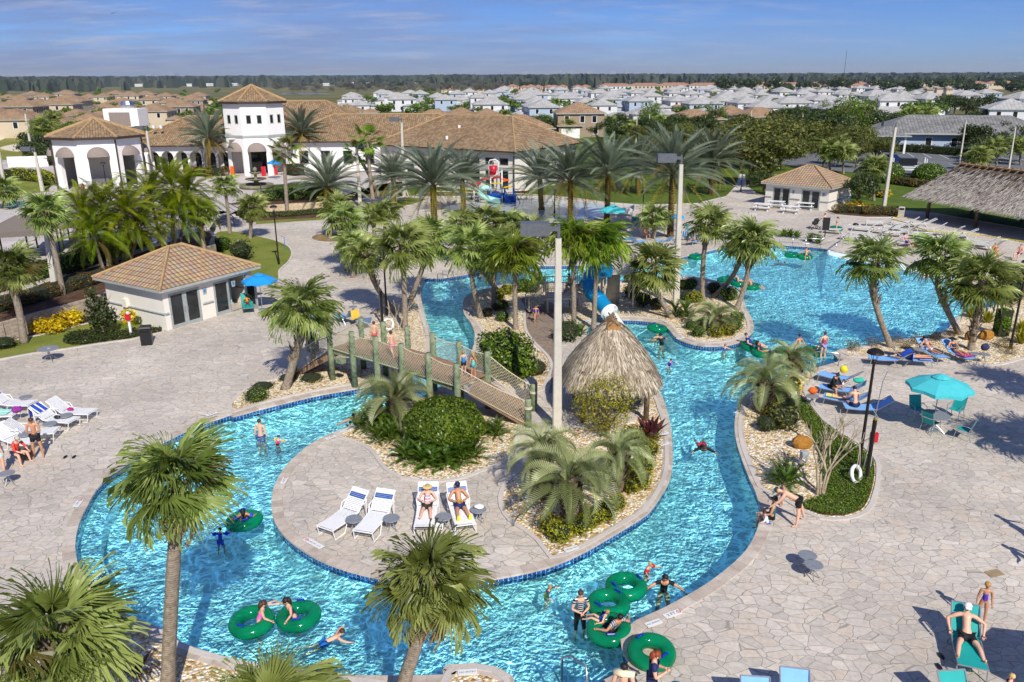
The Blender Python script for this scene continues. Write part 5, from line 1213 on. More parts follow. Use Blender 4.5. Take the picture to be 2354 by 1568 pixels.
dR=er.normalized();nR=Vector((-dR.y,dR.x));dL=el_.normalized();nL=Vector((-dL.y,dL.x))
sidepost(Vector((LB,WB/2))+dR*2.5-nR*.88,1.25,(0,6));sidepost(Vector((LB,WB/2))+dR*2.5+nR*.88,1.25,(1,6))
sidepost(Vector((0,WB/2))+dL*2.5+nL*.88,1.25,(0,-1));sidepost(Vector((0,WB/2))+dL*2.5-nL*.88,1.25,(1,-1))
def net(a,c,za,zc,parent):
 """rope netting between two posts: top rope, foot rope, diamond mesh"""
 a,c=Vector(a),Vector(c);b=MB();n=max(4,int((c-a).length/.15));m_=6
 P=lambda u,v:Vector((a.x+(c.x-a.x)*u,a.y+(c.y-a.y)*u,(za+(zc-za)*u)*(1-v)+(a.z-.12+(c.z-a.z)*u)*v-.10*math.sin(PI*u)*v))
 for v,r in((0,.018),(1,.026)):b.tube([P(i/8,v)for i in range(9)],r,4)
 for i in range(-m_,n+1):
  q=[(i+j,j)for j in range(m_+1)if 0<=i+j<=n]
  if len(q)>1:b.tube([P(x/n,y/m_)for x,y in q],.008,3,cap=False);b.tube([P(x/n,1-y/m_)for x,y in q],.008,3,cap=False)
 b.build('rope_net',M_ROPE,parent)
dz=lambda k:{6:.08,-1:.08}.get(k,ZD+.03)
for sd in(0,1):
 for k in range(-1,6):net(tops[(sd,k)],tops[(sd,k+1)],dz(k),dz(k+1),br)
b=MB();b.box((LB*.12,-.32,ZD-.35),(.4,.3,.2));b.build('junction_box',M_POST,br)
# ---- slide tower
sl=thing('slide_tower','grey steel stair tower with a blue tube water slide','water slide',at(1385,700));S0=Vector(sl.location)
M_GST=mat('grey_painted_steel',c3('b4ac9c'),.5);M_SLB=mat('blue_slide_shell',c3('0a84bc'),.25,var=.06);M_SLW=mat('white_slide_shell',(.8,.8,.78),.3,var=.02)
q=lambda x,y,z:at(x,y,z)-S0
def L_(p):return Vector(p)
pz,lz=2.4,1.0
pc=q(1420,618,pz);b=MB();b.box((pc.x,pc.y,pz-.08),(2.0,2.0,.14));b.build('platform',M_GST,sl)
cb=q(1409,699,0);b=MB();b.tube([(cb.x,cb.y+.2,0),(cb.x,cb.y+.2,pz-.1)],.42,16);b.build('column',M_GST,sl,True)
for dx,dy in((-.9,-.9),(.9,-.9),(.9,.9),(-.9,.9)):b=MB();b.tube([(pc.x+dx,pc.y+dy,0),(pc.x+dx,pc.y+dy,pz+1.1)],.07,8);b.build('leg',M_GST,sl)
def railing(p,q_,zp,zq,parent,h=1.0,n=None,m=None):
 p,q_=Vector(p),Vector(q_);b=MB();L=(q_-p).length;n=n or max(2,int(L/.14))
 P=lambda u,z:Vector((p.x+(q_.x-p.x)*u,p.y+(q_.y-p.y)*u,zp+(zq-zp)*u+z))
 b.tube([P(0,h),P(1,h)],.03,6);b.tube([P(0,.1),P(1,.1)],.02,6);b.tube([P(0,h*.6),P(1,h*.6)],.015,5)
 for i in range(n+1):b.tube([P(i/n,.1),P(i/n,h)],.015 if 0<i<n else.035,4)
 b.build('railing',m or M_GST,parent)
c4=[Vector((pc.x+dx,pc.y+dy))for dx,dy in((-1,-1),(1,-1),(1,1),(-1,1))]
railing(c4[1],c4[2],pz,pz,sl);railing(c4[2],c4[3],pz,pz,sl);railing(c4[0].lerp(c4[1],.55),c4[1],pz,pz,sl)
lc=q(1288,713,0);b=MB();b.box((lc.x,lc.y,lz-.06),(1.9,1.5,.12));b.build('landing',M_GST,sl)
for dx,dy in((-.85,-.65),(.85,-.65),(.85,.65),(-.85,.65)):b=MB();b.tube([(lc.x+dx,lc.y+dy,0),(lc.x+dx,lc.y+dy,lz)],.06,6);b.build('leg',M_GST,sl)
railing((lc.x-.95,lc.y-.75),(lc.x+.95,lc.y-.75),lz,lz,sl);railing((lc.x-.95,lc.y+.75),(lc.x+.95,lc.y+.75),lz,lz,sl)
st0,st1=Vector((lc.x+.95,lc.y)),Vector((pc.x-1.,pc.y));b=MB();n=9;dS=(st1-st0);angS=math.atan2(dS.y,dS.x);nS=Vector((-dS.y,dS.x)).normalized()*.55
for i in range(n):c=st0+dS*((i+.5)/n);b.box((c.x,c.y,lz+(pz-lz)*(i+.5)/n),(.32,1.1,.05),angS)
for k in(-1,1):e,f_=st0+nS*k,st1+nS*k;b.beam((*e,lz-.12),(*f_,pz-.12),.06,.3)
b.build('stair',M_GST,sl)
for k in(-1,1):railing(st0+nS*k,st1+nS*k,lz,pz,sl,.95,12)
bt=q(1243,697,0);b=MB();s0_,s1_=Vector((lc.x-.95,lc.y-.1)),Vector((lc.x-2.1,lc.y-.3));dS=s1_-s0_
for i in range(5):c=s0_+dS*((i+.5)/5);b.box((c.x,c.y,lz*(1-(i+1)/6)),(.3,1.1,.05),math.atan2(dS.y,dS.x))
b.build('stair',M_GST,sl);nS=Vector((-dS.y,dS.x)).normalized()*.55
for k in(-1,1):railing(s0_+nS*k,s1_+nS*k,lz,.05,sl,.95,8)
pth=[q(1400,620,pz+.35),q(1372,626,2.5),q(1354,640,2.25),q(1356,662,1.75),q(1374,688,1.25),q(1400,718,.75)]
def cat(P,n=6):
 out=[]
 for i in range(len(P)-1):
  a,b_,c,d=P[max(i-1,0)],P[i],P[i+1],P[min(i+2,len(P)-1)]
  for j in range(n):t=j/n;out.append(.5*((2*b_)+(c-a)*t+(2*a-5*b_+4*c-d)*t*t+(3*b_-a-3*c+d)*t**3))
 return out+[P[-1]]
b=MB();b.tube(cat(pth),.46,18,cap=False);o=b.build('slide_tube',M_SLB,sl,True)
for k in(8,14,20,25):
 pp=cat(pth);d=(pp[k+1]-pp[k]).normalized();b=MB();b.tube([pp[k]-d*.05,pp[k]+d*.05],.52,18);b.build('flange',M_SLB,o,True)
d=(pth[-1]-pth[-2]).normalized();e0=pth[-1];b=MB()
b.tube([e0-d*.06,e0+d*.06,e0+d*.07,e0-d*.05],[.56,.56,.44,.44],20,cap=False)
sd=d.cross(Vector((0,0,1))).normalized();N=12;vs=[]
for k,(f,r,dz_)in enumerate(((0,.45,0),(.55,.47,-.12),(1.1,.5,-.25))):
 for i in range(N+1):
  a=PI*(1+i/N)if k else PI*(1+i/N);vs.append(e0+d*f+sd*(r*math.cos(a))+Vector((0,0,r*.75*math.sin(a)+dz_)))
b.add(vs,[(k*(N+1)+i,k*(N+1)+i+1,(k+1)*(N+1)+i+1,(k+1)*(N+1)+i)for k in range(2)for i in range(N)]);b.build('slide_exit',M_SLW,sl,True)
sg=thing('rules_sign','white slide rules board at the foot of the slide stair','sign',at(1318,703));b=MB();b.box((0,0,.95),(.62,.04,.95),.3);b.build('board',M_WP,sg)
for k in(-.28,.28):b=MB();b.tube([(k*.95,k*.3,0),(k*.95,k*.3,1.4)],.03,6);b.build('post',M_BLACK,sg)
b=MB()
for i in range(9):b.box((.006,-.03,1.3-i*.085),(.42 if i%3 else.5,.006,.025),.3)
b.build('lettering',mat('grey_lettering',c3('707880'),.6),sg)
# ---- water play structure
pl=thing('water_play_structure','white framed children water play structure with red tipping bucket and mint slide','play structure',at(1130,462));S0=Vector(pl.location);pl.scale=(.86,.86,.86)
M_BLU=mat('blue_play_panel',c3('1450a8'),.4);M_RED=mat('red_play_plastic',c3('c4142c'),.35);M_YELW=mat('yellow_play_plastic',c3('e8c018'),.35);M_ORG=mat('orange_play_plastic',c3('e06018'),.4);M_MINT=mat('mint_slide_plastic',c3('a4d8cc'),.3)
def pp_(x,y,z=0.):return at_y(x,y,S0.y+z)-S0
posts=[(-2.4,-.8,2.3),(-1.6,-1.6,2.4),(-1.7,1.0,2.4),(-.1,-1.0,3.3),(1.45,-1.6,4.3),(.7,1.2,2.9),(3.1,-.6,2.5)]
for x,y,h in posts:b=MB();b.tube([(x,y,0),(x,y,h)],.085,10);b.lathe([(.1,-.05),(.1,.06),(0,.09)],8,(x,y,h));b.build('post',M_WP,pl,True)
b=MB();b.tube([(-.1,-1.,3.2),(1.45,-1.6,4.25)],.07,8);b.build('rail',M_WP,pl)
b=MB();b.tube([(-.35,.2,3.4),(-.35,.2,5.2),(-.2,.2,5.5),(.5,.2,5.6),(.85,.2,5.4),(.95,.2,5.0),(.95,.2,3.2)],.075,8);b.build('bucket_arch',M_WP,pl,True)
b=MB();b.lathe([(.36,3.55),(.58,4.75),(.53,4.75),(.33,3.65)],18,(.25,.2,0));b.build('tipping_bucket',M_RED,pl,True)
for x in(-.05,.55):b=MB();b.tube([(x,.2,4.7),(.25,.2,5.5)],.02,4);b.build('bucket_link',M_WP,pl)
b=MB();vs=[(-1.5,-.9,2.9),(1.3,-.9,3.2),(1.3,1.2,3.2),(-1.5,1.2,2.9),(.1,.1,3.65)];b.add(vs,[(0,1,4),(1,2,4),(2,3,4),(3,0,4)]);b.build('red_canopy',M_RED,pl)
b=MB();vs=[(-2.9,-1.9,2.35),(-1.4,-1.8,2.5),(-1.5,1.1,2.5),(-2.8,1.,2.35),(-2.1,-.3,2.75)];b.add(vs,[(0,1,4),(1,2,4),(2,3,4),(3,0,4)]);b.build('red_canopy',M_RED,pl)
for a,c in(((-.1,-1.,2.5),(1.45,-1.6,2.6)),((1.45,-1.6,2.0),(3.1,-.6,2.1)),((-.1,-1.,1.35),(.7,1.2,1.5))):b=MB();b.tube([a,c],.09,8);b.build('yellow_beam',M_YELW,pl)
b=MB();b.add([(1.5,-1.62,3.35),(1.5,-1.62,2.75),(2.6,-1.62,3.03)],[(0,1,2)]);b.build('orange_pennant',M_ORG,pl)
b=MB();b.beam((3.2,-.6,1.3),(4.9,-.9,1.35),.5,.22);b.build('orange_trough',M_ORG,pl);b=MB();b.beam((3.1,-.5,1.6),(4.2,-.7,1.75),.12,.12);b.build('water_spout',M_WP,pl)
for a,c,w in(((-.1,-1.,.75),(1.45,-1.6,.75),1.5),((1.6,-1.2,.45),(3.1,-.6,.45),1.5),((-.5,.8,.9),(.8,1.2,.9),1.6)):b=MB();b.beam(a,c,w,.9 if w<1.55 else.6);b.build('blue_platform',M_BLU,pl)
for a,c in(((-.1,-1.4,1.),(1.45,-2.,1.)),((1.6,-1.9,.5),(3.1,-1.2,.5)),((-1.5,1.1,1.),(.7,1.3,1.))):railing(a[:2],c[:2],a[2],c[2],pl,.85,10,M_BLU)
for a in((1.8,-2.0),(3.0,-1.4)):b=MB();b.tube([(a[0],a[1],0),(a[0],a[1],1.9)],.1,8);b.tube([(a[0],a[1],1.85),(a[0]+.9,a[1]-.8,0)],.05,6);b.build('blue_climbing_post',M_BLU,pl)
b=MB();b.tube(cat([Vector(v)for v in((-.4,-.6,1.9),(-1.1,-.9,1.85),(-1.6,-1.5,1.5),(-1.3,-2.2,1.1),(-.5,-2.6,.75),(.4,-2.7,.5),(1.2,-2.7,.35))]),.38,14,cap=False);b.build('mint_slide',M_MINT,pl,True)
b=MB();b.lathe([(0,.62),(.9,.6),(.92,.68),(0,.72)],20,(-2.9,1.8,0));b.tube([(-2.9,1.8,0),(-2.9,1.8,.62)],.08,8);b.build('teal_water_table',mat('teal_plastic',c3('1c8c84'),.4),pl)
# ---- cabanas and black picket fence by the upper pool
M_CAN=mat('taupe_cabana_canvas',c3('6e655e'),.9,var=.06)
for i,(x,y)in enumerate([(62,560),(140,541),(212,523)]):
 p=at(x+2,y+34,TZ);t=thing('cabana',['taupe canvas cabana nearest at the left edge','taupe canvas cabana in the middle behind the fan palm','taupe canvas cabana half hidden by the feather palms'][i],'cabana',p,.35,'canvas cabanas by the upper pool')
 b=MB();w,d,z=4.2,3.6,2.35;c=[(-w/2,-d/2,z),(w/2,-d/2,z),(w/2,d/2,z),(-w/2,d/2,z)]
 b.add(c+[(-.3,0,z+.95),(.3,0,z+.95)],[(0,1,5,4),(1,2,5),(2,3,4,5),(3,0,4)])
 for k in range(4):a,e=c[k],c[(k+1)%4];b.quad((a[0],a[1],z-.38),(e[0],e[1],z-.38),e,a)
 b.build('canopy',M_CAN,t)
 for k in range(4):b=MB();b.box((c[k][0]*.94,c[k][1]*.94,z/2),(.11,.11,z));b.build('post',mat('brown_cabana_post',c3('3c332c'),.6),t)
def picket(px,z0,h,m,label,gap=.13,name='picket_fence',r=.012):
 P=[at(x,y,z0)for x,y in px];t=thing(name,label,'fence',P[0])
 for i in range(len(P)-1):
  p,q_=P[i]-P[0],P[i+1]-P[0];b=MB();n=int((q_-p).length/gap)
  for k in range(n+1):o=p.lerp(q_,k/n);b.box((o.x,o.y,h/2),(r*2,r*2,h))
  for z in(.12,h-.05,h-.2):b.beam(p+Vector((0,0,z)),q_+Vector((0,0,z)),.03,.035)
  b.build('fence_panel',m,t)
  b=MB();b.box((p.x,p.y,h/2+.05),(.07,.07,h+.1));b.build('post',m,t)
picket([(-60,672),(0,662),(45,650),(85,643),(122,634),(155,622),(190,608),(225,595),(260,583),(330,566)],TZ,1.25,M_BLACK,'black metal picket fence between cabanas and hedge')
picket([(600,447),(660,446),(714,444),(770,440)],TZ,1.1,M_BLACK,'black metal picket fence behind the long clipped hedge',.16)
picket([(2060,342),(2120,347),(2180,351),(2260,357)],0,1.1,M_WP,'white picket fence before the blue house',.3,r=.04)
b=MB();P=[at(x,y,TZ)for x,y in((20,385),(60,384),(112,382))]
for i in range(2):b.beam(P[i]+Vector((0,0,.8)),P[i+1]+Vector((0,0,.8)),.2,1.6)
tag(b.build('white_wall',M_WHITE),'low white wall left of the octagonal pavilion','wall')
# fountain in the forecourt
ft=thing('tiered_fountain','two tiered stone fountain before the tower entrance','fountain',at(590,432,TZ));M_FST=ground_mat('weathered_fountain_stone',[c3('5c5a44'),c3('7a7860'),c3('98927c')],2.,14.,.5,.2)
b=MB();b.lathe([(2.0,0),(2.1,.45),(1.85,.45),(1.8,.3),(0,.28)],24);b.build('basin',M_FST,ft,True)
b=MB();b.lathe([(.25,.3),(.3,.8),(1.25,1.05),(1.3,1.15),(.2,1.05),(.16,1.6),(.7,1.85),(.72,1.95),(.1,1.9),(.1,2.2)],20);b.build('tiers',M_FST,ft,True)
b=MB();b.ell((0,0,2.25),(.26,.26,.3),10,8);b.build('stone_finial',M_FST,ft)
# ================================================================ pool furniture and street furniture
M_STRAP=mat('white_vinyl_strap',(.80,.80,.79),.4,var=.02);M_BSTRAP=mat('blue_vinyl_strap',c3('2458a0'),.45)
M_ALU=mat('grey_aluminium_tube',c3('a8acb0'),.35,.6,.05);M_SBLU=mat('blue_sling',c3('7ab0ea'),.7,var=.06,sc=3);M_STEAL=mat('teal_sling',c3('10a09a'),.7,var=.06,sc=3);M_SGREY=mat('grey_sling',c3('b8b8ac'),.75,var=.06,sc=3)
M_TTOP=mat('speckled_grey_table_top',c3('82868c'),.5,var=.3,sc=40)
def lounger_proto(kind,back=38,W=.66):
 """foot end at the origin, head toward +x; parts: frame, legs, seat, backrest, arms"""
 t=thing('sun_lounger','lounger','sun lounger');fr,sl_={'strap':(M_STRAP,M_STRAP),'strapw':(M_STRAP,M_STRAP),'blue':(M_ALU,M_SBLU),'grey':(M_STRAP,M_SGREY),'teal':(M_ALU,M_STEAL)}[kind]
 z,S_,B_=.38,1.28,.78;a=math.radians(back);hx,hz=S_+B_*math.cos(a),z+B_*math.sin(a);w=W/2
 b=MB()
 for y in(-w,w):b.tube([(0,y,z-.02),(S_*.5,y,z-.045),(S_,y,z),(hx,y,hz)],.02,6)
 b.tube([(0.01,-w,z-.02),(0.01,w,z-.02)],.02,6);b.tube([(hx,-w,hz),(hx,w,hz)],.02,6);b.build('frame',fr,t)
 for y in(-w,w):
  if kind[:5]=='strap':p1=[(.03,y,z-.03),(.10,y*1.04,0),(.55,y*1.04,0.01),(.72,y,z-.06)];p2=[(S_-.3,y,z-.05),(S_-.2,y*1.04,0.01),(S_+.35,y*1.04,0.01),(S_+.42,y,z+.3)]
  else:p1=[(.1,y,z-.03),(.02,y*1.03,0)];p2=[(S_-.15,y,z-.02),(S_+.12,y*1.03,0)]
  for p in(p1,p2):b=MB();b.tube(p,.018,6);b.build('leg',fr,t)
  if kind[:5]=='strap':b=MB();b.tube([(S_-.12,y,z),(S_+.02,y*1.12,z+.2),(S_+.35,y*1.12,z+.22),(S_+.42,y,z+.32)],.018,6);b.build('armrest',fr,t)
 if kind[:5]=='strap':
  b=MB();n=22
  for i in range(n):x=.03+(S_-.05)*i/n;s_=-.03*math.sin(PI*i/n);b.box((x+.022,0,z+.012+s_),(.046,W,.008))
  b.build('seat',sl_,t);b=MB();c=MB();n=14
  for i in range(n):
   u=(i+.5)/n*B_;(c if 8<=i<=10 and kind=='strap' else b).beam((S_+(u-.022)*math.cos(a),0,z+(u-.022)*math.sin(a)+.014),(S_+(u+.022)*math.cos(a),0,z+(u+.022)*math.sin(a)+.014),W,.008)
  b.build('backrest',sl_,t);kind=='strap' and c.build('blue_headrest_band',M_BSTRAP,t)
 else:
  b=MB();n=8;vs=[]
  for i in range(n+1):vs+=[(S_*i/n,-w+.015,z-.035*math.sin(PI*i/n)),(S_*i/n,w-.015,z-.035*math.sin(PI*i/n))]
  b.add(vs,[(2*i,2*i+1,2*i+3,2*i+2)for i in range(n)]);b.build('seat',sl_,t)
  b=MB();vs=[]
  for i in range(n+1):u=B_*i/n;k=-.03*math.sin(PI*i/n);vs+=[(S_+u*math.cos(a)-k*math.sin(a),-w+.015,z+u*math.sin(a)+k),(S_+u*math.cos(a)-k*math.sin(a),w-.015,z+u*math.sin(a)+k)]
  b.add(vs,[(2*i,2*i+1,2*i+3,2*i+2)for i in range(n)]);b.build('backrest',sl_,t)
 t['used']=0;t['hz']=hz;t['hx']=hx;return t
LOU={}
def lounger(kind,foot,head,label,group,back=38,z0=0.,byhead=False):
 key=(kind,back);new=key not in LOU
 if new:LOU[key]=lounger_proto(kind,back)
 pr=LOU[key];f=at(*foot,z0);h=at(*head,z0+pr['hz']);d=(h-f).xy;rz=math.atan2(d.y,d.x)
 if byhead:f=h-Vector((math.cos(rz),math.sin(rz),0))*pr['hx'];f.z=z0
 if new:pr.location=f;pr.rotation_euler=(0,0,rz);pr['label']=label;pr['group']=group;o=pr
 else:o=dup(pr,f,rz,label,group)
 return o
G1='white strap loungers on the island';G2='white strap loungers at the left edge';G3='blue sling loungers at the right';G4='grey sling loungers stacked in rows by the thatched pavilion'
LA=lounger('strap',(747,1238),(807,1138),'empty white strap lounger leftmost on the island',G1,42)
LB_=lounger('strap',(834,1246),(875,1138),'empty white strap lounger second from left on the island',G1,42)
LC=lounger('strap',(976,1232),(981,1126),'white strap lounger under the woman with the visor',G1,50)
LD=lounger('strap',(1071,1230),(1052,1119),'white strap lounger under the man with yellow socks',G1,50)
for ft,hd,lb in(((217,964),(130,917),'white lounger with a small magenta cloth on it'),((175,984),(88,932),'white lounger with a blue striped towel over its back'),((136,1007),(43,966),'white lounger behind the man in black shorts'),((80,1037),(2,976),'white lounger behind the sitting person in red'),((80,944),(8,900),'white lounger with blue band at the left edge'),((42,968),(-38,925),'white lounger piled with mint towels')):lounger('strap' if 'blue band' in lb else 'strapw',ft,hd,lb,G2,40)
for ft,hd,lb in(((1994,836),(2074,806),'blue sling lounger with a royal blue towel hanging over'),((2138,842),(2080,803),'blue sling lounger under the woman lying face down'),((2168,838),(2134,784),'blue sling lounger under the woman with black hat on her face'),((2232,841),(2194,787),'blue sling lounger under the woman in the black sun hat'),((1882,873),(1962,853),'blue sling lounger behind the woman in black'),((1882,903),(1970,877),'blue sling lounger under the woman in black and a toddler'),((1890,926),(1988,901),'blue sling lounger with a yellow cloth on its foot'),((1937,950),(2026,914),'blue sling lounger nearest the lamp, a man sitting on it')):lounger('blue',ft,hd,lb,G3,36)
lounger('teal',(2231,1563),(2220,1387),'teal sling lounger under the sunbather with white cap','teal sling loungers',50)
lounger('teal',(2225,1690),(2185,1540),'teal sling lounger cut by the bottom edge','teal sling loungers',50,0.,True)
lounger('blue',(1845,1750),(1826,1535),'blue sling lounger back at the bottom edge',G3,45,0.,True);lounger('blue',(1760,1760),(1735,1554),'blue sling lounger back left of another at the bottom edge',G3,45,0.,True)
for i,(x,y)in enumerate([(1090,1300),(1330,1300),(1410,1322),(1485,1312),(1570,1352),(1740,1385),(1840,1405),(970,1345),(1140,1362),(1250,1340),(960,1400),(1040,1420),(1240,1395),(700,1365),(1350,1362),(1530,1400),(1630,1425),(1420,1440),(1700,1435),(1180,1470),(1480,1480),(1800,1480),(2030,1478),(2110,1505),(1590,1465),(870,1425),(1100,1440),(1330,1480)]):
 hx,hy=1764.9+x*.25023,172.4+y*.25023+5
 lounger('grey',(hx-50,hy+16),(hx,hy),'grey sling lounger with white frame in the rows before the thatched pavilion',G4,[30,36,42][i%3]).scale=(1.22,1.15,1.2)
for ft,hd,lb,k in(((1612,551),(1574,532),'blue lounger with striped towel left of the wave pool edge','blue'),((1604,560),(1560,546),'blue lounger under the woman lying by the tall concrete pole','blue'),((1480,562),(1475,540),'blue lounger before the standing woman in blue','blue'),((1508,560),(1528,541),'blue lounger turned to the right beside the husky palm trunk','blue'),((1462,560),(1448,536),'teal lounger left end of the group before the date palms','teal'),((1462,512),(1462,494),'teal lounger seen from behind beside the black lamp','teal'),((1500,510),(1530,500),'teal lounger right of the black lamp','teal'),((720,735),(748,715),'blue lounger under a pink towel before the bridge','blue'),((770,735),(778,705),'blue lounger with a yellow towel before the bridge','blue'),((830,745),(832,718),'blue lounger right before the bridge','blue'),((572,722),(568,688),'teal lounger under the blue umbrella with a child','teal')):lounger(k,ft,hd,lb,'loungers around the pools',42)
for ft,hd,lb in(((18,483),(24,460),'teal lounger by the upper pool'),((52,480),(60,468),'teal lounger right of another by the upper pool')):lounger('teal',ft,hd,lb,'teal loungers by the upper pool',42,TZ)
# side tables
def table_proto(D,h,label):
 t=thing('side_table',label,'table');r=D/2
 b=MB();b.lathe([(0,h-.03),(r*.97,h-.03),(r,h-.015),(r*.97,h),(0,h)],24);b.build('table_top',M_TTOP,t)
 for i in range(4):a=PI/4+i*PI/2;c,s_=math.cos(a),math.sin(a);b=MB();b.tube([(c*.04,s_*.04,h-.04),(c*.05,s_*.05,h*.5),(c*r*.8,s_*r*.8,0)],.016,6);b.build('leg',M_ALU,t)
 return t
tp=None
for x,y,lb in((813,1192,'grey round side table between the two empty white loungers'),(899,1190,'grey round side table right of the second empty white lounger'),(1019,1187,'grey round side table between the woman and the man on the island'),(1099,1170,'grey round side table with a white towel beside the man on the island'),(59,912,'grey side table at the back left loungers'),(151,954,'grey side table beside the lounger with the magenta cloth'),(114,973,'grey side table left of a black bag on a lounger'),(58,997,'grey side table behind the man in black shorts'),(15,1087,'grey side table nearest at the left edge'),(1856,1275,'further of the two grey side tables alone on the right deck'),(1870,1297,'nearer of the two grey side tables alone on the right deck'),(1867,910,'grey side table under the orange bag'),(2112,803,'grey side table between two sunbathing women'),(2043,811,'grey side table behind the royal blue towel'),(2240,812,'grey side table right of the woman in the black sun hat'),(2262,814,'grey side table under the navy and red bag'),(1550,552,'grey side table behind the pole by the wave pool'),(811,705,'grey side table before the bridge'),(825,730,'grey side table by the bridge post')):
 p=at(x,y,.46);p.z=0
 if tp is None:tp=table_proto(.55,.46,lb);tp.location=p;tp['group']='grey round side tables'
 else:dup(tp,p,rnd.uniform(0,6),lb)
t=table_proto(1.05,.70,'larger grey round table alone at the left lawn edge');t.name='round_table';p=at(110,801,.7);t.location=(p.x,p.y,0)
b=MB();b.box((.03,.02,.706),(.12,.09,.004),.4);tag(b.build('paper_note',M_WP,loc=(p.x,p.y,0)),'small white paper on the larger grey round table','paper')
ut=table_proto(1.2,.72,'grey round table under the turquoise umbrella');ut.name='dining_table';p=at(2148,953,.72);ut.location=(p.x,p.y,0);UP=Vector((p.x,p.y,0))
def umbrella(p,D,h,m,label,tilt=0.):
 t=thing('sun_umbrella',label,'umbrella',p,.2);r=D/2;n=8;b=MB();rise=r*.34
 P=[(r*math.cos(2*PI*i/n),r*math.sin(2*PI*i/n),h-rise)for i in range(n)]
 for i in range(n):
  a,c=Vector(P[i]),Vector(P[(i+1)%n]);ap=Vector((0,0,h));m1=a.lerp(ap,.5)+Vector((0,0,.05));m2=c.lerp(ap,.5)+Vector((0,0,.05));md=(a+c)/2*.97;md.z=h-rise+.02
  b.add([a,md,c,m2,m1,ap],[(0,1,4),(1,2,3),(1,3,4),(4,3,5)]);b.quad(a,md,md-Vector((0,0,.13)),a-Vector((0,0,.15)));b.quad(md,c,c-Vector((0,0,.15)),md-Vector((0,0,.13)))
 o=b.build('canopy',m,t)
 b=MB();b.lathe([(.36,h-.06),(.22,h+.03),(0,h+.09)],n);b.build('vent_cap',m,o)
 b=MB();b.tube([(0,0,.02),(0,0,h)],.022,8);b.build('pole',M_ALU,t);b=MB();b.lathe([(.25,0),(.25,.06),(.06,.1),(0,.12)],14);b.build('base',M_ALU,t)
 for i in range(n):q_=Vector(P[i]);b=MB();b.tube([(0,0,h-.5),q_*.55+Vector((0,0,h*.45-.02))],.008,4);b.build('rib',M_ALU,t)
 return t
M_UT=mat('turquoise_canvas',c3('46bcc2'),.85,var=.05);M_UB=mat('azure_canvas',c3('1492dc'),.85,var=.05)
umbrella(UP,2.55,2.42,M_UT,'turquoise eight panel umbrella over the table at the right');p=at(603,712);umbrella((p.x,p.y,0),2.2,2.3,M_UB,'azure umbrella by the pool house door')
umbrella(at(1406,530),2.6,2.4,M_UT,'turquoise umbrella half hidden by the fountain palms');umbrella(at(1554,552),1.2,2.3,M_UB,'small closed looking blue umbrella behind the tall pole');umbrella(at(2360,548),2.6,2.4,M_UT,'turquoise umbrella cut by the right edge')
q_=at(2330,1490);umbrella((q_.x+.9,q_.y-2.6,0),2.7,2.4,M_UT,'turquoise umbrella beyond the lower right edge')
umbrella(at(633,412,TZ),1.9,2.5,M_UB,'blue umbrella stand right of the tower entrance')
def chair_proto(label):
 t=thing('armchair',label,'chair');b=MB();b.add([(-.24,-.22,.44),(.24,-.22,.44),(.24,.22,.41),(-.24,.22,.41)],[(0,1,2,3)]);b.add([(-.24,.22,.41),(.24,.22,.41),(.24,.40,.95),(-.24,.40,.95)],[(0,1,2,3)])
 b.v=[(x,y,z-.03*(1-abs(x)/.24))for x,y,z in b.v];b.build('sling_seat',M_STEAL,t)
 for s_ in(-1,1):
  b=MB();b.tube([(s_*.26,-.3,0),(s_*.26,-.22,.44),(s_*.26,-.2,.62),(s_*.28,.15,.64),(s_*.26,.28,.6)],.014,6);b.build('armrest',M_ALU,t)
  b=MB();b.tube([(s_*.25,-.24,.44),(s_*.25,.22,.41),(s_*.25,.40,.96)],.014,6);b.tube([(s_*.25,.2,.41),(s_*.26,.36,0)],.014,6);b.build('leg',M_ALU,t)
 return t
cp=None
for x,y,lb in((2106,962,'teal chair left of the umbrella table'),(2136,992,'teal chair nearest the camera at the umbrella table'),(2192,962,'teal chair right of the umbrella table'),(2212,1008,'teal chair pulled away from the umbrella table'),(1586,540,'teal chair at the table near the wave pool')):
 p=at(x,y);d=(UP-p).xy;rz=math.atan2(d.y,d.x)+PI/2
 if cp is None:cp=chair_proto(lb);cp.location=p;cp.rotation_euler=(0,0,rz);cp['group']='teal sling chairs'
 else:dup(cp,p,rz if x!=1586 else 1.,lb)
 # picnic tables
def picnic_proto(label):
 t=thing('picnic_table',label,'picnic table',(0,0,0),0,'white picnic tables at the right pool house')
 b=MB();b.box((0,0,.74),(1.8,.75,.06));b.build('table_top',M_WP,t)
 for s_ in(-1,1):
  b=MB();b.box((0,s_*.62,.44),(1.8,.26,.05));b.build('bench',M_WP,t)
  b=MB();b.beam((s_*.65,-.6,0),(s_*.65,-.15,.72),.09,.05);b.beam((s_*.65,.6,0),(s_*.65,.15,.72),.09,.05);b.beam((s_*.65,-.72,.4),(s_*.65,.72,.4),.05,.09);b.build('leg',M_WP,t)
 return t
pk=None
for x,y,lb in((1783,478,'white picnic table behind two others'),(1817,490,'white picnic table nearest the wave pool'),(1850,482,'white picnic table before the right glass doors'),(1752,484,'white picnic table left end')):
 if pk is None:pk=picnic_proto(lb);pk.location=at(x,y);pk.rotation_euler=(0,0,-.5)
 else:dup(pk,at(x,y),-.5+rnd.uniform(-.1,.1),lb)
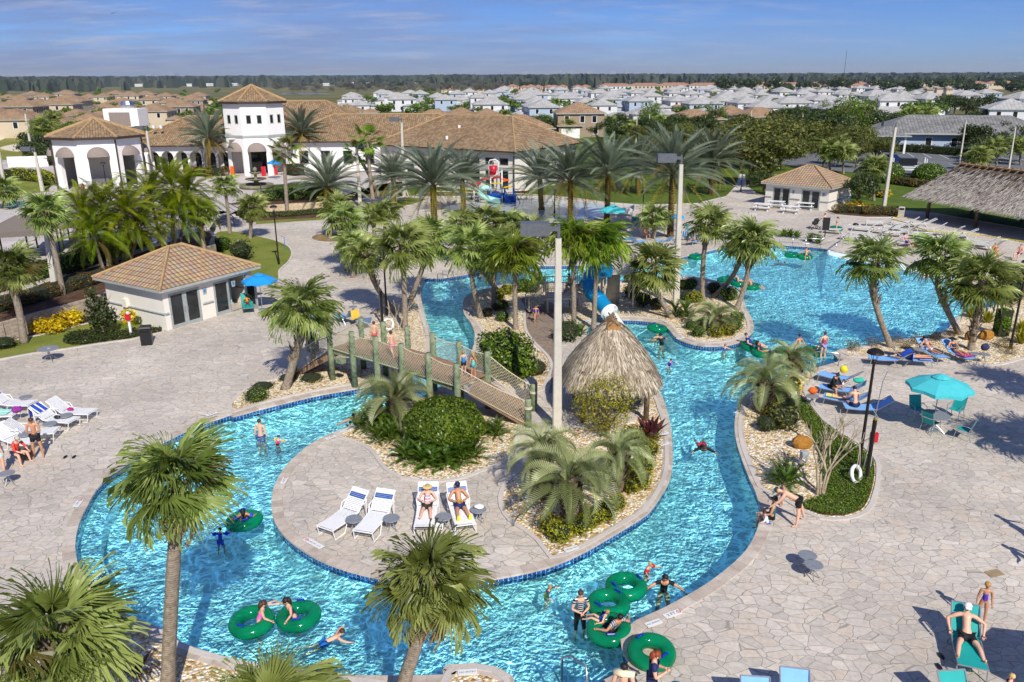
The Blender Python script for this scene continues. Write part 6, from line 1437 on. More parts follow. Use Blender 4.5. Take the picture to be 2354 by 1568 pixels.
 # lamps and poles
def concrete_pole(foot,top,head,label,z0=0.,w=.34,group='concrete light poles with box lamps',arms=True):
 p=at(*foot,z0);q_=at_y(*top,p.y)-p;t=thing('light_pole',label,'light pole',p,0,group);b=MB()
 n=6;vs=[]
 for i in range(n+1):
  u=i/n;c=q_*u;s_=w/2*(1.15-.45*u);k=s_*.25
  for x,y in((-s_+k,-s_),(s_-k,-s_),(s_,-s_+k),(s_,s_-k),(s_-k,s_),(-s_+k,s_),(-s_,s_-k),(-s_,-s_+k)):vs.append((c.x+x,c.y+y,c.z))
 b.add(vs,[(i*8+j,i*8+(j+1)%8,(i+1)*8+(j+1)%8,(i+1)*8+j)for i in range(n)for j in range(8)]+[tuple(n*8+j for j in range(8))]);b.build('shaft',M_POLE,t)
 if head:
  h=at_y(*head,p.y)-p;b=MB();b.tube([q_-Vector((0,0,.1)),q_+Vector((0,0,.55))],.075,8);b.build('tenon',M_LHEAD,t)
  d=h-q_;d.z=0;dn_=d.normalized();e=q_+Vector((0,0,.38));c=q_+d;c.z=e.z
  b=MB();b.beam(e,e+dn_*.45,.14,.18);b.build('bracket',M_LHEAD,t)
  b=MB();s_=1.12 if w>.25 else.8;b.beam(e+dn_*.35,e+dn_*(.35+s_),.62,.5);b.build('lamp_head',M_LHEAD,t)
  b=MB();b.beam(e+dn_*.42-Vector((0,0,.252)),e+dn_*(.28+s_)-Vector((0,0,.252)),.5,.006);b.build('lens',M_GLASS,t)
 return t
for a in[((1280,986),(1283,548),(1248,540),'tallest concrete light pole standing in front of the rope bridge and hut'),((1553,702),(1565,378),(1545,372),'concrete light pole on the slide island'),((828,476),(820,342),(838,340),'concrete light pole before the clubhouse, lamp to the right'),((2031,476),(2058,293),(2048,290),'leaning concrete light pole before the parking lot'),((929,452),(923,282),(912,280),'concrete light pole against the long tile roof')]:concrete_pole(*a)
for a in[((352,411),(337,301),(316,298),'concrete light pole right of the octagonal pavilion'),((98,440),(80,350),(62,345),'concrete light pole left of the octagonal pavilion'),((75,362),(58,262),None,'concrete pole behind the left light pole at the golf green'),((12,446),(-2,350),None,'concrete pole at the far left edge'),((128,667),(97,470),None,'pale concrete pole just behind a fan palm by the fence')]:concrete_pole(*a,z0=TZ)
for f,tp_,lb in(((1461,330),(1464,270),'far concrete light pole right of the clubhouse roof'),((1491,322),(1493,262),'far thin pole left of the tallest trees'),((1725,315),(1727,256),'far thin pole among the trees behind the lawn'),((2205,374),(2220,277),'thin concrete pole behind the thatched pavilion'),((2318,388),(2334,292),'thin concrete pole at the right edge before the blue house'),((1841,318),(1845,262),'thin concrete pole beside the tennis court'),((1918,382),(1920,345),'short pole behind the right pool house palms'),((1236,300),(1237,258),'far thin pole left of the brown house')):concrete_pole(f,tp_,(tp_[0]-3,tp_[1])if 'light' in lb else None,lb,0,.22,'far poles')
M_BRZ=mat('dark_bronze_post',c3('241f1c'),.45,.3)
def lamp_post(foot,top,label,z0=0.,r=.06):
 p=at(*foot,z0);h=(at_y(*top,p.y)-p).z;t=thing('lamp_post',label,'lamp post',p,0,'black lamp posts')
 b=MB();b.tube([(0,0,0),(0,0,.5),(0,0,.52),(0,0,h*.9)],[r*1.5,r*1.5,r,r*.8],10);b.build('post',M_BRZ,t)
 k=h*.9;b=MB();b.lathe([(.05,k-.05),(.09,k+.08),(.07,k+.12)],10)
 for i in range(4):a=i*PI/2;b.tube([(.05*math.cos(a),.05*math.sin(a),k+.05),(.13*math.cos(a),.13*math.sin(a),k+.3),(.22*math.cos(a),.22*math.sin(a),h-.08)],.01,4)
 b.build('lantern_cage',M_BRZ,t);b=MB();b.lathe([(.3,h-.1),(.27,h-.02),(.14,h+.06),(0,h+.09)],18);b.build('lantern_cap',M_BRZ,t)
 return t
for a in[((1972,1083),(2011,806),'black lamp post behind the red rescue box at the right'),((2321,803),(2358,600),'black lamp post at the right edge by the stout palm'),((641,608),(632,474),'black lamp post on the curved lawn behind the pool house'),((889,726),(883,560),'black lamp post among the palms left of the north channel'),((1274,496),(1274,436),'black lamp post right of the water play structure'),((1476,505),(1479,440),'black lamp post behind the white stacked chairs'),((1702,442),(1704,395),'black lamp post beside the far path')]:lamp_post(*a)
for a in[((249,454),(236,374),'black lamp post before the octagonal pavilion, taller'),((255,462),(250,422),'black lamp post before the octagonal pavilion, shorter'),((472,412),(466,340),'black lamp post before the arcade')]:lamp_post(*a,z0=TZ,r=.05)
def gold_post(foot,top,label):
 p=at(*foot);h=(at_y(*top,p.y)-p).z;t=thing('safety_post',label,'post',p);b=MB();b.tube([(0,0,0),(0,0,h)],.075,10);b.build('post',M_BRZ,t)
 b=MB();b.ell((0,0,h+.04),(.07,.07,.07));b.build('gold_ball',mat('gold_finial',c3('b89a40'),.3,.8),t);return t,p,h
gold_post((1990,1105),(2004,966),'short black post with gold ball beside the life ring');gold_post((879,748),(876,668),'short black post with gold ball among the bridge palms')
def rescue_hook(p,tilt,label):
 t=thing('rescue_pole',label,'rescue pole',p);b=MB();b.tube([(0,0,0),(tilt,0,3.6),(tilt+.12,0,4.0),(tilt-.05,.1,4.1)],.018,6);b.build('shaft',M_ALU,t)
rescue_hook(at(1982,1085),.25,'long thin rescue pole beside the black lamp post');rescue_hook(at(875,745),.0,'long thin rescue pole beside the bridge palms')
def red_box(foot,top,label):
 p=at(*foot);h=(at_y(*top,p.y)-p).z;t=thing('phone_box',label,'emergency box',p);b=MB();b.box((0,0,h/2),(.12,.09,h));b.build('post',M_WP,t)
 b=MB();b.box((0,-.07,h-.32),(.26,.16,.36));b.box((0,-.15,h-.32),(.2,.02,.28));b.build('red_box',M_RED,t)
red_box((302,772),(292,716),'red emergency box on a white post by the yellow plants');red_box((1995,1078),(2012,985),'red emergency box on a white post by the black lamp')
def life_ring(x,y,z,label,px_):
 t=thing('life_ring',label,'life ring',at(x,y,z));b=MB();b.torus((0,0,0),.3,.07,28,10);o=b.build('ring',M_WP,t,True);o.rotation_euler=(1.2,.3,.6);b=MB()
 for a in(.5,2.1,3.6,5.2):b.torus((.3*math.cos(a),.3*math.sin(a),0),.075,.012,10,5)
 k=b.build('band',mat('navy_band',c3('1c2c50'),.6),o)
 b=MB();b.tube([(0,0,.2),(.05,.1,.8),(0,.12,1.4),(.08,.1,.9),(.1,0,.2)],.012,5);b.build('rope',M_ROPE,t)
life_ring(1967,1090,.28,'white life ring leaning at the foot of the black lamp',0);life_ring(893,745,.5,'white life ring hanging among the bridge palms',0)
# bins
def bin_(x,y,s,h,m,label,rz=0.,dome=False):
 t=thing('litter_bin',label,'litter bin',at(x,y),rz);b=MB();b.box((0,0,h*.36),(s*.92,s*.92,h*.72),0,0,1.04);b.build('body',m,t)
 b=MB()
 for sx in(-1,1):
  for sy in(-1,1):b.box((sx*s*.42,sy*s*.42,h*.82),(s*.1,s*.1,h*.2))
 b.build('lid_support',m,t);b=MB();b.box((0,0,h*.96),(s*1.02,s*1.02,h*.08),0,0,.8);b.build('lid',m,t);b=MB();b.box((0,0,h*.8),(s*.7,s*.7,h*.14));b.build('opening',M_BLACK,t)
bin_(339,791,.62,1.05,M_BLACK,'black litter bin beside the left pool house',.3)
M_BEI=mat('beige_bin_panel',c3('a8a496'),.7);bin_(1219,925,.55,1.1,M_BEI,'beige litter bin at the foot of the rope bridge stair',.2);bin_(2069,501,.62,1.15,M_BEI,'beige litter bin by the grey lounger rows',-.4);bin_(719,806,.6,1.,M_BLACK,'dark litter bin under the rope bridge stair',.5)
b=MB();b.box((0,0,.55),(.7,.45,1.1));tag(b.build('towel_bin',mat('blue_bin',c3('1c70b4'),.5),loc=at(26,447,TZ)),'blue box bin on the lawn edge at the far left','bin')
# power box in gravel
t=thing('power_pedestal','grey power outlet pedestal beside the orange boulder','utility box',at(1838,1068));b=MB();b.box((0,0,.3),(.08,.08,.6));b.box((.28,.12,.22),(.06,.06,.44));b.build('post',M_ALU,t);b=MB();b.box((.1,-.06,.45),(.3,.14,.28),.4);b.build('outlet_box',M_TRIM,t)
# stainless rails
def rail(paths,label,r=.024,z=0.):
 o=at(*paths[0][0][:2],z);t=thing('handrail',label,'handrail',o)
 for p in paths:b=MB();b.tube([at(x,y,z)-o+Vector((0,0,h))for x,y,h in p],r,8);b.build('rail',M_STEEL,t,True)
rail([[(1291,1555,-.9),(1291,1555,.55),(1310,1555,.62),(1345,1580,.62),(1352,1600,0)]],'bent steel handrail at the near pool steps',.03)
rail([[(1858,838,-.6),(1860,838,.55),(1875,838,.7),(1920,842,.7),(1926,842,.6),(1926,842,0)]],'steel handrail at the right pool steps',.03)
rail([[(1018,648,0),(1018,648,.8),(1040,650,.85),(1052,668,-.2)],[(1006,655,0),(1006,655,.8),(1028,658,.85),(1040,678,-.2)]],'pair of steel stair rails at the north channel')
rail([[(1790,568,0),(1790,568,.9),(1885,574,.9),(1885,574,0)],[(1790,568,.45),(1885,574,.45)],[(1820,570,0),(1820,570,.9)],[(1850,572,0),(1850,572,.9)],[(1885,574,.9),(1930,560,.9),(1930,560,0)],[(1900,590,-.2),(1905,590,.7),(1948,560,.95),(1950,560,0)],[(1900,582,.4),(1940,556,.4)],[(1920,580,-.1),(1920,580,.8)],[(1935,570,0),(1935,570,.9)]],'steel ramp rails at the beach entry of the wave pool')
b=MB();b.tube([(0,0,0),(0,0,.95),(-.25,0,1.05)],.03,6);tag(b.build('foot_shower',mat('blue_pipe',c3('1c78c8'),.4),loc=at(655,570)),'small blue bent shower pipe on the curved lawn','shower')
# tubes floating on the river
def ring_mat():
 t=NT('green_translucent_vinyl');c=t.ramp(t.noise(1.2,t.pos(),3),[(.3,c3('04794f')),(.7,c3('0a9c68'))]);t.l(c,t.b.inputs['Base Color']);t.b.inputs['Roughness'].default_value=.12
 tr=t.n('ShaderNodeBsdfTransparent');tr.inputs[0].default_value=(.10,.62,.42,1);mx=t.n('ShaderNodeMixShader');mx.inputs[0].default_value=.38;t.l(t.b.outputs[0],mx.inputs[1]);t.l(tr.outputs[0],mx.inputs[2]);t.l(mx.outputs[0],t.out.inputs[0]);return t.m
M_RING=ring_mat();M_RHAN=mat('blue_vinyl_handle',c3('1430a8'),.3);rp=None;RINGS=[]
for x,y,z,lb in((1439,1343,0,'green swim ring floating farthest back in the group of three'),(1398,1383,0,'green swim ring in the middle of the group, empty'),(1399,1442,0,'green swim ring carrying the person in a striped shirt and a child'),(1497,1499,1,'green swim ring lying on the deck at the near pool steps'),(686,1411,0,'green swim ring with a dark haired girl in a dotted swimsuit'),(578,1424,0,'green swim ring with a girl in a pink swimsuit'),(560,1192,0,'green swim ring with a person seen from behind near the tall palm'),(1820,584,0,'green swim ring left in the back of the wave pool, empty'),(1850,588,0,'green swim ring with a man in the back of the wave pool'),(2203,653,0,'green swim ring behind the right palms in the wave pool'),(1667,641,0,'green swim ring left of the group at the slide island'),(1697,648,0,'green swim ring middle of the group at the slide island'),(1728,656,0,'green swim ring right of the group at the slide island'),(1600,588,0,'green swim ring behind the tall concrete pole'),(1511,752,0,'empty green swim ring below the slide exit'),(1727,793,0,'green swim ring under the man in a blue shirt'),(1752,808,0,'green swim ring under the girl in a dark patterned top'),(1808,806,0,'green swim ring held by the woman in a white bikini'),(1872,804,0,'green swim ring with a child by the pool steps'),(1922,525,1,'teal green swim ring lying on the deck by the black stroller')):
 p=at(x,y,.0 if not z else.19)
 if not z:p.z=WL+.06
 RINGS.append(p)
 if rp is None:
  rp=thing('swim_ring',lb,'swim ring',p,0,'green swim rings');b=MB();b.torus((0,0,0),.42,.2,44,16,0,.92);b.build('tube',M_RING,rp,True)
  for a in(.4,3.6):h=MB();d=Vector((math.cos(a),math.sin(a),0));s_=Vector((-d.y,d.x,0));c=d*.42+Vector((0,0,.185));h.tube([c-s_*.1,c-s_*.09+Vector((0,0,.05)),c+s_*.09+Vector((0,0,.05)),c+s_*.1],.028,6);h.build('handle',M_RHAN,rp)
 else:o=dup(rp,p,rnd.uniform(0,6),lb);o.rotation_euler=(rnd.uniform(-.08,.08),rnd.uniform(-.08,.08),rnd.uniform(0,6))
 # signs on the pool rim
M_INK=mat('black_sign_ink',(.01,.01,.01),.6);M_SIGN=mat('white_sign_tile',(.75,.75,.73),.4,var=.03)
def text_mesh(txt,size):
 cu=bpy.data.curves.new('t','FONT');cu.body=txt;cu.size=size;cu.align_x='CENTER';cu.align_y='CENTER';cu.resolution_u=2
 o=bpy.data.objects.new('t',cu);COL.objects.link(o);bpy.context.view_layer.update();me=bpy.data.meshes.new_from_object(o.evaluated_get(bpy.context.evaluated_depsgraph_get()));bpy.data.objects.remove(o);me.materials.clear();me.materials.append(M_INK);return me
TXT={}
def sign(p,q_,txt,label,z=.05,w=.2,sc=1.):
 a,c=at(*p,z),at(*q_,z);L=(c-a).length;m_=(a+c)/2;d=c-a
 t=thing('depth_sign',label,'sign',(m_.x,m_.y,z),math.atan2(d.y,d.x));b=MB();b.box((0,0,0),(max(L,.42 if 'NO' in txt or '3' in txt else.2)*1.12,w,.012));b.build('plate',M_SIGN,t)
 if txt not in TXT:TXT[txt]=text_mesh(txt.replace('@','  '),.17)
 o=put('lettering',TXT[txt],t,(0,0,.009));k=min(1.25,max(L,.42)/(.105*len(txt)+.02));o.scale=(k,k*.95,1)
 if '@' in txt:
  b=MB();r=.055;b.torus((max(L,.42)*.44,0,.009),r,.009,16,4,0,.3);b.beam((max(L,.42)*.44-r*.7,r*.7,.01),(max(L,.42)*.44+r*.7,-r*.7,.01),.016,.004);b.build('no_diving_symbol',mat('red_sign_ink',c3('c03030'),.5),t)
sign((1061,1546),(1088,1544),'NO ENTRY','white NO ENTRY tile on the small peninsula at the bottom');sign((1529,1417),(1561,1405),'3 FT@','white 3 FT no diving tile on the right deck rim');sign((1490,1436),(1513,1428),'NO ENTRY','white NO ENTRY tile left of the 3 FT tile on the right deck')
sign((1322,1258),(1302,1264),'NO ENTRY','white NO ENTRY tile at the tip of the island gravel bed, upside down');sign((738,1258),(703,1239),'3 FT@NO ENTRY','white 3 FT NO ENTRY tile below the left island lounger, upside down');sign((751,1008),(769,1002),'3 FT','white 3 FT tile at the upper left of the island');sign((787,991),(801,987),'NO ENTRY','white NO ENTRY tile beside the island ferns')
sign((650,1110),(657,1098),'3 FT@','white 3 FT tile at the left tip of the island');sign((175,1163),(184,1151),'3 FT@','white 3 FT tile on the left deck');sign((475,955),(498,948),'3 FT','white 3 FT tile on the left deck behind the tall near palm')
for x,y,lb in((1524,996,'small white tile on the right rim of the island, upper'),(1525,1020,'small white tile on the right rim of the island, lower'),(1500,893,'small white tile beside the thatched hut'),(1698,947,'small white tile on the right bank rim'),(1350,741,'white 3 FT tile beside the slide exit'),(1563,777,'small white tile on the slide island rim')):sign((x-6,y+2),(x+7,y-2),'3 FT',lb)
# small belongings
def cloth(pts3,m,name,label,cat='towel',n=6,group=None):
 """a towel draped over a run of points, w wide across"""
 o=Vector(pts3[0][0]);b=MB();rows=[]
 for(c,w)in pts3:
  c=Vector(c)-o;w=Vector(w);rows.append([c+w*(j/n-.5)+Vector((0,0,.012*math.sin(j*2.3+len(rows))))for j in range(n+1)])
 b.add([p for r in rows for p in r],[(i*(n+1)+j,i*(n+1)+j+1,(i+1)*(n+1)+j+1,(i+1)*(n+1)+j)for i in range(len(rows)-1)for j in range(n)]);t=b.build(name,m,None,True,o);tag(t,label,cat,group);return t
def stripes(name,c1,c2,sc=14.,ax=1):
 t=NT(name);s=t.n('ShaderNodeSeparateXYZ');t.l(t.pos(),s.inputs[0]);w=t.math('SINE',t.math('MULTIPLY',s.outputs[ax],sc*2));t.l(t.ramp(w,[(.49,c3(c1)),(.51,c3(c2))],'CONSTANT'),t.b.inputs['Base Color']);t.b.inputs['Roughness'].default_value=.95;return t.m
def drape(L,a,m,label,head=True,w=.62):
 """towel over a lounger's back or foot"""
 rz=L.rotation_euler.z;d=Vector((math.cos(rz),math.sin(rz),0));s_=Vector((-d.y,d.x,0))*w;o=Vector(L.location);hx,hz=L.get('hx',1.9),L.get('hz',.86)
 if head:P=[(1.5,.38+(hz-.38)*.38+.06),(hx-.02,hz+.05),(hx+.06,hz+.02),(hx+.1,hz-.5)]
 else:P=[(a,.43),(a+.3,.42),(a+.6,.42)]
 cloth([(o+d*x+Vector((0,0,z)),s_)for x,z in P],m,'towel',label,'towel')
LO={o['label']:o for o in COL.objects if o.parent is None and o.get('category')=='sun lounger'}
def lo(k):return next(v for l,v in LO.items()if k in l)
drape(lo('blue striped towel'),0,stripes('blue_white_striped_towel','2848b0','e8ecf4',12),'blue and white striped towel over a white lounger back');drape(lo('royal blue towel'),0,mat('royal_blue_towel',c3('1248b8'),.95),'royal blue towel hanging over a lounger back')
drape(lo('mint towels'),.3,stripes('mint_striped_towel','8ce0c8','e8f4f0',10),'mint striped towel heaped on a lounger',False);drape(lo('yellow cloth'),.1,mat('pale_yellow_cloth',c3('e0d880'),.95),'pale yellow cloth on a blue lounger',False,.4);drape(lo('yellow towel'),0,mat('yellow_towel',c3('d8b040'),.95),'yellow towel over a lounger before the bridge');drape(lo('striped towel left'),0,stripes('aqua_striped_towel','2c88c8','e4ecf0',12),'blue striped towel on a lounger by the wave pool')
drape(lo('pink towel'),.5,mat('pink_towel',c3('d85a8c'),.95),'pink towel on a blue lounger before the bridge',False);drape(lo('black sun hat'),.2,mat('magenta_towel',c3('c83c90'),.95),'magenta towel on the lounger of the woman in the black sun hat',False);drape(lo('lying face down'),.05,stripes('white_blue_towel','5070b8','e8ecf4',10),'white and blue towel under the woman lying face down',False)
def lump(x,y,z,s,m,name,label,cat,sq=1.):
 b=MB();b.ell((0,0,s[2]*.5),(s[0]/2,s[1]/2,s[2]/2),12,8);b.v=[(v[0]*(1+.25*noise.noise(Vector(v)*7+Vector((x,y,0)))),v[1]*(1+.25*noise.noise(Vector(v)*6)),max(0,v[2]*(1+.3*noise.noise(Vector(v)*8))))for v in b.v]
 o=b.build(name,m,None,True,at(x,y,z));tag(o,label,cat);return o
lump(1867,905,.46,(.42,.38,.3),mat('orange_bag_fabric',c3('e06410'),.7),'bag','orange bag on the side table by the right bank','bag');lump(2262,806,.46,(.45,.3,.36),mat('navy_bag_fabric',c3('2a2850'),.8),'bag','navy and red bag on a side table by the stout palm','bag')
lump(62,1058,0,(.5,.36,.5),M_BLACK,'backpack','black backpack on the deck beside the sitting person in red','backpack');lump(162,943,.4,(.3,.22,.12),mat('magenta_cloth',c3('b01480'),.9),'cloth','small magenta cloth on the back left lounger','cloth');lump(132,962,.4,(.3,.2,.14),M_BLACK,'cap','black bag on the lounger with the striped towel','bag')
lump(40,948,.4,(.45,.4,.28),mat('pink_purple_bag',c3('8c2c8c'),.8,var=.5,sc=20),'beach_bag','purple patterned beach bag on the lounger with mint towels','bag');lump(1102,1168,.46,(.36,.3,.14),M_WP,'towel_heap','white cloth heaped on the side table beside the man on the island','cloth');lump(1005,1212,0,(.42,.3,.32),mat('white_tote',(.7,.7,.72),.7),'tote_bag','white tote bag on the ground between the island sunbathers','bag')
lump(1938,857,.25,(.36,.3,.35),mat('yellow_blue_bag',c3('e0d020'),.7),'toy_bag','yellow toy bag behind the blue loungers','bag');lump(1972,880,.75,(.5,.35,.25),mat('turquoise_towel',c3('2cb89c'),.9),'towel_heap','turquoise towel heaped on the back of a blue lounger','towel');lump(1966,520,.35,(.6,.4,.3),M_BLACK,'backpack','black backpack on a grey lounger','backpack');lump(1395,487,0,(.8,.6,.6),mat('yellow_float',c3('e0b010'),.6),'float','yellow float beside the white stacked chairs','float')
for i,(x,y)in enumerate(((2163,1510),(2158,1535),(150,1052),(170,1052))):lump(x,y,0,(.12,.28,.07),M_BLACK,'sandal',['black shoe left of the teal lounger, upper','black shoe left of the teal lounger, lower','dark flip flop by the man in black shorts, left','dark flip flop by the man in black shorts, right'][i],'shoe')
b=MB();b.box((0,0,.008),(.5,.3,.012),.3);tag(b.build('drain_grate',mat('tan_grate',c3('9a8664'),.7),loc=at(2285,1318)),'small tan drain grate in the right deck','drain')
# white stacked chairs
t=thing('stacked_chairs','pile of white plastic loungers stacked beside a date palm trunk','stacked chairs',at(1432,497));
for i in range(5):
 b=MB();z=.3+i*.13;b.box((0,0,z),(1.9,.65,.05));b.beam((.5,0,z+.02),(1.1,0,z+.4),.62,.05);b.box((-.8,-.28,z-.15),(.06,.06,.3));b.box((-.8,.28,z-.15),(.06,.06,.3));b.build('white_lounger',M_WP,t)
 # stroller
t=thing('stroller','black stroller beside the standing woman near the beach entry','stroller',at(1872,527),.3);b=MB();b.tube([(-.45,.2,.12),(.35,.25,.95),(.5,.25,1.02)],.018,6);b.tube([(-.45,-.2,.12),(.35,-.25,.95),(.5,-.25,1.02),(.5,.25,1.02)],.018,6);b.tube([(.4,.25,.14),(-.1,.23,.5)],.018,6);b.tube([(.4,-.25,.14),(-.1,-.23,.5)],.018,6);b.build('frame',M_BLACK,t)
b=MB();b.ell((-.02,0,.62),(.34,.22,.22),12,8);b.ell((.12,0,.85),(.26,.24,.2),12,8);b.build('seat_and_hood',mat('black_fabric',(.02,.02,.022),.9),t,True)
for x,y in((-.45,.22),(-.45,-.22),(.4,.26),(.4,-.26)):
 b=MB();b.torus((0,0,0),.11,.03,18,6);o=b.build('wheel',M_BLACK,t,True);o.location=(x,y,.14);o.rotation_euler=(PI/2,0,0)
t=thing('signal_sign','black upright lifeguard board by the ramp rails','sign',at(1895,545));b=MB();b.box((0,0,1.2),(.62,.1,1.15));b.build('board',M_BLACK,t);b=MB();b.tube([(0,0,0),(0,0,.7)],.05,6);b.build('post',M_BLACK,t)
# yellow caution tape between grey loungers
b=MB();P=[at(x,y,.7)for x,y in((2073,492),(2060,500),(2045,503),(2090,514),(2105,522),(2130,530),(2180,534),(2250,540),(2353,555))];o_=P[0].copy();b.beam
for i in range(len(P)-1):b.beam(P[i]-o_,P[i+1]-o_,.012,.08)
tag(b.build('caution_tape',mat('yellow_tape',c3('e0c818'),.5),loc=o_),'yellow caution tape strung over the grey loungers','tape')
# vehicles in the lot
def car(x,y,rz,m,label):
 t=thing('parked_car',label,'car',at(x,y,.03),rz);b=MB()
 sec=[(-2.2,.45,.8,.7),(-2.1,.35,.95,.85),(-1.2,.3,1.0,.9),(-.9,.3,1.02,.9),(.9,.3,1.02,.9),(1.3,.3,.95,.9),(2.1,.35,.85,.85),(2.25,.45,.7,.7)];vs=[]
 for x_,z0,z1,w in sec:vs+=[(x_,-w,z0),(x_,w,z0),(x_,w,z1),(x_,-w,z1)]
 b.add(vs,[(i*4+j,i*4+(j+1)%4,(i+1)*4+(j+1)%4,(i+1)*4+j)for i in range(7)for j in range(4)]+[(3,2,1,0),(28,29,30,31)])
 vs=[(-1.6,-.82,1.),(-1.6,.82,1.),(1.1,.82,1.),(1.1,-.82,1.),(-1.2,-.66,1.5),(-1.2,.66,1.5),(.4,.66,1.5),(.4,-.66,1.5)];b.add(vs,[(4,5,6,7),(0,4,7,3),(2,6,5,1)]);b.build('body',m,t,False)
 b=MB();b.add([(x_*1.003,y_*1.006,z_-.02)for x_,y_,z_ in vs],[(0,1,5,4),(3,7,6,2),(0,4,7,3),(2,6,5,1)]);b.build('window',M_GLASS,t)
 for x_ in(-1.35,1.35):
  for y_ in(-.85,.85):b=MB();b.lathe([(.2,-.1),(.33,-.1),(.33,.1),(.2,.1)],14);o=b.build('wheel',M_BLACK,t);o.location=(x_,y_,.33);o.rotation_euler=(PI/2,0,0)
 for y_ in(-.6,.6):b=MB();b.box((2.24,y_,.68),(.05,.3,.12));b.build('headlight',M_WP,t)
car(2046,376,.6,mat('dark_blue_car_paint',c3('15305c'),.25,.3),'dark blue car parked behind the round topiary')
pn=thing('pontoon_trailer','white pontoon boat on a trailer between the round topiaries','boat trailer',at(2092,402,.03),-.35)
for y in(-.8,.8):b=MB();b.tube([(-3.2,y,.8),(2.4,y,.8),(3.1,y,1.0)],.35,12);b.build('pontoon',M_WP,pn,True)
b=MB();b.box((0,0,1.2),(6.,2.4,.12));b.build('deck',M_WP,pn);b=MB();b.box((-.5,0,1.9),(2.2,1.6,.9));b.build('dark_cover',M_BLACK,pn)
for x in(-2.6,1.8):
 for y in(-1.1,1.1):b=MB();b.box((x,y,1.6),(.12,.12,1.7));b.build('guide_post',M_WP,pn)
 # brightly coloured entry clutter
def simple(name,x,y,z0,size,m,label,cat):
 t=thing(name,label,cat,at(x,y,z0));b=MB();b.box((0,0,size[2]*.45),(size[0],size[1],size[2]*.9));b.build('body',m,t);b=MB();b.box((0,0,size[2]*.95),(size[0]*1.1,size[1]*1.1,size[2]*.1),0,0,.8);b.build('top',m,t)
simple('orange_rack',536,408,TZ,(.45,.4,1.5),M_ORG,'orange rack with lime floats at the left tower arch','display rack');simple('red_vending_cart',607,405,TZ,(.5,.5,1.3),M_RED,'red cart under the tower arch right','cart');simple('red_cabinet',633,402,TZ,(.55,.5,1.2),M_RED,'red cabinet right of the tower','cabinet')
lump(536,408,TZ+1.5,(.6,.5,.3),mat('lime_float',c3('70d818'),.5),'lime_float','lime green float on top of the orange rack','float')
# ================================================================ people
SK={'fair':c3('e0ac90'),'tan':c3('c48c68'),'brown':c3('8c5a3c'),'dark':c3('5c3826')}
def skinmat(k):
 n='skin_'+k
 if n in MC:return MC[n]
 t=NT(n);t.l(t.ramp(t.noise(9,t.pos(),3),[(.3,scl(SK[k],.9)),(.7,scl(SK[k],1.06))]),t.b.inputs['Base Color']);t.b.inputs['Roughness'].default_value=.5
 t.b.inputs['Subsurface Weight'].default_value=.0;MC[n]=t.m;return t.m
SC2=bpy.data.scenes.new('workshop');VL2=SC2.view_layers[0]
def skin_mesh(nodes,edges,root,name,m,sub=1):
 names=list(nodes);bm=bmesh.new();L=bm.verts.layers.skin.verify();vs={}
 for n in names:
  v=bm.verts.new(nodes[n][0]);r=nodes[n][1];v[L].radius=(r,r)if not hasattr(r,'__len__')else r;v[L].use_root=n==root;vs[n]=v
 for a,b_ in edges:bm.edges.new((vs[a],vs[b_]))
 me=bpy.data.meshes.new('tmp');bm.to_mesh(me);bm.free();o=bpy.data.objects.new('tmp',me);SC2.collection.objects.link(o)
 s=o.modifiers.new('s','SKIN');s.use_smooth_shade=True;s.branch_smoothing=.6;ss=o.modifiers.new('d','SUBSURF');ss.levels=ss.render_levels=sub
 VL2.update();dg=VL2.depsgraph;r=bpy.data.meshes.new_from_object(o.evaluated_get(dg));bpy.data.objects.remove(o);bpy.data.meshes.remove(me)
 r.name=name;r.materials.clear();r.materials.append(m);r.polygons.foreach_set('use_smooth',[True]*len(r.polygons));return r
V=Vector
def both(x,y,z):return(V((-x,y,z)).normalized(),V((x,y,z)).normalized())
DOWN=both(.06,0,-1)
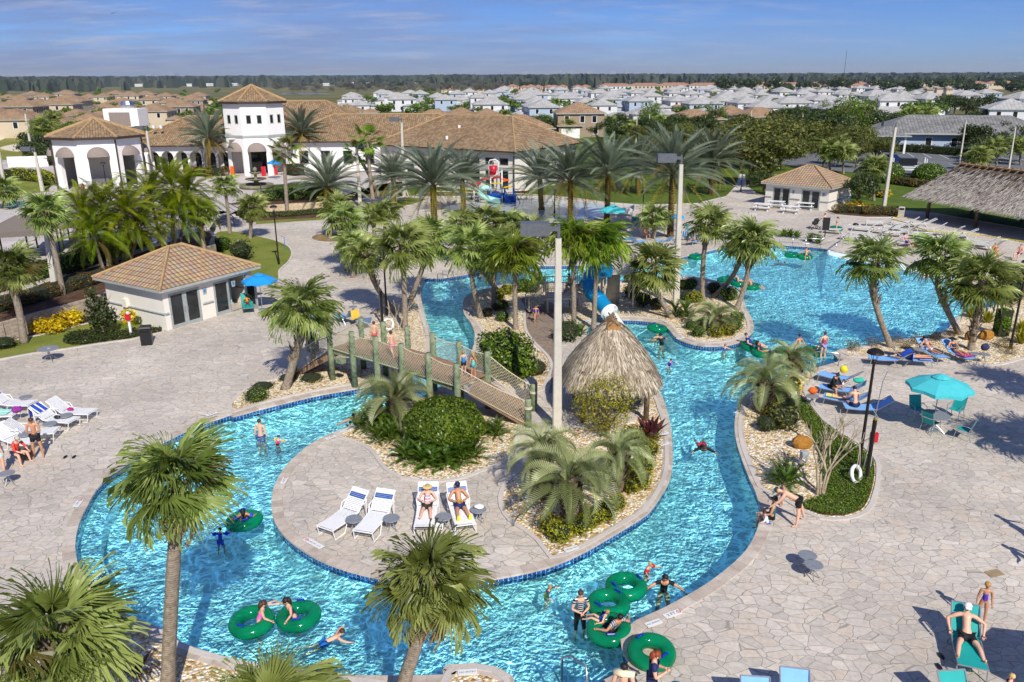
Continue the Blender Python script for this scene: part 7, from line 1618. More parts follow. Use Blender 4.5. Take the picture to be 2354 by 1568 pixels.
POSES={
'stand':dict(T=(0,.02,1),ua=both(.22,-.05,-1),fa=both(.08,.25,-1),th=both(.07,.04,-1),sh=both(.02,-.05,-1),pz=.535),
'phone':dict(T=(0,.06,1),hd=(0,.45,.9),ua=both(.22,.15,-1),fa=(V((.55,.75,.25)).normalized(),V((-.55,.75,.25)).normalized()),th=both(.13,.04,-1),sh=both(.05,-.06,-1),pz=.53),
'walk':dict(T=(0,.1,1),ua=(V((-.2,.35,-.9)),V((.2,-.4,-.9))),fa=(V((-.05,.7,-.6)),V((.1,.1,-1))),th=(V((-.05,-.35,-.9)),V((.05,.45,-.9))),sh=(V((0,-.5,-.85)),V((0,-.05,-1))),pz=.51),
'wade':dict(T=(0,.05,1),ua=both(.5,.15,-.85),fa=both(.1,.6,-.6),th=both(.08,.05,-1),sh=both(.02,-.06,-1),pz=.535),
'arms':dict(T=(0,.05,1),ua=both(.3,.1,-.95),fa=(V((.7,.6,-.1)),V((-.7,.6,-.1))),th=both(.08,.05,-1),sh=both(.02,-.06,-1),pz=.535),
'float':dict(T=(0,.35,.95),ua=both(.85,.35,-.3),fa=both(.5,.8,-.1),th=both(.15,.3,-.9),sh=both(.05,-.5,-.85),pz=0),
'swim':dict(T=(0,1,.22),hd=(0,.7,.7),ua=both(.8,.55,-.15),fa=both(.45,.9,-.1),th=both(.14,-1,-.18),sh=both(.1,-1,-.05),pz=0),
'sit':dict(T=(0,-.08,1),ua=both(.25,.25,-.95),fa=both(-.1,.9,-.35),th=both(.18,1,-.02),sh=both(.03,.12,-1),pz=.06),
'hunch':dict(T=(0,.35,.95),hd=(0,.6,.8),ua=both(.25,.5,-.85),fa=both(-.3,.85,-.3),th=both(.25,.95,.05),sh=both(.05,.2,-1),pz=.06),
'ring':dict(T=(0,-.55,.85),hd=(0,-.2,1),ua=both(.75,.0,-.6),fa=both(.5,.7,-.1),th=both(.16,.9,.25),sh=both(.08,.85,-.45),pz=0),
'recline':dict(T=(0,-.66,.75),hd=(0,.05,1),ua=both(.5,.35,-.75),fa=(V((.62,.7,.1)),V((-.62,.7,.1))),th=both(.14,1,.10),sh=both(.10,1,-.16),pz=.06),
'sprawl':dict(T=(0,-.66,.75),hd=(0,-.1,1),ua=both(.85,.1,-.5),fa=both(-.15,.8,-.55),th=both(.32,.95,.0),sh=both(.16,.95,-.25),pz=.06),
'supine':dict(T=(0,-.8,.6),hd=(0,-.55,.8),ua=both(.7,.2,-.55),fa=both(-.75,.7,.1),th=both(.12,1,.02),sh=both(.07,1,-.04),pz=.06),
'prone':dict(T=(0,1,.06),hd=(0,1,.1),ua=both(.8,.7,-.1),fa=both(-.4,1,0),th=both(.1,-1,0),sh=both(.06,-1,.03),pz=.05),
'bend':dict(T=(0,.88,.42),hd=(0,1,.15),ua=both(.2,.55,-.8),fa=both(.0,.75,-.65),th=(V((-.2,-.05,-1)),V((.3,-.35,-.9))),sh=(V((-.05,.05,-1)),V((.2,-.3,-.9))),pz=.51),
}
PAR=dict(head=1.)
def person(label,pos,az,h,pose,skin='fair',hair=('4a3020','short'),wear=(),hat=None,near=False,kid=False,extra=None):
 """pos: the ground / seat / water point under the pelvis; az: heading in degrees"""
 p=POSES[pose];rnd_=random.Random(sum(map(ord,label)));t=thing('person',label,'person',pos,math.radians(az-90))
 hs=1.22 if kid else 1.;N={};E=[];U=lambda v:V(v).normalized()
 T=U(p['T']);S=V((1,0,0));pel=V((0,0,p['pz']*h));F=S.cross(T)*-1
 if F.dot(V((0,1,0)))<0 and abs(T.y)<.7:F=-F
 def nd(n,q,r,par=None):
  N[n]=(q,r*h)
  if par:E.append((par,n))
 nd('pel',pel,.066);nd('belly',pel+T*(.10*h),.060,'pel');nd('chest',pel+T*(.20*h),.070,'belly');nd('nb',pel+T*(.285*h),.045,'chest')
 Hd=U(p.get('hd',T));nk=pel+T*(.315*h);nd('neck',nk,.030,'nb');hc_=nk+Hd*(.065*h*hs);nd('head',hc_,.047*hs,'neck');nd('crown',hc_+Hd*(.045*h*hs),.044*hs,'head')
 A={}
 for k,s_ in((0,-1),(1,1)):
  sh_=pel+T*(.268*h)+S*(s_*.098*h);ua,fa=U(p['ua'][k]),U(p['fa'][k]);el_=sh_+ua*(.165*h);wr=el_+fa*(.145*h);ha=wr+fa*(.045*h)
  nd(f's{k}',sh_,.036,'nb');nd(f'u{k}',sh_+ua*(.08*h),.031,f's{k}');nd(f'e{k}',el_,.024,f'u{k}');nd(f'f{k}',el_+fa*(.06*h),.025,f'e{k}');nd(f'w{k}',wr,.015,f'f{k}');nd(f'h{k}',ha,.019,f'w{k}');A[k]=(ha,fa)
  hp=pel-T*(.02*h)+S*(s_*.05*h);th,sh2=U(p['th'][k]),U(p['sh'][k]);kn=hp+th*(.24*h);an=kn+sh2*(.235*h);ft=U(sh2.cross(S)*(1 if sh2.cross(S).y*1>0 or pose in('prone','swim')else-1))if abs(sh2.z)>.4 else U(V((0,.35,1))if pose not in('prone','swim')else V((0,-1,-.1)))
  if abs(sh2.z)>.4:ft=U(V((s_*.15,1,-.12)))
  nd(f'p{k}',hp,.052,'pel');nd(f't{k}',hp+th*(.11*h),.047,f'p{k}');nd(f'k{k}',kn,.033,f't{k}');nd(f'c{k}',kn+sh2*(.08*h),.034,f'k{k}');nd(f'a{k}',an,.020,f'c{k}');nd(f'o{k}',an+ft*(.085*h)-V((0,0,.008*h)),.017,f'a{k}')
 me=skin_mesh(N,E,'pel','body',skinmat(skin));body=put('body',me,t)
 face_dir=U(V((0,1,0))-Hd*Hd.y)if abs(Hd.y)<.95 else V((0,0,-1 if pose=='prone' else 1));rt_=S;R3=Matrix((rt_,face_dir,Hd)).transposed()
 if near or h>0:
 # nose, ears and five fingers a hand grow out of the same body mesh
  b=MB();hr=.047*hs*h;no=hc_+face_dir*hr*1.0;b.add([no-S*hr*.18-Hd*hr*.25,no+S*hr*.18-Hd*hr*.25,no+Hd*hr*.3,no+face_dir*hr*.38-Hd*hr*.22],[(0,1,3),(1,2,3),(2,0,3)])
  for s_ in(-1,1):b.ell(hc_+S*(s_*hr*1.02),(hr*.14,hr*.22,hr*.32),6,4,0,R3)
  for k,(ha,fa)in A.items():
   ac=U(fa.cross(V((0,0,1))if abs(fa.z)<.9 else V((0,1,0))));pn_=ac.cross(fa)
   for j,ln in enumerate((.040,.047,.044,.034)):
    o=ha+ac*((j-1.5)*.0085*h)+fa*(.008*h);b.tube([o,o+(fa-pn_*.15)*(ln*.5*h),o+(fa*.9-pn_*.45)*(ln*h)],[.0055*h,.005*h,.0038*h],4)
   o=ha-ac*(.014*h)-fa*(.012*h);b.tube([o,o+U(fa*.7-ac*.8)*(.02*h),o+U(fa*.9-ac*.5)*(.036*h)],[.0062*h,.0058*h,.0045*h],4)
  n0=len(me.vertices);m2=b.mesh('x',skinmat(skin),True);bm=bmesh.new();bm.from_mesh(me);bm.from_mesh(m2);bm.to_mesh(me);bm.free();bpy.data.meshes.remove(m2)
 if near:
  b=MB()
  for s_ in(-1,1):b.ell(hc_+S*(s_*hr*.36)+face_dir*hr*.93+Hd*hr*.12,(hr*.13,hr*.1,hr*.08),6,4,0,R3)
  b.build('eyes',M_BLACK,t);b=MB();b.ell(hc_+face_dir*hr*.93-Hd*hr*.48,(hr*.26,hr*.1,hr*.07),8,4,0,R3);b.build('mouth',mat('lips',c3('a05048'),.5),t)
 if hair:
  hm=mat('hair_'+hair[0],c3(hair[0]),.6,var=.3,sc=30);b=MB();hr=.047*hs*h;c=hc_+Hd*hr*.42-face_dir*hr*.24;b.ell(c,(hr*1.12,hr*1.1,hr*1.0),12,8,0,R3)
  b.v=[tuple(V(v)+V((noise.noise(V(v)*40)*hr*.16,)*3))for v in b.v]
  if hair[1]=='long':b.tube([c-face_dir*hr*.5,c-face_dir*hr*.95-Hd*hr*1.2,c-face_dir*hr*.8-Hd*hr*3.0],[hr*.95,hr*.85,hr*.25],8)
  if hair[1]=='bun':b.ell(c+Hd*hr*1.0-face_dir*hr*.4,(hr*.5,)*3,8,6)
  if hair[1]=='pony':b.tube([c-face_dir*hr*.9,c-face_dir*hr*1.4-Hd*hr*.8,c-face_dir*hr*1.2-Hd*hr*2.0],[hr*.4,hr*.35,hr*.1],6)
  b.build('hair',hm,t,True)
 if hat:
  kind,col=hat;hm=mat('hat_'+col,c3(col),.8);hr=.047*hs*h*1.2;c=hc_+Hd*hr*.45;b=MB()
  prof=[(hr*math.cos(a),hr*.95*math.sin(a))for a in(0,.4,.8,1.2,1.5)]+[(0,hr*.95)]
  vs0=len(b.v);b.lathe(prof,14)
  if kind=='cap':b.add([(x,y,z)for x,y,z in((-hr*.75,hr*.6,0),(-hr*.6,hr*1.7,-hr*.1),(hr*.6,hr*1.7,-hr*.1),(hr*.75,hr*.6,0))],[(3,2,1,0)])
  elif kind=='brim':b.lathe([(hr,0),(hr*2.3,-hr*.25),(hr*2.3,-hr*.2),(hr*.9,.02)],18)
  b.v=[tuple(c+R3@V(v))for v in b.v];b.build('hat',hm,t,True)
 def cloth_(kind,m):
  k_=1.16;P=dict(N)
  def sub(names,edges,grow,nm,over={}):
   n2={n:(over.get(n,P[n][0]),P[n][1]*grow)for n in names};put(nm,skin_mesh(n2,edges,names[0],nm,m),t)
  mid=lambda a,b_,f:P[a][0].lerp(P[b_][0],f)
  wl={'pel':P['pel'][0]+T*(.02*h)}
  if kind in('trunks','briefs'):
   f=1. if kind=='trunks' else.35
   ov={'t0':mid('p0','k0',.60*f),'t1':mid('p1','k1',.60*f)};sub(['pel','p0','p1','t0','t1'],[('pel','p0'),('pel','p1'),('p0','t0'),('p1','t1')],1.17,'shorts' if f==1 else 'swim_briefs',{**wl,**ov})
  if kind=='pants':sub(['pel','p0','p1','t0','t1','k0','k1','c0','c1'],[('pel','p0'),('pel','p1'),('p0','t0'),('p1','t1'),('t0','k0'),('t1','k1'),('k0','c0'),('k1','c1')],1.15,'leggings')
  if kind in('shirt','rash'):
   e=[('chest','belly'),('belly','pel'),('chest','nb'),('nb','s0'),('nb','s1'),('s0','u0'),('s1','u1')];n_=['chest','belly','pel','nb','s0','s1','u0','u1']
   if kind=='rash':e+=[('u0','e0'),('u1','e1'),('e0','f0'),('e1','f1')];n_+=['e0','e1','f0','f1']
   sub(n_,e,1.14,'shirt')
  if kind in('suit','vest','tank'):
   n_=['belly','chest','pel'];e=[('belly','chest'),('belly','pel')];ov={'chest':P['chest'][0]+T*(.025*h)}
   if kind=='suit':n_+=['p0','p1'];e+=[('pel','p0'),('pel','p1')]
   sub(n_,e,1.28 if kind=='vest' else 1.12,{'suit':'swimsuit','vest':'life_vest','tank':'tank_top'}[kind],ov)
  if kind=='top':
   n2={'a':(P['chest'][0]-T*.03*h,.076*h),'b':(P['chest'][0]+T*.01*h,.077*h)};put('bikini_top',skin_mesh(n2,[('a','b')],'a','bikini_top',m),t)
  if kind=='bands':
   for k in(0,1):b=MB();a,c=P[f's{k}'][0].lerp(P[f'e{k}'][0],.4),P[f's{k}'][0].lerp(P[f'e{k}'][0],.9);b.tube([a,a.lerp(c,.1),a.lerp(c,.9),c],[.04*h,.062*h,.062*h,.04*h],10);b.build('arm_band',m,t,True)
  if kind=='socks':
   for k in(0,1):b=MB();a,c=P[f'a{k}'][0],P[f'o{k}'][0];b.tube([a-(c-a)*.3,a,c+(c-a)*.25],[.03*h,.032*h,.02*h],8);b.build('sock',m,t,True)
  if kind=='towel':
   b=MB();b.tube([P['s0'][0]-T*.1*h+face_dir*.05*h,P['s0'][0]+T*.03*h,P['nb'][0]-face_dir*.05*h+T*.03*h,P['s1'][0]+T*.03*h,P['s1'][0]-T*.1*h+face_dir*.05*h],[.03*h,.045*h,.05*h,.045*h,.03*h],8);b.build('neck_towel',m,t,True)
 for kind,col in wear:cloth_(kind,col if not isinstance(col,str)else mat('cloth_'+col,c3(col),.8,var=.12,sc=25))
 if extra=='book':tag_=MB();c=(A[0][0]+A[1][0])/2+V((0,.03,.03));tag_.box(c,(.16,.11,.02));o=tag_.build('book',mat('yellow_book',c3('c8a030'),.7));o.location=pos;o.rotation_euler=t.rotation_euler;tag(o,'small yellow book held by the '+('woman' if 'woman' in label else 'man')+' on the island lounger','book')
 if extra=='visor':
  hr=.047*h*1.15;b=MB();b.lathe([(hr,0),(hr*1.9,.0),(hr*1.9,.01),(hr,.02)],16);b.v=[tuple(hc_+Hd*hr*.35+face_dir*hr*.35+R3@V(v))for v in b.v];b.build('visor',mat('straw_visor',c3('e0c070'),.9),t)
 return t
S_STRIPE=stripes('black_white_stripe_cloth','101014','e4e4e4',46,2);S_GREY=stripes('grey_white_stripe_cloth','4c5058','dcdcdc',60,0);S_ZIG=stripes('pink_grey_zigzag','c890a0','e0dce0',40,2);S_BW=stripes('white_navy_pattern','2a4a9c','c8c8e0',40,2)
def g(x,y,z=0.):return at(x,y,z)
def w_(x,y,dz=-.98):q_=at(x,y,WL);q_.z=PB;return q_ # standing on the pool floor, waist sighted at the water line
def f_(x,y,dz=-.12):q_=at(x,y,WL);q_.z=WL+dz;return q_ # afloat
def seat(key,along=1.15,z=.36):L=lo(key);rz=L.rotation_euler.z;return Vector((L.location.x+math.cos(rz)*along,L.location.y+math.sin(rz)*along,z)),math.degrees(rz)+180
BR_,BLK,BLD,RED_='4a3020','15110e','b08848','8c3c18'
person('man in black shorts looking at his phone at the left loungers',g(90,1051),-75,1.76,'phone','tan',(BR_,'short'),[('trunks','14141a')],near=True)
person('man in pale blue patterned shorts with his back turned at the left edge',g(10,1086),40,1.74,'stand','fair',(BLK,'short'),[('trunks','b4dce4')],near=True)
person('person in a red shirt and grey cap sitting at the left edge',g(38,1052,.2)+Vector((0,0,.15)),-20,1.65,'hunch','fair',(BR_,'short'),[('rash','e04838'),('trunks','2a2a4a')],('cap','b8b0a4'),True)
s_,a_=seat('woman with the visor');person('woman in a straw visor and zigzag top reading on the island',s_,a_,1.64,'recline','fair',('9a9086','short'),[('tank',S_ZIG),('trunks','2a2824')],None,True,extra='visor')
s_,a_=seat('man with yellow socks');person('man in a navy cap with bright yellow socks on the island',s_,a_,1.78,'recline','tan',('8a8078','short'),[('trunks','1c2a5c'),('socks','e8f018')],('cap','1c2448'),True,extra='book')
person('man standing in the pool with his back turned, blue white shorts',w_(599,1001),80,1.76,'stand','fair',(BR_,'short'),[('trunks',S_BW)],near=True)
person('small child in a pink vest and yellow arm bands beside the standing man',f_(637,1019),70,.95,'float','fair',(BR_,'short'),[('vest','d81468'),('bands','f0c020')],kid=True)
person('man swimming low at the upper left tip of the island',f_(818,968,-.28),-100,1.75,'float','tan',(BLK,'short'),[('trunks','2858a0')],near=True)
person('dark haired child at the upper left tip of the island',f_(800,980,-.3),60,1.1,'float','tan',(BLK,'short'),[('shirt','283048')],kid=True)
person('black haired person in a green ring seen from behind',RINGS[6]+Vector((0,0,.05)),110,1.3,'ring','tan',(BLK,'long'),[('suit','20284c'),('bands','2048c0')],kid=True)
person('child in a blue swim shirt and purple arm bands near the tall palm shadow',f_(505,1238),95,1.0,'float','tan',(BLK,'short'),[('rash','1838b8'),('trunks','1838b8'),('bands','3030d0')],kid=True)
person('girl in a pink swimsuit leaning on a green ring',RINGS[5]+Vector((.18,.05,.02)),10,1.35,'float','fair',(BR_,'long'),[('suit','e070b8')],near=True,kid=True)
person('dark haired girl in a dotted swimsuit on a green ring',RINGS[4]+Vector((-.15,.05,.02)),-140,1.4,'float','fair',('2a1c14','long'),[('suit','283058')],near=True,kid=True)
person('boy in blue trunks swimming in the near pool',f_(748,1474,-.03),28,1.25,'swim','fair',(BR_,'short'),[('trunks','1464b8')],near=True,kid=True)
person('toddler boy in a yellow and black life vest',f_(1254,1362,-.16),-20,1.0,'float','fair',('a87848','short'),[('rash','2c4474'),('vest','e4c818')],near=True,kid=True)
person('woman in a black and white striped top standing in the pool',w_(1333,1402),-80,1.66,'arms','fair',(BR_,'bun'),[('shirt',S_STRIPE),('pants','101014')],near=True)
person('dark haired person in a grey striped shirt in a green ring',RINGS[2]+Vector((.1,.05,.04)),120,1.62,'ring','tan',(BLK,'short'),[('shirt',S_GREY),('trunks','1a1a24')],near=True)
person('blond child in a blue vest on the lap in a green ring',RINGS[2]+Vector((-.2,.2,.16)),150,.95,'ring','fair',(BLD,'short'),[('vest','2860c8')],kid=True)
person('man in a black swim shirt smiling at the camera in the pool',f_(1526,1336,-.36),-95,1.76,'float','tan',(BLK,'short'),[('shirt','0c0e18')],near=True)
person('blond boy in a red arm band vest beside the man in black',f_(1484,1310,-.12),-40,1.0,'float','fair',(BLD,'short'),[('vest','c81420'),('bands','c81420')],kid=True,near=True)
person('shirtless man with a white and yellow towel on his shoulders at the bottom',g(1424,1612,-.1),75,1.76,'stand','fair',(BLK,'short'),[('towel','e8dcb8'),('trunks','30343c')],near=True)if 0 else person('shirtless man with a white and yellow towel on his shoulders at the bottom',g(1428,1668),75,1.76,'stand','fair',(BLK,'short'),[('towel','e8dcb8'),('trunks','30343c')],near=True)
person('woman with red braids in a navy dress at the bottom',g(1494,1632),-10,1.72,'phone','fair',(RED_,'long'),[('shirt','1c2a5c'),('pants','1c2a5c')],near=True)
person('child wrapped in a white towel with a turquoise hood at the bottom',g(1550,1625,.2),-150,1.2,'sit','fair',(BR_,'short'),[('rash','e8e8e8'),('vest','f0f0ee'),('trunks','18a8c8')],('brim','18a8c8'),kid=True,near=True)
person('swimmer in a black shirt and red shorts with arms spread in the channel',f_(1613,1022,-.06),-95,1.7,'swim','tan',('3a2a1c','short'),[('rash','101218'),('trunks','a81c30')])
person('shirtless man in black shorts bending over at the right bank',g(1826,1205),165,1.78,'bend','fair',(BLD,'short'),[('trunks','0e0e12')],('cap','3c4046'),near=True)
person('woman in a teal tank top and black visor sitting on the right bank rim',g(1772,1192),160,1.66,'sit','tan',(BLK,'short'),[('tank','186068'),('trunks','14181c')],('cap','1c1c20'),near=True)
person('child in a white and blue swim shirt at the right bank rim',f_(1763,1212,.05)+Vector((0,0,.1)),170,1.0,'float','fair',(BR_,'short'),[('rash','d0d8e8'),('trunks','2468d0')],kid=True)
person('toddler with blue arm bands held before the bending man',g(1795,1163),180,.9,'stand','tan',(BR_,'short'),[('trunks','183858'),('bands','1868d0')],kid=True)
s_,a_=seat('sunbather with white cap');person('shirtless man in a white cap sunbathing on a teal lounger',s_,a_,1.8,'sprawl','fair',('5a3a28','short'),[('trunks','121216')],('cap','f0f0f0'),True)
person('little girl in a purple swimsuit standing behind the teal lounger',g(2252,1429),-110,1.24,'stand','tan',(BLD,'pony'),[('suit','5a30a8')],near=True,kid=True)
person('blond boy in a red shirt at the bottom right corner',g(2305,1640),130,1.12,'stand','fair',('d0b070','short'),[('shirt','b01020'),('trunks','282c38')],near=True,kid=True)
s_,a_=seat('woman in black and a toddler',.5,.36);person('woman in a black swim shirt sitting on a blue lounger with a toddler',s_,a_+150,1.66,'hunch','tan',(BLK,'bun'),[('rash','0c0c10'),('trunks','0c0c10')],near=True)
s_,a_=seat('woman in black and a toddler',.95,.4);person('toddler in a white shirt on the blue lounger',s_,a_,.85,'sit','fair',(BR_,'short'),[('shirt','e8e8f0')],kid=True)
s_,a_=seat('nearest the lamp',.45,.36);person('shirtless man in navy trunks sitting on the nearest blue lounger',s_,a_-80,1.76,'hunch','fair',(BLK,'short'),[('trunks','1c2850')],near=True)
s_,a_=seat('yellow cloth',1.0,.36);person('child lying on the blue lounger beside the shirtless man',s_,a_,1.2,'supine','fair',(BR_,'short'),[('rash','60a0c8')],kid=True)
s_,a_=seat('lying face down',.95,.42);person('woman in a patterned bikini lying face down on a blue lounger',s_,a_+180,1.66,'prone','tan',(BR_,'long'),[('briefs','a0a8d0'),('top','a0a8d0')])
s_,a_=seat('black hat on her face',1.15,.36);person('woman with a black hat over her face on a blue lounger',s_,a_,1.66,'supine','tan',(BR_,'short'),[('briefs','d0d0e8'),('top','d0d0e8')],('brim','101012'))
s_,a_=seat('black sun hat',1.15,.36);person('woman in a wide black sun hat sitting up on a blue lounger',s_,a_,1.66,'recline','tan',(BR_,'short'),[('suit','2c2c4c')],('brim','141416'))
person('woman in a white bikini with a bun standing in the water',w_(1835,794),-70,1.66,'wade','tan',(BLK,'bun'),[('top','d8dce8'),('briefs','d8dce8')])
person('woman in a bright patterned swimsuit on the right pool steps',g(1889,830,-.3),105,1.64,'arms','fair',(BR_,'bun'),[('suit','b04860'),('briefs','8890c8')])
person('child lying in a green ring beside the pool steps',RINGS[18]+Vector((0,0,.05)),150,1.1,'ring','fair',(BR_,'short'),[('trunks','283860')],kid=True)
person('man in a blue shirt lounging in a green ring',RINGS[15]+Vector((0,0,.08)),-10,1.76,'ring','fair',(BR_,'short'),[('shirt','183c90'),('trunks','283048')])
person('girl in a dark patterned top in a green ring',RINGS[16]+Vector((0,0,.08)),-20,1.4,'ring','tan',(BLK,'long'),[('shirt','3c2850')],kid=True)
person('child in a bright blue vest below the slide island tip',f_(1665,802,-.2),60,1.0,'float','fair',('a06838','short'),[('vest','1488d8')],kid=True)
person('child in a purple swim shirt right of the thatched hut',f_(1537,836,-.15),-60,1.05,'float','fair',(BR_,'short'),[('rash','4c28b0')],kid=True)
person('man in a black shirt seen from behind below the slide exit',f_(1522,786,-.3),110,1.75,'float','tan',(BLK,'short'),[('shirt','14141a')])
person('small child in yellow beside the man below the slide exit',f_(1508,775,-.2),-80,.95,'float','fair',(BLD,'short'),[('vest','e8d828')],kid=True)
person('man leaning in a green ring at the back of the wave pool',RINGS[8]+Vector((.1,0,.06)),-100,1.74,'ring','tan',(BLK,'short'),[('trunks','20302c')])
person('swimmer in a purple top at the back of the wave pool',f_(1790,606,-.1),0,1.2,'swim','tan',(BLK,'short'),[('suit','8c50b0')],kid=True)
person('woman holding a child in the shallow beach water',f_(2131,636,-.3),-120,1.64,'float','tan',(BR_,'long'),[('suit','d8d0d0')])
person('small child with blue and yellow floats in the shallow beach water',f_(2121,637,-.2),-60,.9,'float','fair',(BR_,'short'),[('vest','d060c0'),('bands','28a0e0')],kid=True)
for i,(k,lb,sk,c)in enumerate(((11,'man lounging in a green ring beside the slide island','fair','284860'),(12,'person stretched over the right green ring beside the slide island','tan','304858'))):person(lb,RINGS[k]+Vector((0,0,.08)),[20,-30][i],1.7,'ring',sk,(BR_,'short'),[('trunks',c)])
person('dark haired child in the water under the leaning palm',f_(1699,664,-.3),-70,1.2,'float','tan',(BLK,'short'),[('suit','303a50')],kid=True)
person('woman in a maroon top standing by the stroller',g(1892,530),-60,1.68,'stand','fair',(BR_,'pony'),[('tank','7c1c34'),('pants','18181c')])
person('girl in a black swimsuit standing by the grey loungers',g(1921,534),160,1.45,'stand','fair',(BR_,'pony'),[('suit','16161a')],kid=True)
person('man in a red shirt sitting at the right edge of the wave pool',g(2285,584,.42),-95,1.76,'sit','fair',('8a8078','short'),[('shirt','d01424'),('trunks','b8b098')])
person('person in pink sitting under the umbrella at the right edge',g(2342,585,.42),-150,1.68,'sit','fair',('8a8078','short'),[('tank','d88080'),('trunks','283048')])
person('woman in a pink robe on a grey lounger',g(2084,558,.4),-60,1.66,'recline','fair',(BLK,'short'),[('shirt','d890b0'),('trunks','2038a0')]);person('woman in black shorts on a grey lounger in front',g(2105,567,.4),-150,1.66,'supine','tan',(BR_,'short'),[('trunks','16161c'),('top','16161c')])
person('little girl in pink standing on the splash pad edge',g(1345,482),-90,1.2,'stand','tan',(BLK,'short'),[('suit','d84870')],kid=True);person('child in blue half hidden by a date palm at the splash pad',g(1303,472),-60,1.1,'walk','fair',(BR_,'short'),[('shirt','2868c8')],kid=True)
person('woman in a blue swimsuit standing among the far loungers',g(1476,545),90,1.66,'stand','fair',(BLD,'short'),[('suit','1c4ca0')]);person('person with raised elbows sitting among the far loungers',g(1486,540,.4),-80,1.66,'sit','tan',(BR_,'short'),[('trunks','303848')])
s_,a_=seat('woman lying by the tall',.95,.42);person('woman lying face down by the tall concrete pole',s_,a_+180,1.66,'prone','tan',(BR_,'short'),[('briefs','305878'),('top','305878')]);s_,a_=seat('striped towel left',1.1,.4);person('person lying on the striped towel lounger',s_+Vector((1.,.3,0)),a_,1.6,'supine','fair',('8c4a28','short'),[('shirt','d0c8d0')])
dk_z=lambda x,y:ZD+.2
person('shirtless boy standing on the rope bridge',g(862,796,1.75),100,1.25,'stand','fair',(BR_,'short'),[('trunks','c86868')],kid=True,near=True);person('shirtless boy in pink and white trunks running on the rope bridge',g(902,822,1.82),130,1.3,'walk','fair',(BR_,'short'),[('trunks','e87888')],kid=True,near=True)
person('child in a blue and black vest on the rope bridge',g(1066,862,1.7),100,1.1,'stand','fair',('b07850','short'),[('vest','2888d8'),('trunks','1c2430')],kid=True,near=True);person('girl in a mint and teal swimsuit on the rope bridge',g(1088,872,1.65),120,1.2,'stand','tan',(BLD,'long'),[('suit','60d0c0'),('briefs','109098')],kid=True,near=True)
person('girl with purple arm bands walking on the shaded island path',g(1231,742),-85,1.15,'walk','tan',(BR_,'short'),[('suit','8878b8'),('bands','5020a0')],kid=True);person('person in a lime vest climbing the slide stair landing',g(1306,676,.97),30,1.35,'walk','tan',(BLK,'short'),[('vest','a8e020'),('trunks','283048')],kid=True)
s_,a_=seat('child',1.1,.38);person('child in yellow and maroon on the teal lounger under the azure umbrella',s_,a_,1.2,'recline','brown',(BLK,'short'),[('shirt','c88818'),('trunks','7c1848')],kid=True);s_,a_=seat('pink towel',1.1,.4);person('person lying on the blue lounger under a pink towel',s_,a_,1.6,'supine','brown',(BLK,'short'),[('suit','d86090')])
person('woman in a black tank top walking on the upper pool deck',g(66,513,TZ),-60,1.68,'walk','tan',(BLK,'short'),[('tank','101014'),('trunks','101014')]);person('person in a white shirt behind the fan palm on the upper deck',g(97,512,TZ),60,1.7,'walk','fair',(BR_,'short'),[('shirt','e8e8f0'),('trunks','404858')])
for x,y,a in((2277,1180,20),(2300,1248,160)):p_=g(x,y);person('person standing beyond the right edge of the deck',p_+V((.66,-1.9,0)),a,1.72,'walk','tan',(BR_,'short'),[('trunks','283048')])['group']='people beyond the right edge'
person('person in orange sitting in the octagonal pavilion',g(192,438,TZ+.45),-90,1.65,'sit','tan',(BLK,'short'),[('shirt','e06020')]);person('person in dark clothes sitting in the octagonal pavilion',g(279,433,TZ+.45),-100,1.65,'sit','tan',(BLK,'short'),[('shirt','302c34')])
bpy.data.scenes.remove(SC2)
# ================================================================ the neighbourhood behind
WALLC={'white':stucco('house_white_wall',c3('d4d6d8')),'cream':stucco('house_cream_wall',c3('c8b8a0')),'tan':stucco('house_tan_wall',c3('9c8c78')),'blue':stucco('house_pale_blue_wall',c3('a8b8cc'))}
R_GREY=rooftile('grey_shingle',[c3('aeadaa'),c3('b8b7b4'),c3('c0bfbc'),c3('a6a5a1')],1.,.9,.5,.75);R_GREYD=rooftile('dark_grey_tile',[c3('7c7c7a'),c3('8a8a88'),c3('949492'),c3('767674')],1.,.6,.5,.4);R_TAN=rooftile('tan_house_tile',[c3('a08266'),c3('ac8e70'),c3('b49878'),c3('987c64')],.95,.5,.5,.5);R_PINK=rooftile('pink_house_tile',[c3('a87c64'),c3('b4876c'),c3('bc9074'),c3('a47862')],1.,.5,.5,.5)
def win_mesh(w,h,nm='far_window'):
 b=MB();b.box((0,0,0),(w,.06,h));return b.mesh(nm,M_GLASS)
FRW=win_mesh(1.0,1.5);FRB=MB();FRB.box((0,0,0),(1.25,.04,1.75));FRB=FRB.mesh('window_trim',M_WP)
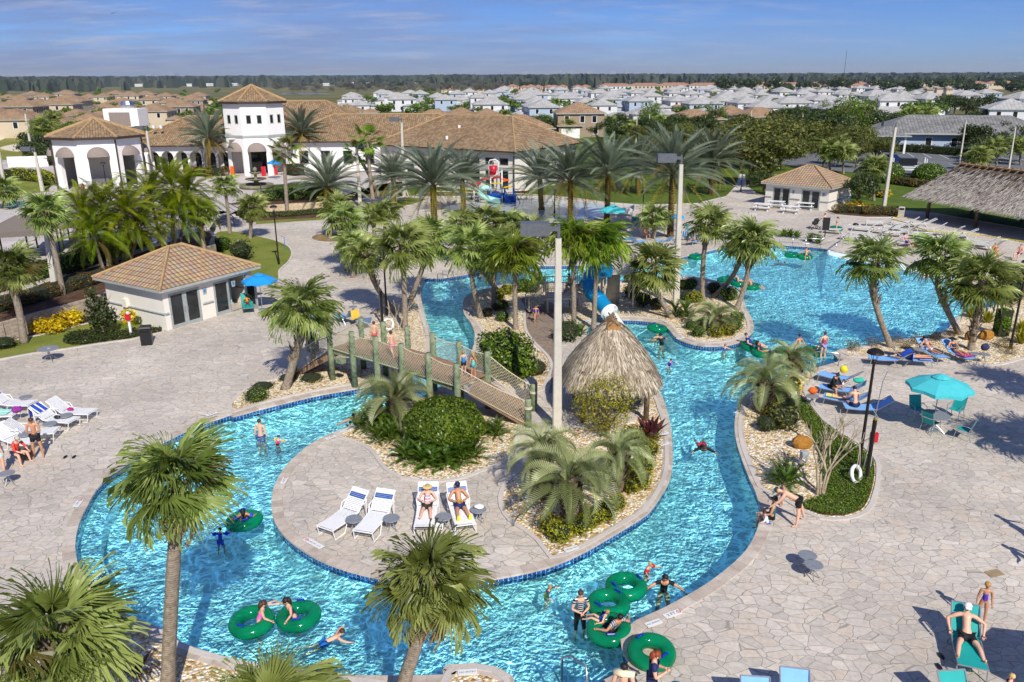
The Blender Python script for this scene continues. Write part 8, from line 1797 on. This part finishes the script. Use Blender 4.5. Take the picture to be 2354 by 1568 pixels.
def house_proto(v,wall,roof,two):
 t=thing('house','house','house');rg=random.Random(v);a,b_=rg.uniform(11,13.5),rg.uniform(9,11);z=5.6 if two else 3.1
 def blk(cx,cy,A,B,Z,nm,pitch=.42):
  b=MB();b.box((cx,cy,Z/2),(A,B,Z));b.build('wall',wall,t)
  r=hip_roof(max(A,B),min(A,B),Z,pitch,.5,None,roof,'roof',t,.2,False);r.location=(cx,cy,0)
  if B>A:r.rotation_euler=(0,0,PI/2)
 blk(0,0,a,b_,z,'main');sx=rg.choice((-1,1))
 if two:blk(sx*(a/2-2.6),-b_/2-2.2,5.6,4.6,3.0,'garage');blk(-sx*(a/2-3),b_/2+1.5,6,3.2,2.8,'lanai',.3)
 else:blk(sx*(a/2-3.2),-b_/2-2.6,6.4,5.2,2.9,'garage');blk(-sx*(a/2-4),b_/2+1.2,7,2.6,2.7,'lanai',.3)
 for s_,ln,rot in((-1,b_,0),(1,b_,PI)):
  for lvl in((1.5,4.2)if two else(1.6,)):
   for k in range(3):
    x=(-.32+.32*k)*a+rg.uniform(-.5,.5)
    if lvl<2 and abs(x-sx*(a/2-2.6))<3.2 and s_<0:continue
    o=put('window',FRB,t,(x,s_*(b_/2+.015),lvl));put('pane',FRW,o)
 for s_ in(-1,1):
  for k in(-.25,.2):o=put('window',FRB,t,(s_*(a/2+.015),k*b_,4.2 if two else 1.6));o.rotation_euler=(0,0,PI/2);put('pane',FRW,o)
 g_=MB();g_.box((sx*(a/2-(2.6 if two else 3.2)),-b_/2-(4.5 if two else 5.2)-.03,1.15),(4.4,.06,2.2));g_.build('garage_door',M_WP,t)
 return t
PROTO={}
def house(x,y,v,kind,rz,label,group,pos=None,s=1.):
 key=(v,kind);p=pos or at(x,y)
 if key not in PROTO:
  two,wl,rf={'grey2':(1,('white','white','blue')[v%3],R_GREY),'grey1':(0,'white',R_GREY),'tan2':(1,'tan' if v%2 else 'cream',R_TAN),'tan1':(0,'cream',R_TAN),'pink2':(1,'cream',R_PINK)}[kind]
  o=PROTO[key]=house_proto(v,WALLC[wl],rf,two);o.location=p;o.rotation_euler=(0,0,rz);tag(o,label,'house',group);o.scale=(s,s,s);return o
 return dup(PROTO[key],p,rz,label,group,s)
rh=random.Random(5);HOUSES=[]
def row(D,x0,x1,step,kinds,label,group,jit=5,skip=None):
 X=x0
 while X<x1:
  sx_=CX+FOC*X/D
  if not(skip and skip(X,D)):
   q=Vector((X+rh.uniform(-1.5,1.5),D+rh.uniform(-jit,jit),0));house(0,0,rh.randrange(3),rh.choice(kinds),rh.choice((0,PI/2,PI,-PI/2))+.12,label,group,q,rh.uniform(.78,.92));HOUSES.append(q)
  X+=step*rh.uniform(.92,1.15)
XD=lambda sx,D:(sx-CX)/FOC*D*1.045
# grey roofed white houses, right of the middle
for D in(262,292,326,362,402,446,494,546,604,668):
 a,c=(1240,2010)if D<280 else(1130,2080)if D<330 else(850,2120)if D<420 else(840,2180)if D<560 else(1160,2160)
 row(D,XD(a,D),XD(c,D),17.5 if D<400 else 20,['grey2','grey2','grey1']if D>280 else['grey2','grey1'],'white house with grey hip roof in the crowded quarter behind the palms' if D<400 else 'small white house with grey roof far behind in the crowded quarter','white houses with grey roofs')
 # tan tile roofs on the left
for D in(196,222,250,280,312,346,384,426,474,530):
 a,c=(-40,330)if D<240 else(-60,480)if D<300 else(-60,520)
 row(D,XD(a,D),XD(c,D),17,['tan1','tan1','tan2']if D<330 else['tan1','tan2'],'tan house with brown tile roof in the dense quarter behind the pavilion' if D<340 else 'small tan house with brown tile roof far behind at the left','tan houses with brown tile roofs',3)
for x,y,v,k,r,lb in((745,268,0,'tan1',.1,'brown roofed white house just right of the tower palms'),(800,278,1,'tan1',1.6,'brown roofed white house with two gables behind the clubhouse'),(1060,292,1,'tan1',.2,'low brown roofed house right of the clubhouse ridge'),(1120,295,2,'tan1',1.7,'low brown roofed house beside another behind the long roof'),(1195,318,0,'tan1',.1,'low brown roofed house nearest behind the clubhouse right end'),(1328,312,1,'tan2',.05,'two storey tan house with brown roof above the date palms'),(1590,300,2,'tan1',.3,'brown roofed house behind the green trees in the middle'),(1740,292,0,'tan1',.2,'brown roofed gabled house right of the middle'),(1675,284,1,'tan1',1.5,'brown roofed house half hidden by trees'),(1000,300,2,'tan1',0.,'brown roofed house above the clubhouse roof valley'),(60,285,1,'tan2',.05,'two storey tan house with solar panels at the left'),(165,265,2,'tan2',.1,'tan two storey house behind the white equipment box'),(1560,262,1,'tan1',.4,'brown roof among grey ones')):house(x,y,v,k,r,lb,'brown roofed houses between')
for x,y,v,k,r,lb in((1940,300,2,'grey2',.2,'white house with dark solar roof right of the middle'),(2310,300,1,'grey2',-.3,'large white two storey house at the right edge'),(2345,262,2,'grey2',.2,'white house with grey roof behind at the right edge'),(2040,268,0,'grey2',.1,'white house with grey roof before the palm avenue'),(2130,262,1,'grey2',.2,'white house with grey roof right end of the quarter')):house(x,y,v,k,r,lb,'white houses at the right')
# pink roofed row and long town houses far off
for D,a,c in((780,1040,1420),(815,1060,1960),(850,1180,1980)):row(D,XD(a,D),XD(c,D),24,['pink2'],'far house with pink tile roof in the row before the woods','pink roofed houses far off',6)
for i in range(16):
 D=760+26*(i%3)+i*6;x=1395+i*62;t=thing('townhouse_row','long white townhouse row with brown roof far off at the right','town houses',(XD(x,D),D,0),.05,'long townhouse rows');b=MB();b.box((0,0,3),(30,11,6));b.build('wall',WALLC['cream']if i%3 else WALLC['white'],t);hip_roof(30,11,6,.35,.5,None,R_PINK,'roof',t,.2,False)
 for k in range(8):o=put('window',FRW,t,(-13+k*3.7,-5.53,4.2));o.scale=(1.4,1,1)
 # far white mobile homes left
for i in range(46):
 D=rh.uniform(1500,2100);x=rh.uniform(330,1010)if i%3 else rh.uniform(300,620);t=thing('mobile_home','tiny white home in the far park before the woods at the left','house',(XD(x,D),D,0),rh.uniform(-.4,.4),'far white homes');b=MB();b.box((0,0,1.6),(14,7,3.2));b.build('wall',WALLC['white'],t);b=MB();b.add([(-7.5,-4,3.2),(7.5,-4,3.2),(7.5,4,3.2),(-7.5,4,3.2),(-7.5,0,4.6),(7.5,0,4.6)],[(0,1,5,4),(2,3,4,5),(1,2,5),(3,0,4)]);b.build('roof',WALLC['white'],t)
 # the big grey roofed house by the parking lot
t=thing('clubhouse_annex','long pale blue house with wide grey tile roof behind the parking lot','house',at(2190,345),-.25);b=MB();b.box((0,0,1.8),(30,12,3.6));b.build('wall',WALLC['blue'],t)
hip_roof(30,12,3.6,.42,1.2,None,R_GREYD,'roof',t,.3,False);b=MB();b.box((-15.5,-9.2,1.6),(9,4,.1));r=hip_roof(9,5,3.0,.35,.4,None,R_GREYD,'porch_roof',t,.2,False);r.location=(-15,-8.5,.3)
for x in(-19,-15,-11):b=MB();b.box((x,-10.6,1.6),(.35,.35,3.2));b.build('porch_post',M_WP,t)
for k in range(5):o=put('window',FRB,t,(-6+k*4.5,-6.03,1.9));put('pane',FRW,o)
# solar panels
M_SOL=mat('solar_panel',(.01,.014,.03),.25)
for x,y in((42,250),(96,248)):
 b=MB();p=at_y(x,y-30,at(60,285).y-2.6);b.add([(-2.5,0,0),(2.5,0,0),(2.5,2.2,.92),(-2.5,2.2,.92)],[(0,1,2,3)]);
 # brick gate towers
for x,y in((2150,246),(2172,250),(2128,252)):
 t=thing('gate_tower','small tan gate tower far off before the dark trees','tower',at(x,y),0,'tan gate towers');b=MB();b.box((0,0,4),(2.6,2.6,8));b.build('shaft',WALLC['cream'],t);b=MB();b.box((0,0,8.3),(3.4,3.4,.6));b.build('cap',WALLC['tan'],t)
 # thin haze lying over the plain
b=MB();b.box((0,5100,55),(16000,9800,111));o=b.build('haze',None,kind='stuff');m=bpy.data.materials.new('thin_haze');m.use_nodes=True;n=m.node_tree;n.nodes.remove(n.nodes['Principled BSDF'])
v=n.nodes.new('ShaderNodeVolumeScatter');v.inputs['Color'].default_value=(.58,.78,1,1);v.inputs['Density'].default_value=1.35e-4;v.inputs['Anisotropy'].default_value=.2;n.links.new(v.outputs[0],n.nodes['Material Output'].inputs['Volume']);o.data.materials.clear();o.data.materials.append(m)
tag(o,'thin pale haze over the far plain','haze')
# antenna mast and skyline
b=MB();p=at(1872,190,0);D=1900.;P0=Vector((XD(1872,D),D,0));b.tube([(0,0,0),(0,0,68)],[.8,.3],4)
for z in(20,40,60):b.box((0,0,z),(2.2,2.2,.6))
tag(b.build('radio_mast',mat('mast_steel',c3('5c6068'),.6),loc=P0),'thin radio mast on the horizon at the right','mast')
for i in range(26):
 x=rh.choice((1225,1240,940,1330,1400,430))+rh.uniform(-30,90);D=rh.uniform(9000,11000);h=rh.uniform(35,75);b=MB();b.box((0,0,h/2),(rh.uniform(30,80),40,h));b.box((0,0,h+4),(20,20,8));tag(b.build('distant_tower_block',mat('haze_tinted_wall',c3('8c9cb8'),.9),loc=(XD(x,D),D,0)),'hazy pale tower block on the horizon','tower block','tower blocks on the horizon')  # wall colour takes in the haze of distance
 # trees one can tell apart
def trees(n,xr,yr,hr,style,label,group,parts=True):
 for i in range(n):
  x,y=rh.uniform(*xr),rh.uniform(*yr);p=at(x,y)
  if any(abs(p.x-q.x)<7 and abs(p.y-q.y)<7 for q in HOUSES):continue
  h=rh.uniform(*hr);tree(x,y,h,h*rh.uniform(.8,1.15),style,label,group,parts=parts)
trees(26,(1250,1700),(300,330),(4,6.5),'dark','dark leafy tree behind the date palms','trees behind the date palms');trees(16,(1420,1690),(318,385),(4,6),'oak','olive tree in the belt behind the date palms','trees behind the date palms')
trees(30,(1800,2080),(290,345),(4.5,8),'dark','dark leafy tree beyond the right pool house','trees beyond the right pool house');trees(12,(1870,2020),(335,392),(4,6),'oak','olive tree around the right pool house','trees beyond the right pool house');trees(8,(1870,2010),(300,330),(8,11),'pine','bright green pine beyond the right pool house','trees beyond the right pool house')
trees(16,(2160,2420),(335,385),(4,7),'dark','dark tree beside the parking lot at the right','trees by the parking lot');trees(14,(2140,2400),(258,300),(6,9),'dark','dark tree behind the big grey roof','trees behind the grey roof')
trees(14,(1100,1260),(300,322),(3.5,5.5),'brt','green tree behind the clubhouse right end','trees behind the clubhouse');trees(7,(775,900),(286,296),(5,7),'pine','bright pine above the clubhouse roof','pines above the clubhouse')
for x,y,h in((1480,300,8),(1500,298,9),(1630,296,8),(1655,300,8),(1310,292,6),(1890,300,9)):tree(x,y,h,h*.8,'pine','bright green tree standing before the white houses','bright trees before the white houses')
trees(16,(60,330),(300,345),(4,7),'brt','green tree behind the octagonal pavilion','trees behind the pavilion');trees(12,(80,130),(330,400),(4,6),'dark','dark tree left of the octagonal pavilion','trees left of the pavilion')
trees(110,(-60,520),(214,300),(4,6.5),'farb','small tree between the brown roofs','trees between the brown roofs',False);trees(170,(840,2160),(212,285),(4,7),'farb','small tree between the grey roofs','trees between the grey roofs',False)
trees(90,(640,1150),(196,222),(7,12),'scrub','grey bare tree on the far marsh','bare trees on the far marsh',False);trees(110,(1650,2420),(196,226),(9,15),'far','dark oak on the far right fields','dark oaks on the far fields',False);trees(60,(820,1300),(196,210),(8,12),'far','dark tree before the pink roofs','dark trees before the pink roofs',False)
# the woods that close the view: one mass
b=MB();rg=np.random.default_rng(9);vs=[];fs=[]
for D0,D1,n,hh in((900,1400,1500,13),(1400,2600,5500,17),(2600,5200,9000,20),(5200,9500,9000,26)):
 D=rg.uniform(D0,D1,n);X=rg.uniform(-.78,.78,n)*D
 for x,d in zip(X,D):
  sx=CX+FOC*x/d/1.045
  if d<1400 and not(sx>1650 or sx<330 or rg.random()<.25):continue
  if d<1900 and 300<sx<1020 and rg.random()<.85:continue
  s=hh*rg.uniform(.6,1.15);k=len(vs);w=s*rg.uniform(.6,1.0)*(1+d/2500);q=s*.85
  for j in range(3):
   a=rg.uniform(0,6.28);c,e=math.cos(a)*w*.5,math.sin(a)*w*.5
   k=len(vs);vs+=[(x-c,d-e,0),(x+c,d+e,0),(x+c*.9,d+e*.9,q*.7),(x+c*.3,d+e*.3,s),(x-c*.5,d-e*.5,s*rg.uniform(.8,1)),(x-c,d-e,q*.6)];fs.append((k,k+1,k+2,k+3,k+4,k+5))
b.v=vs;b.f=fs;b.m=[0]*len(fs)
tag(b.build('far_woods',leafmat('far_wood_leaf',[c3('333c34'),c3('434c40'),c3('575c4e')],.1,.9)),'dark wood closing the view along the horizon','woods',kind='stuff')
b=MB();b.poly([(-900,5000),(900,5000),(900,5100),(-900,5100)],.1)
b=MB();b.poly(ccw(smooth_loop([Vector((XD(x,D),D))for x,D in((690,760),(760,745),(800,760),(760,800),(700,800))],4)),.02);b.build('pond_water',mat('pond_water',c3('28406c'),.1),kind='structure')
# ================================================================ light, sky, camera
SUN_AZ,SUN_EL=19.0,41.0 # shadows run SUN_AZ degrees left of the view direction
sd=Vector((-math.sin(math.radians(SUN_AZ)),math.cos(math.radians(SUN_AZ)),-math.tan(math.radians(SUN_EL)))).normalized()
su=bpy.data.lights.new('sun','SUN');su.energy=5.0;su.angle=math.radians(.53);su.color=(1.,.95,.85)
so=bpy.data.objects.new('sun',su);COL.objects.link(so);so.rotation_euler=sd.to_track_quat('-Z','Y').to_euler();so.location=(20,-20,40)
w=bpy.data.worlds.new('World');SC.world=w;w.use_nodes=True;nt=w.node_tree;bg=nt.nodes['Background']
N_=lambda t,**k:nt.nodes.new(t)
sky=N_('ShaderNodeTexSky');sky.sky_type='NISHITA';sky.sun_disc=False;sky.sun_elevation=math.radians(SUN_EL);sky.sun_rotation=math.atan2(-sd.x,-sd.y);sky.air_density=1.;sky.dust_density=.4;sky.ozone_density=2.5;sky.altitude=50
tc=N_('ShaderNodeTexCoord');sx=N_('ShaderNodeSeparateXYZ');nt.links.new(tc.outputs['Generated'],sx.inputs[0])
def m_(op,a,b=None,c=None):
 n=N_('ShaderNodeMath');n.operation=op
 for i,q in enumerate((a,b,c)):
  if q is None:continue
  if hasattr(q,'is_output'):nt.links.new(q,n.inputs[i])
  else:n.inputs[i].default_value=q
 return n.outputs[0]
zz=m_('ADD',m_('MAXIMUM',sx.outputs[2],0.),.10);cx_=m_('DIVIDE',sx.outputs[0],zz);cy_=m_('DIVIDE',sx.outputs[1],zz)
cb=N_('ShaderNodeCombineXYZ');nt.links.new(cx_,cb.inputs[0]);nt.links.new(m_('MULTIPLY',cy_,1.7),cb.inputs[1])
def noi(sc,det,rough=.6,off=0.):
 n=N_('ShaderNodeTexNoise');n.inputs['Scale'].default_value=sc;n.inputs['Detail'].default_value=det;n.inputs['Roughness'].default_value=rough
 mp=N_('ShaderNodeMapping');mp.inputs['Location'].default_value=(off,off*.7,off);nt.links.new(cb.outputs[0],mp.inputs[0]);nt.links.new(mp.outputs[0],n.inputs['Vector']);return n.outputs['Fac']
def rmp(f,stops):
 r=N_('ShaderNodeValToRGB');e=r.color_ramp.elements
 while len(e)<len(stops):e.new(.5)
 for q,(p,c)in zip(e,stops):q.position=p;q.color=(c,c,c,1)
 nt.links.new(f,r.inputs[0]);return r.outputs[0]
def mixc(f,a,b):
 n=N_('ShaderNodeMix');n.data_type='RGBA'
 for q,i in((f,0),(a,6),(b,7)):
  if hasattr(q,'is_output'):nt.links.new(q,n.inputs[i])
  else:n.inputs[i].default_value=q if i==0 else tuple(q)+(1,)
 return n.outputs[2]
left=rmp(m_('MULTIPLY_ADD',sx.outputs[0],.5,.5),[(.30,1.),(.56,.62),(.72,.12)])
veil=m_('MULTIPLY',rmp(noi(.42,5,.62,3.2),[(.30,0.),(.54,1.)]),left)
wisp=m_('MULTIPLY',rmp(noi(1.3,6,.68,9.1),[(.50,0.),(.72,.8)]),m_('MULTIPLY_ADD',left,.8,.2))
tint=N_('ShaderNodeMix');tint.data_type='RGBA';tint.blend_type='MULTIPLY';tint.inputs[0].default_value=1.;nt.links.new(sky.outputs[0],tint.inputs[6]);tr_=N_('ShaderNodeValToRGB');e_=tr_.color_ramp.elements;e_[0].color=(.42,.68,1.48,1);e_[1].position=.12;e_[1].color=(.19,.42,.96,1);e_.new(.5).color=(.34,.50,.98,1);nt.links.new(sx.outputs[2],tr_.inputs[0]);nt.links.new(tr_.outputs[0],tint.inputs[7])
c=mixc(m_('MULTIPLY',veil,.85),tint.outputs[2],(2.2,2.95,5.6));c=mixc(m_('MULTIPLY',wisp,.85),c,(4.8,5.3,7.0))
nt.links.new(c,bg.inputs[0]);bg.inputs[1].default_value=.1
cam=bpy.data.cameras.new('camera');co=bpy.data.objects.new('camera',cam);COL.objects.link(co);cam.sensor_width=36.;cam.lens=36.*FOC/2353.;cam.clip_start=.5;cam.clip_end=60000.
co.matrix_world=Matrix(((AX_R.x,AX_U.x,-AX_F.x,0),(AX_R.y,AX_U.y,-AX_F.y,0),(AX_R.z,AX_U.z,-AX_F.z,CAM_H),(0,0,0,1)))
SC.camera=co
SC.view_settings.view_transform='Standard';SC.view_settings.look='None';SC.view_settings.exposure=0.
SC.cycles.volume_bounces=0;SC.cycles.use_denoising=True;SC.cycles.transparent_max_bounces=12;SC.cycles.max_bounces=6;SC.cycles.sample_clamp_indirect=6.;SC.cycles.use_adaptive_sampling=True;SC.cycles.adaptive_threshold=.02
b=MB();b.add([(-.9,0,.12),(-.35,-.18,.05),(0,-.15,0),(.35,-.18,.05),(.9,0,.12),(.35,.1,.05),(0,.25,0),(-.35,.1,.05)],[(0,1,7),(1,2,6,7),(2,3,5,6),(3,4,5)])
tag(b.build('bird',M_BLACK,loc=EYE+ray(255,31)*95),'dark bird gliding in the sky at the upper left','bird')
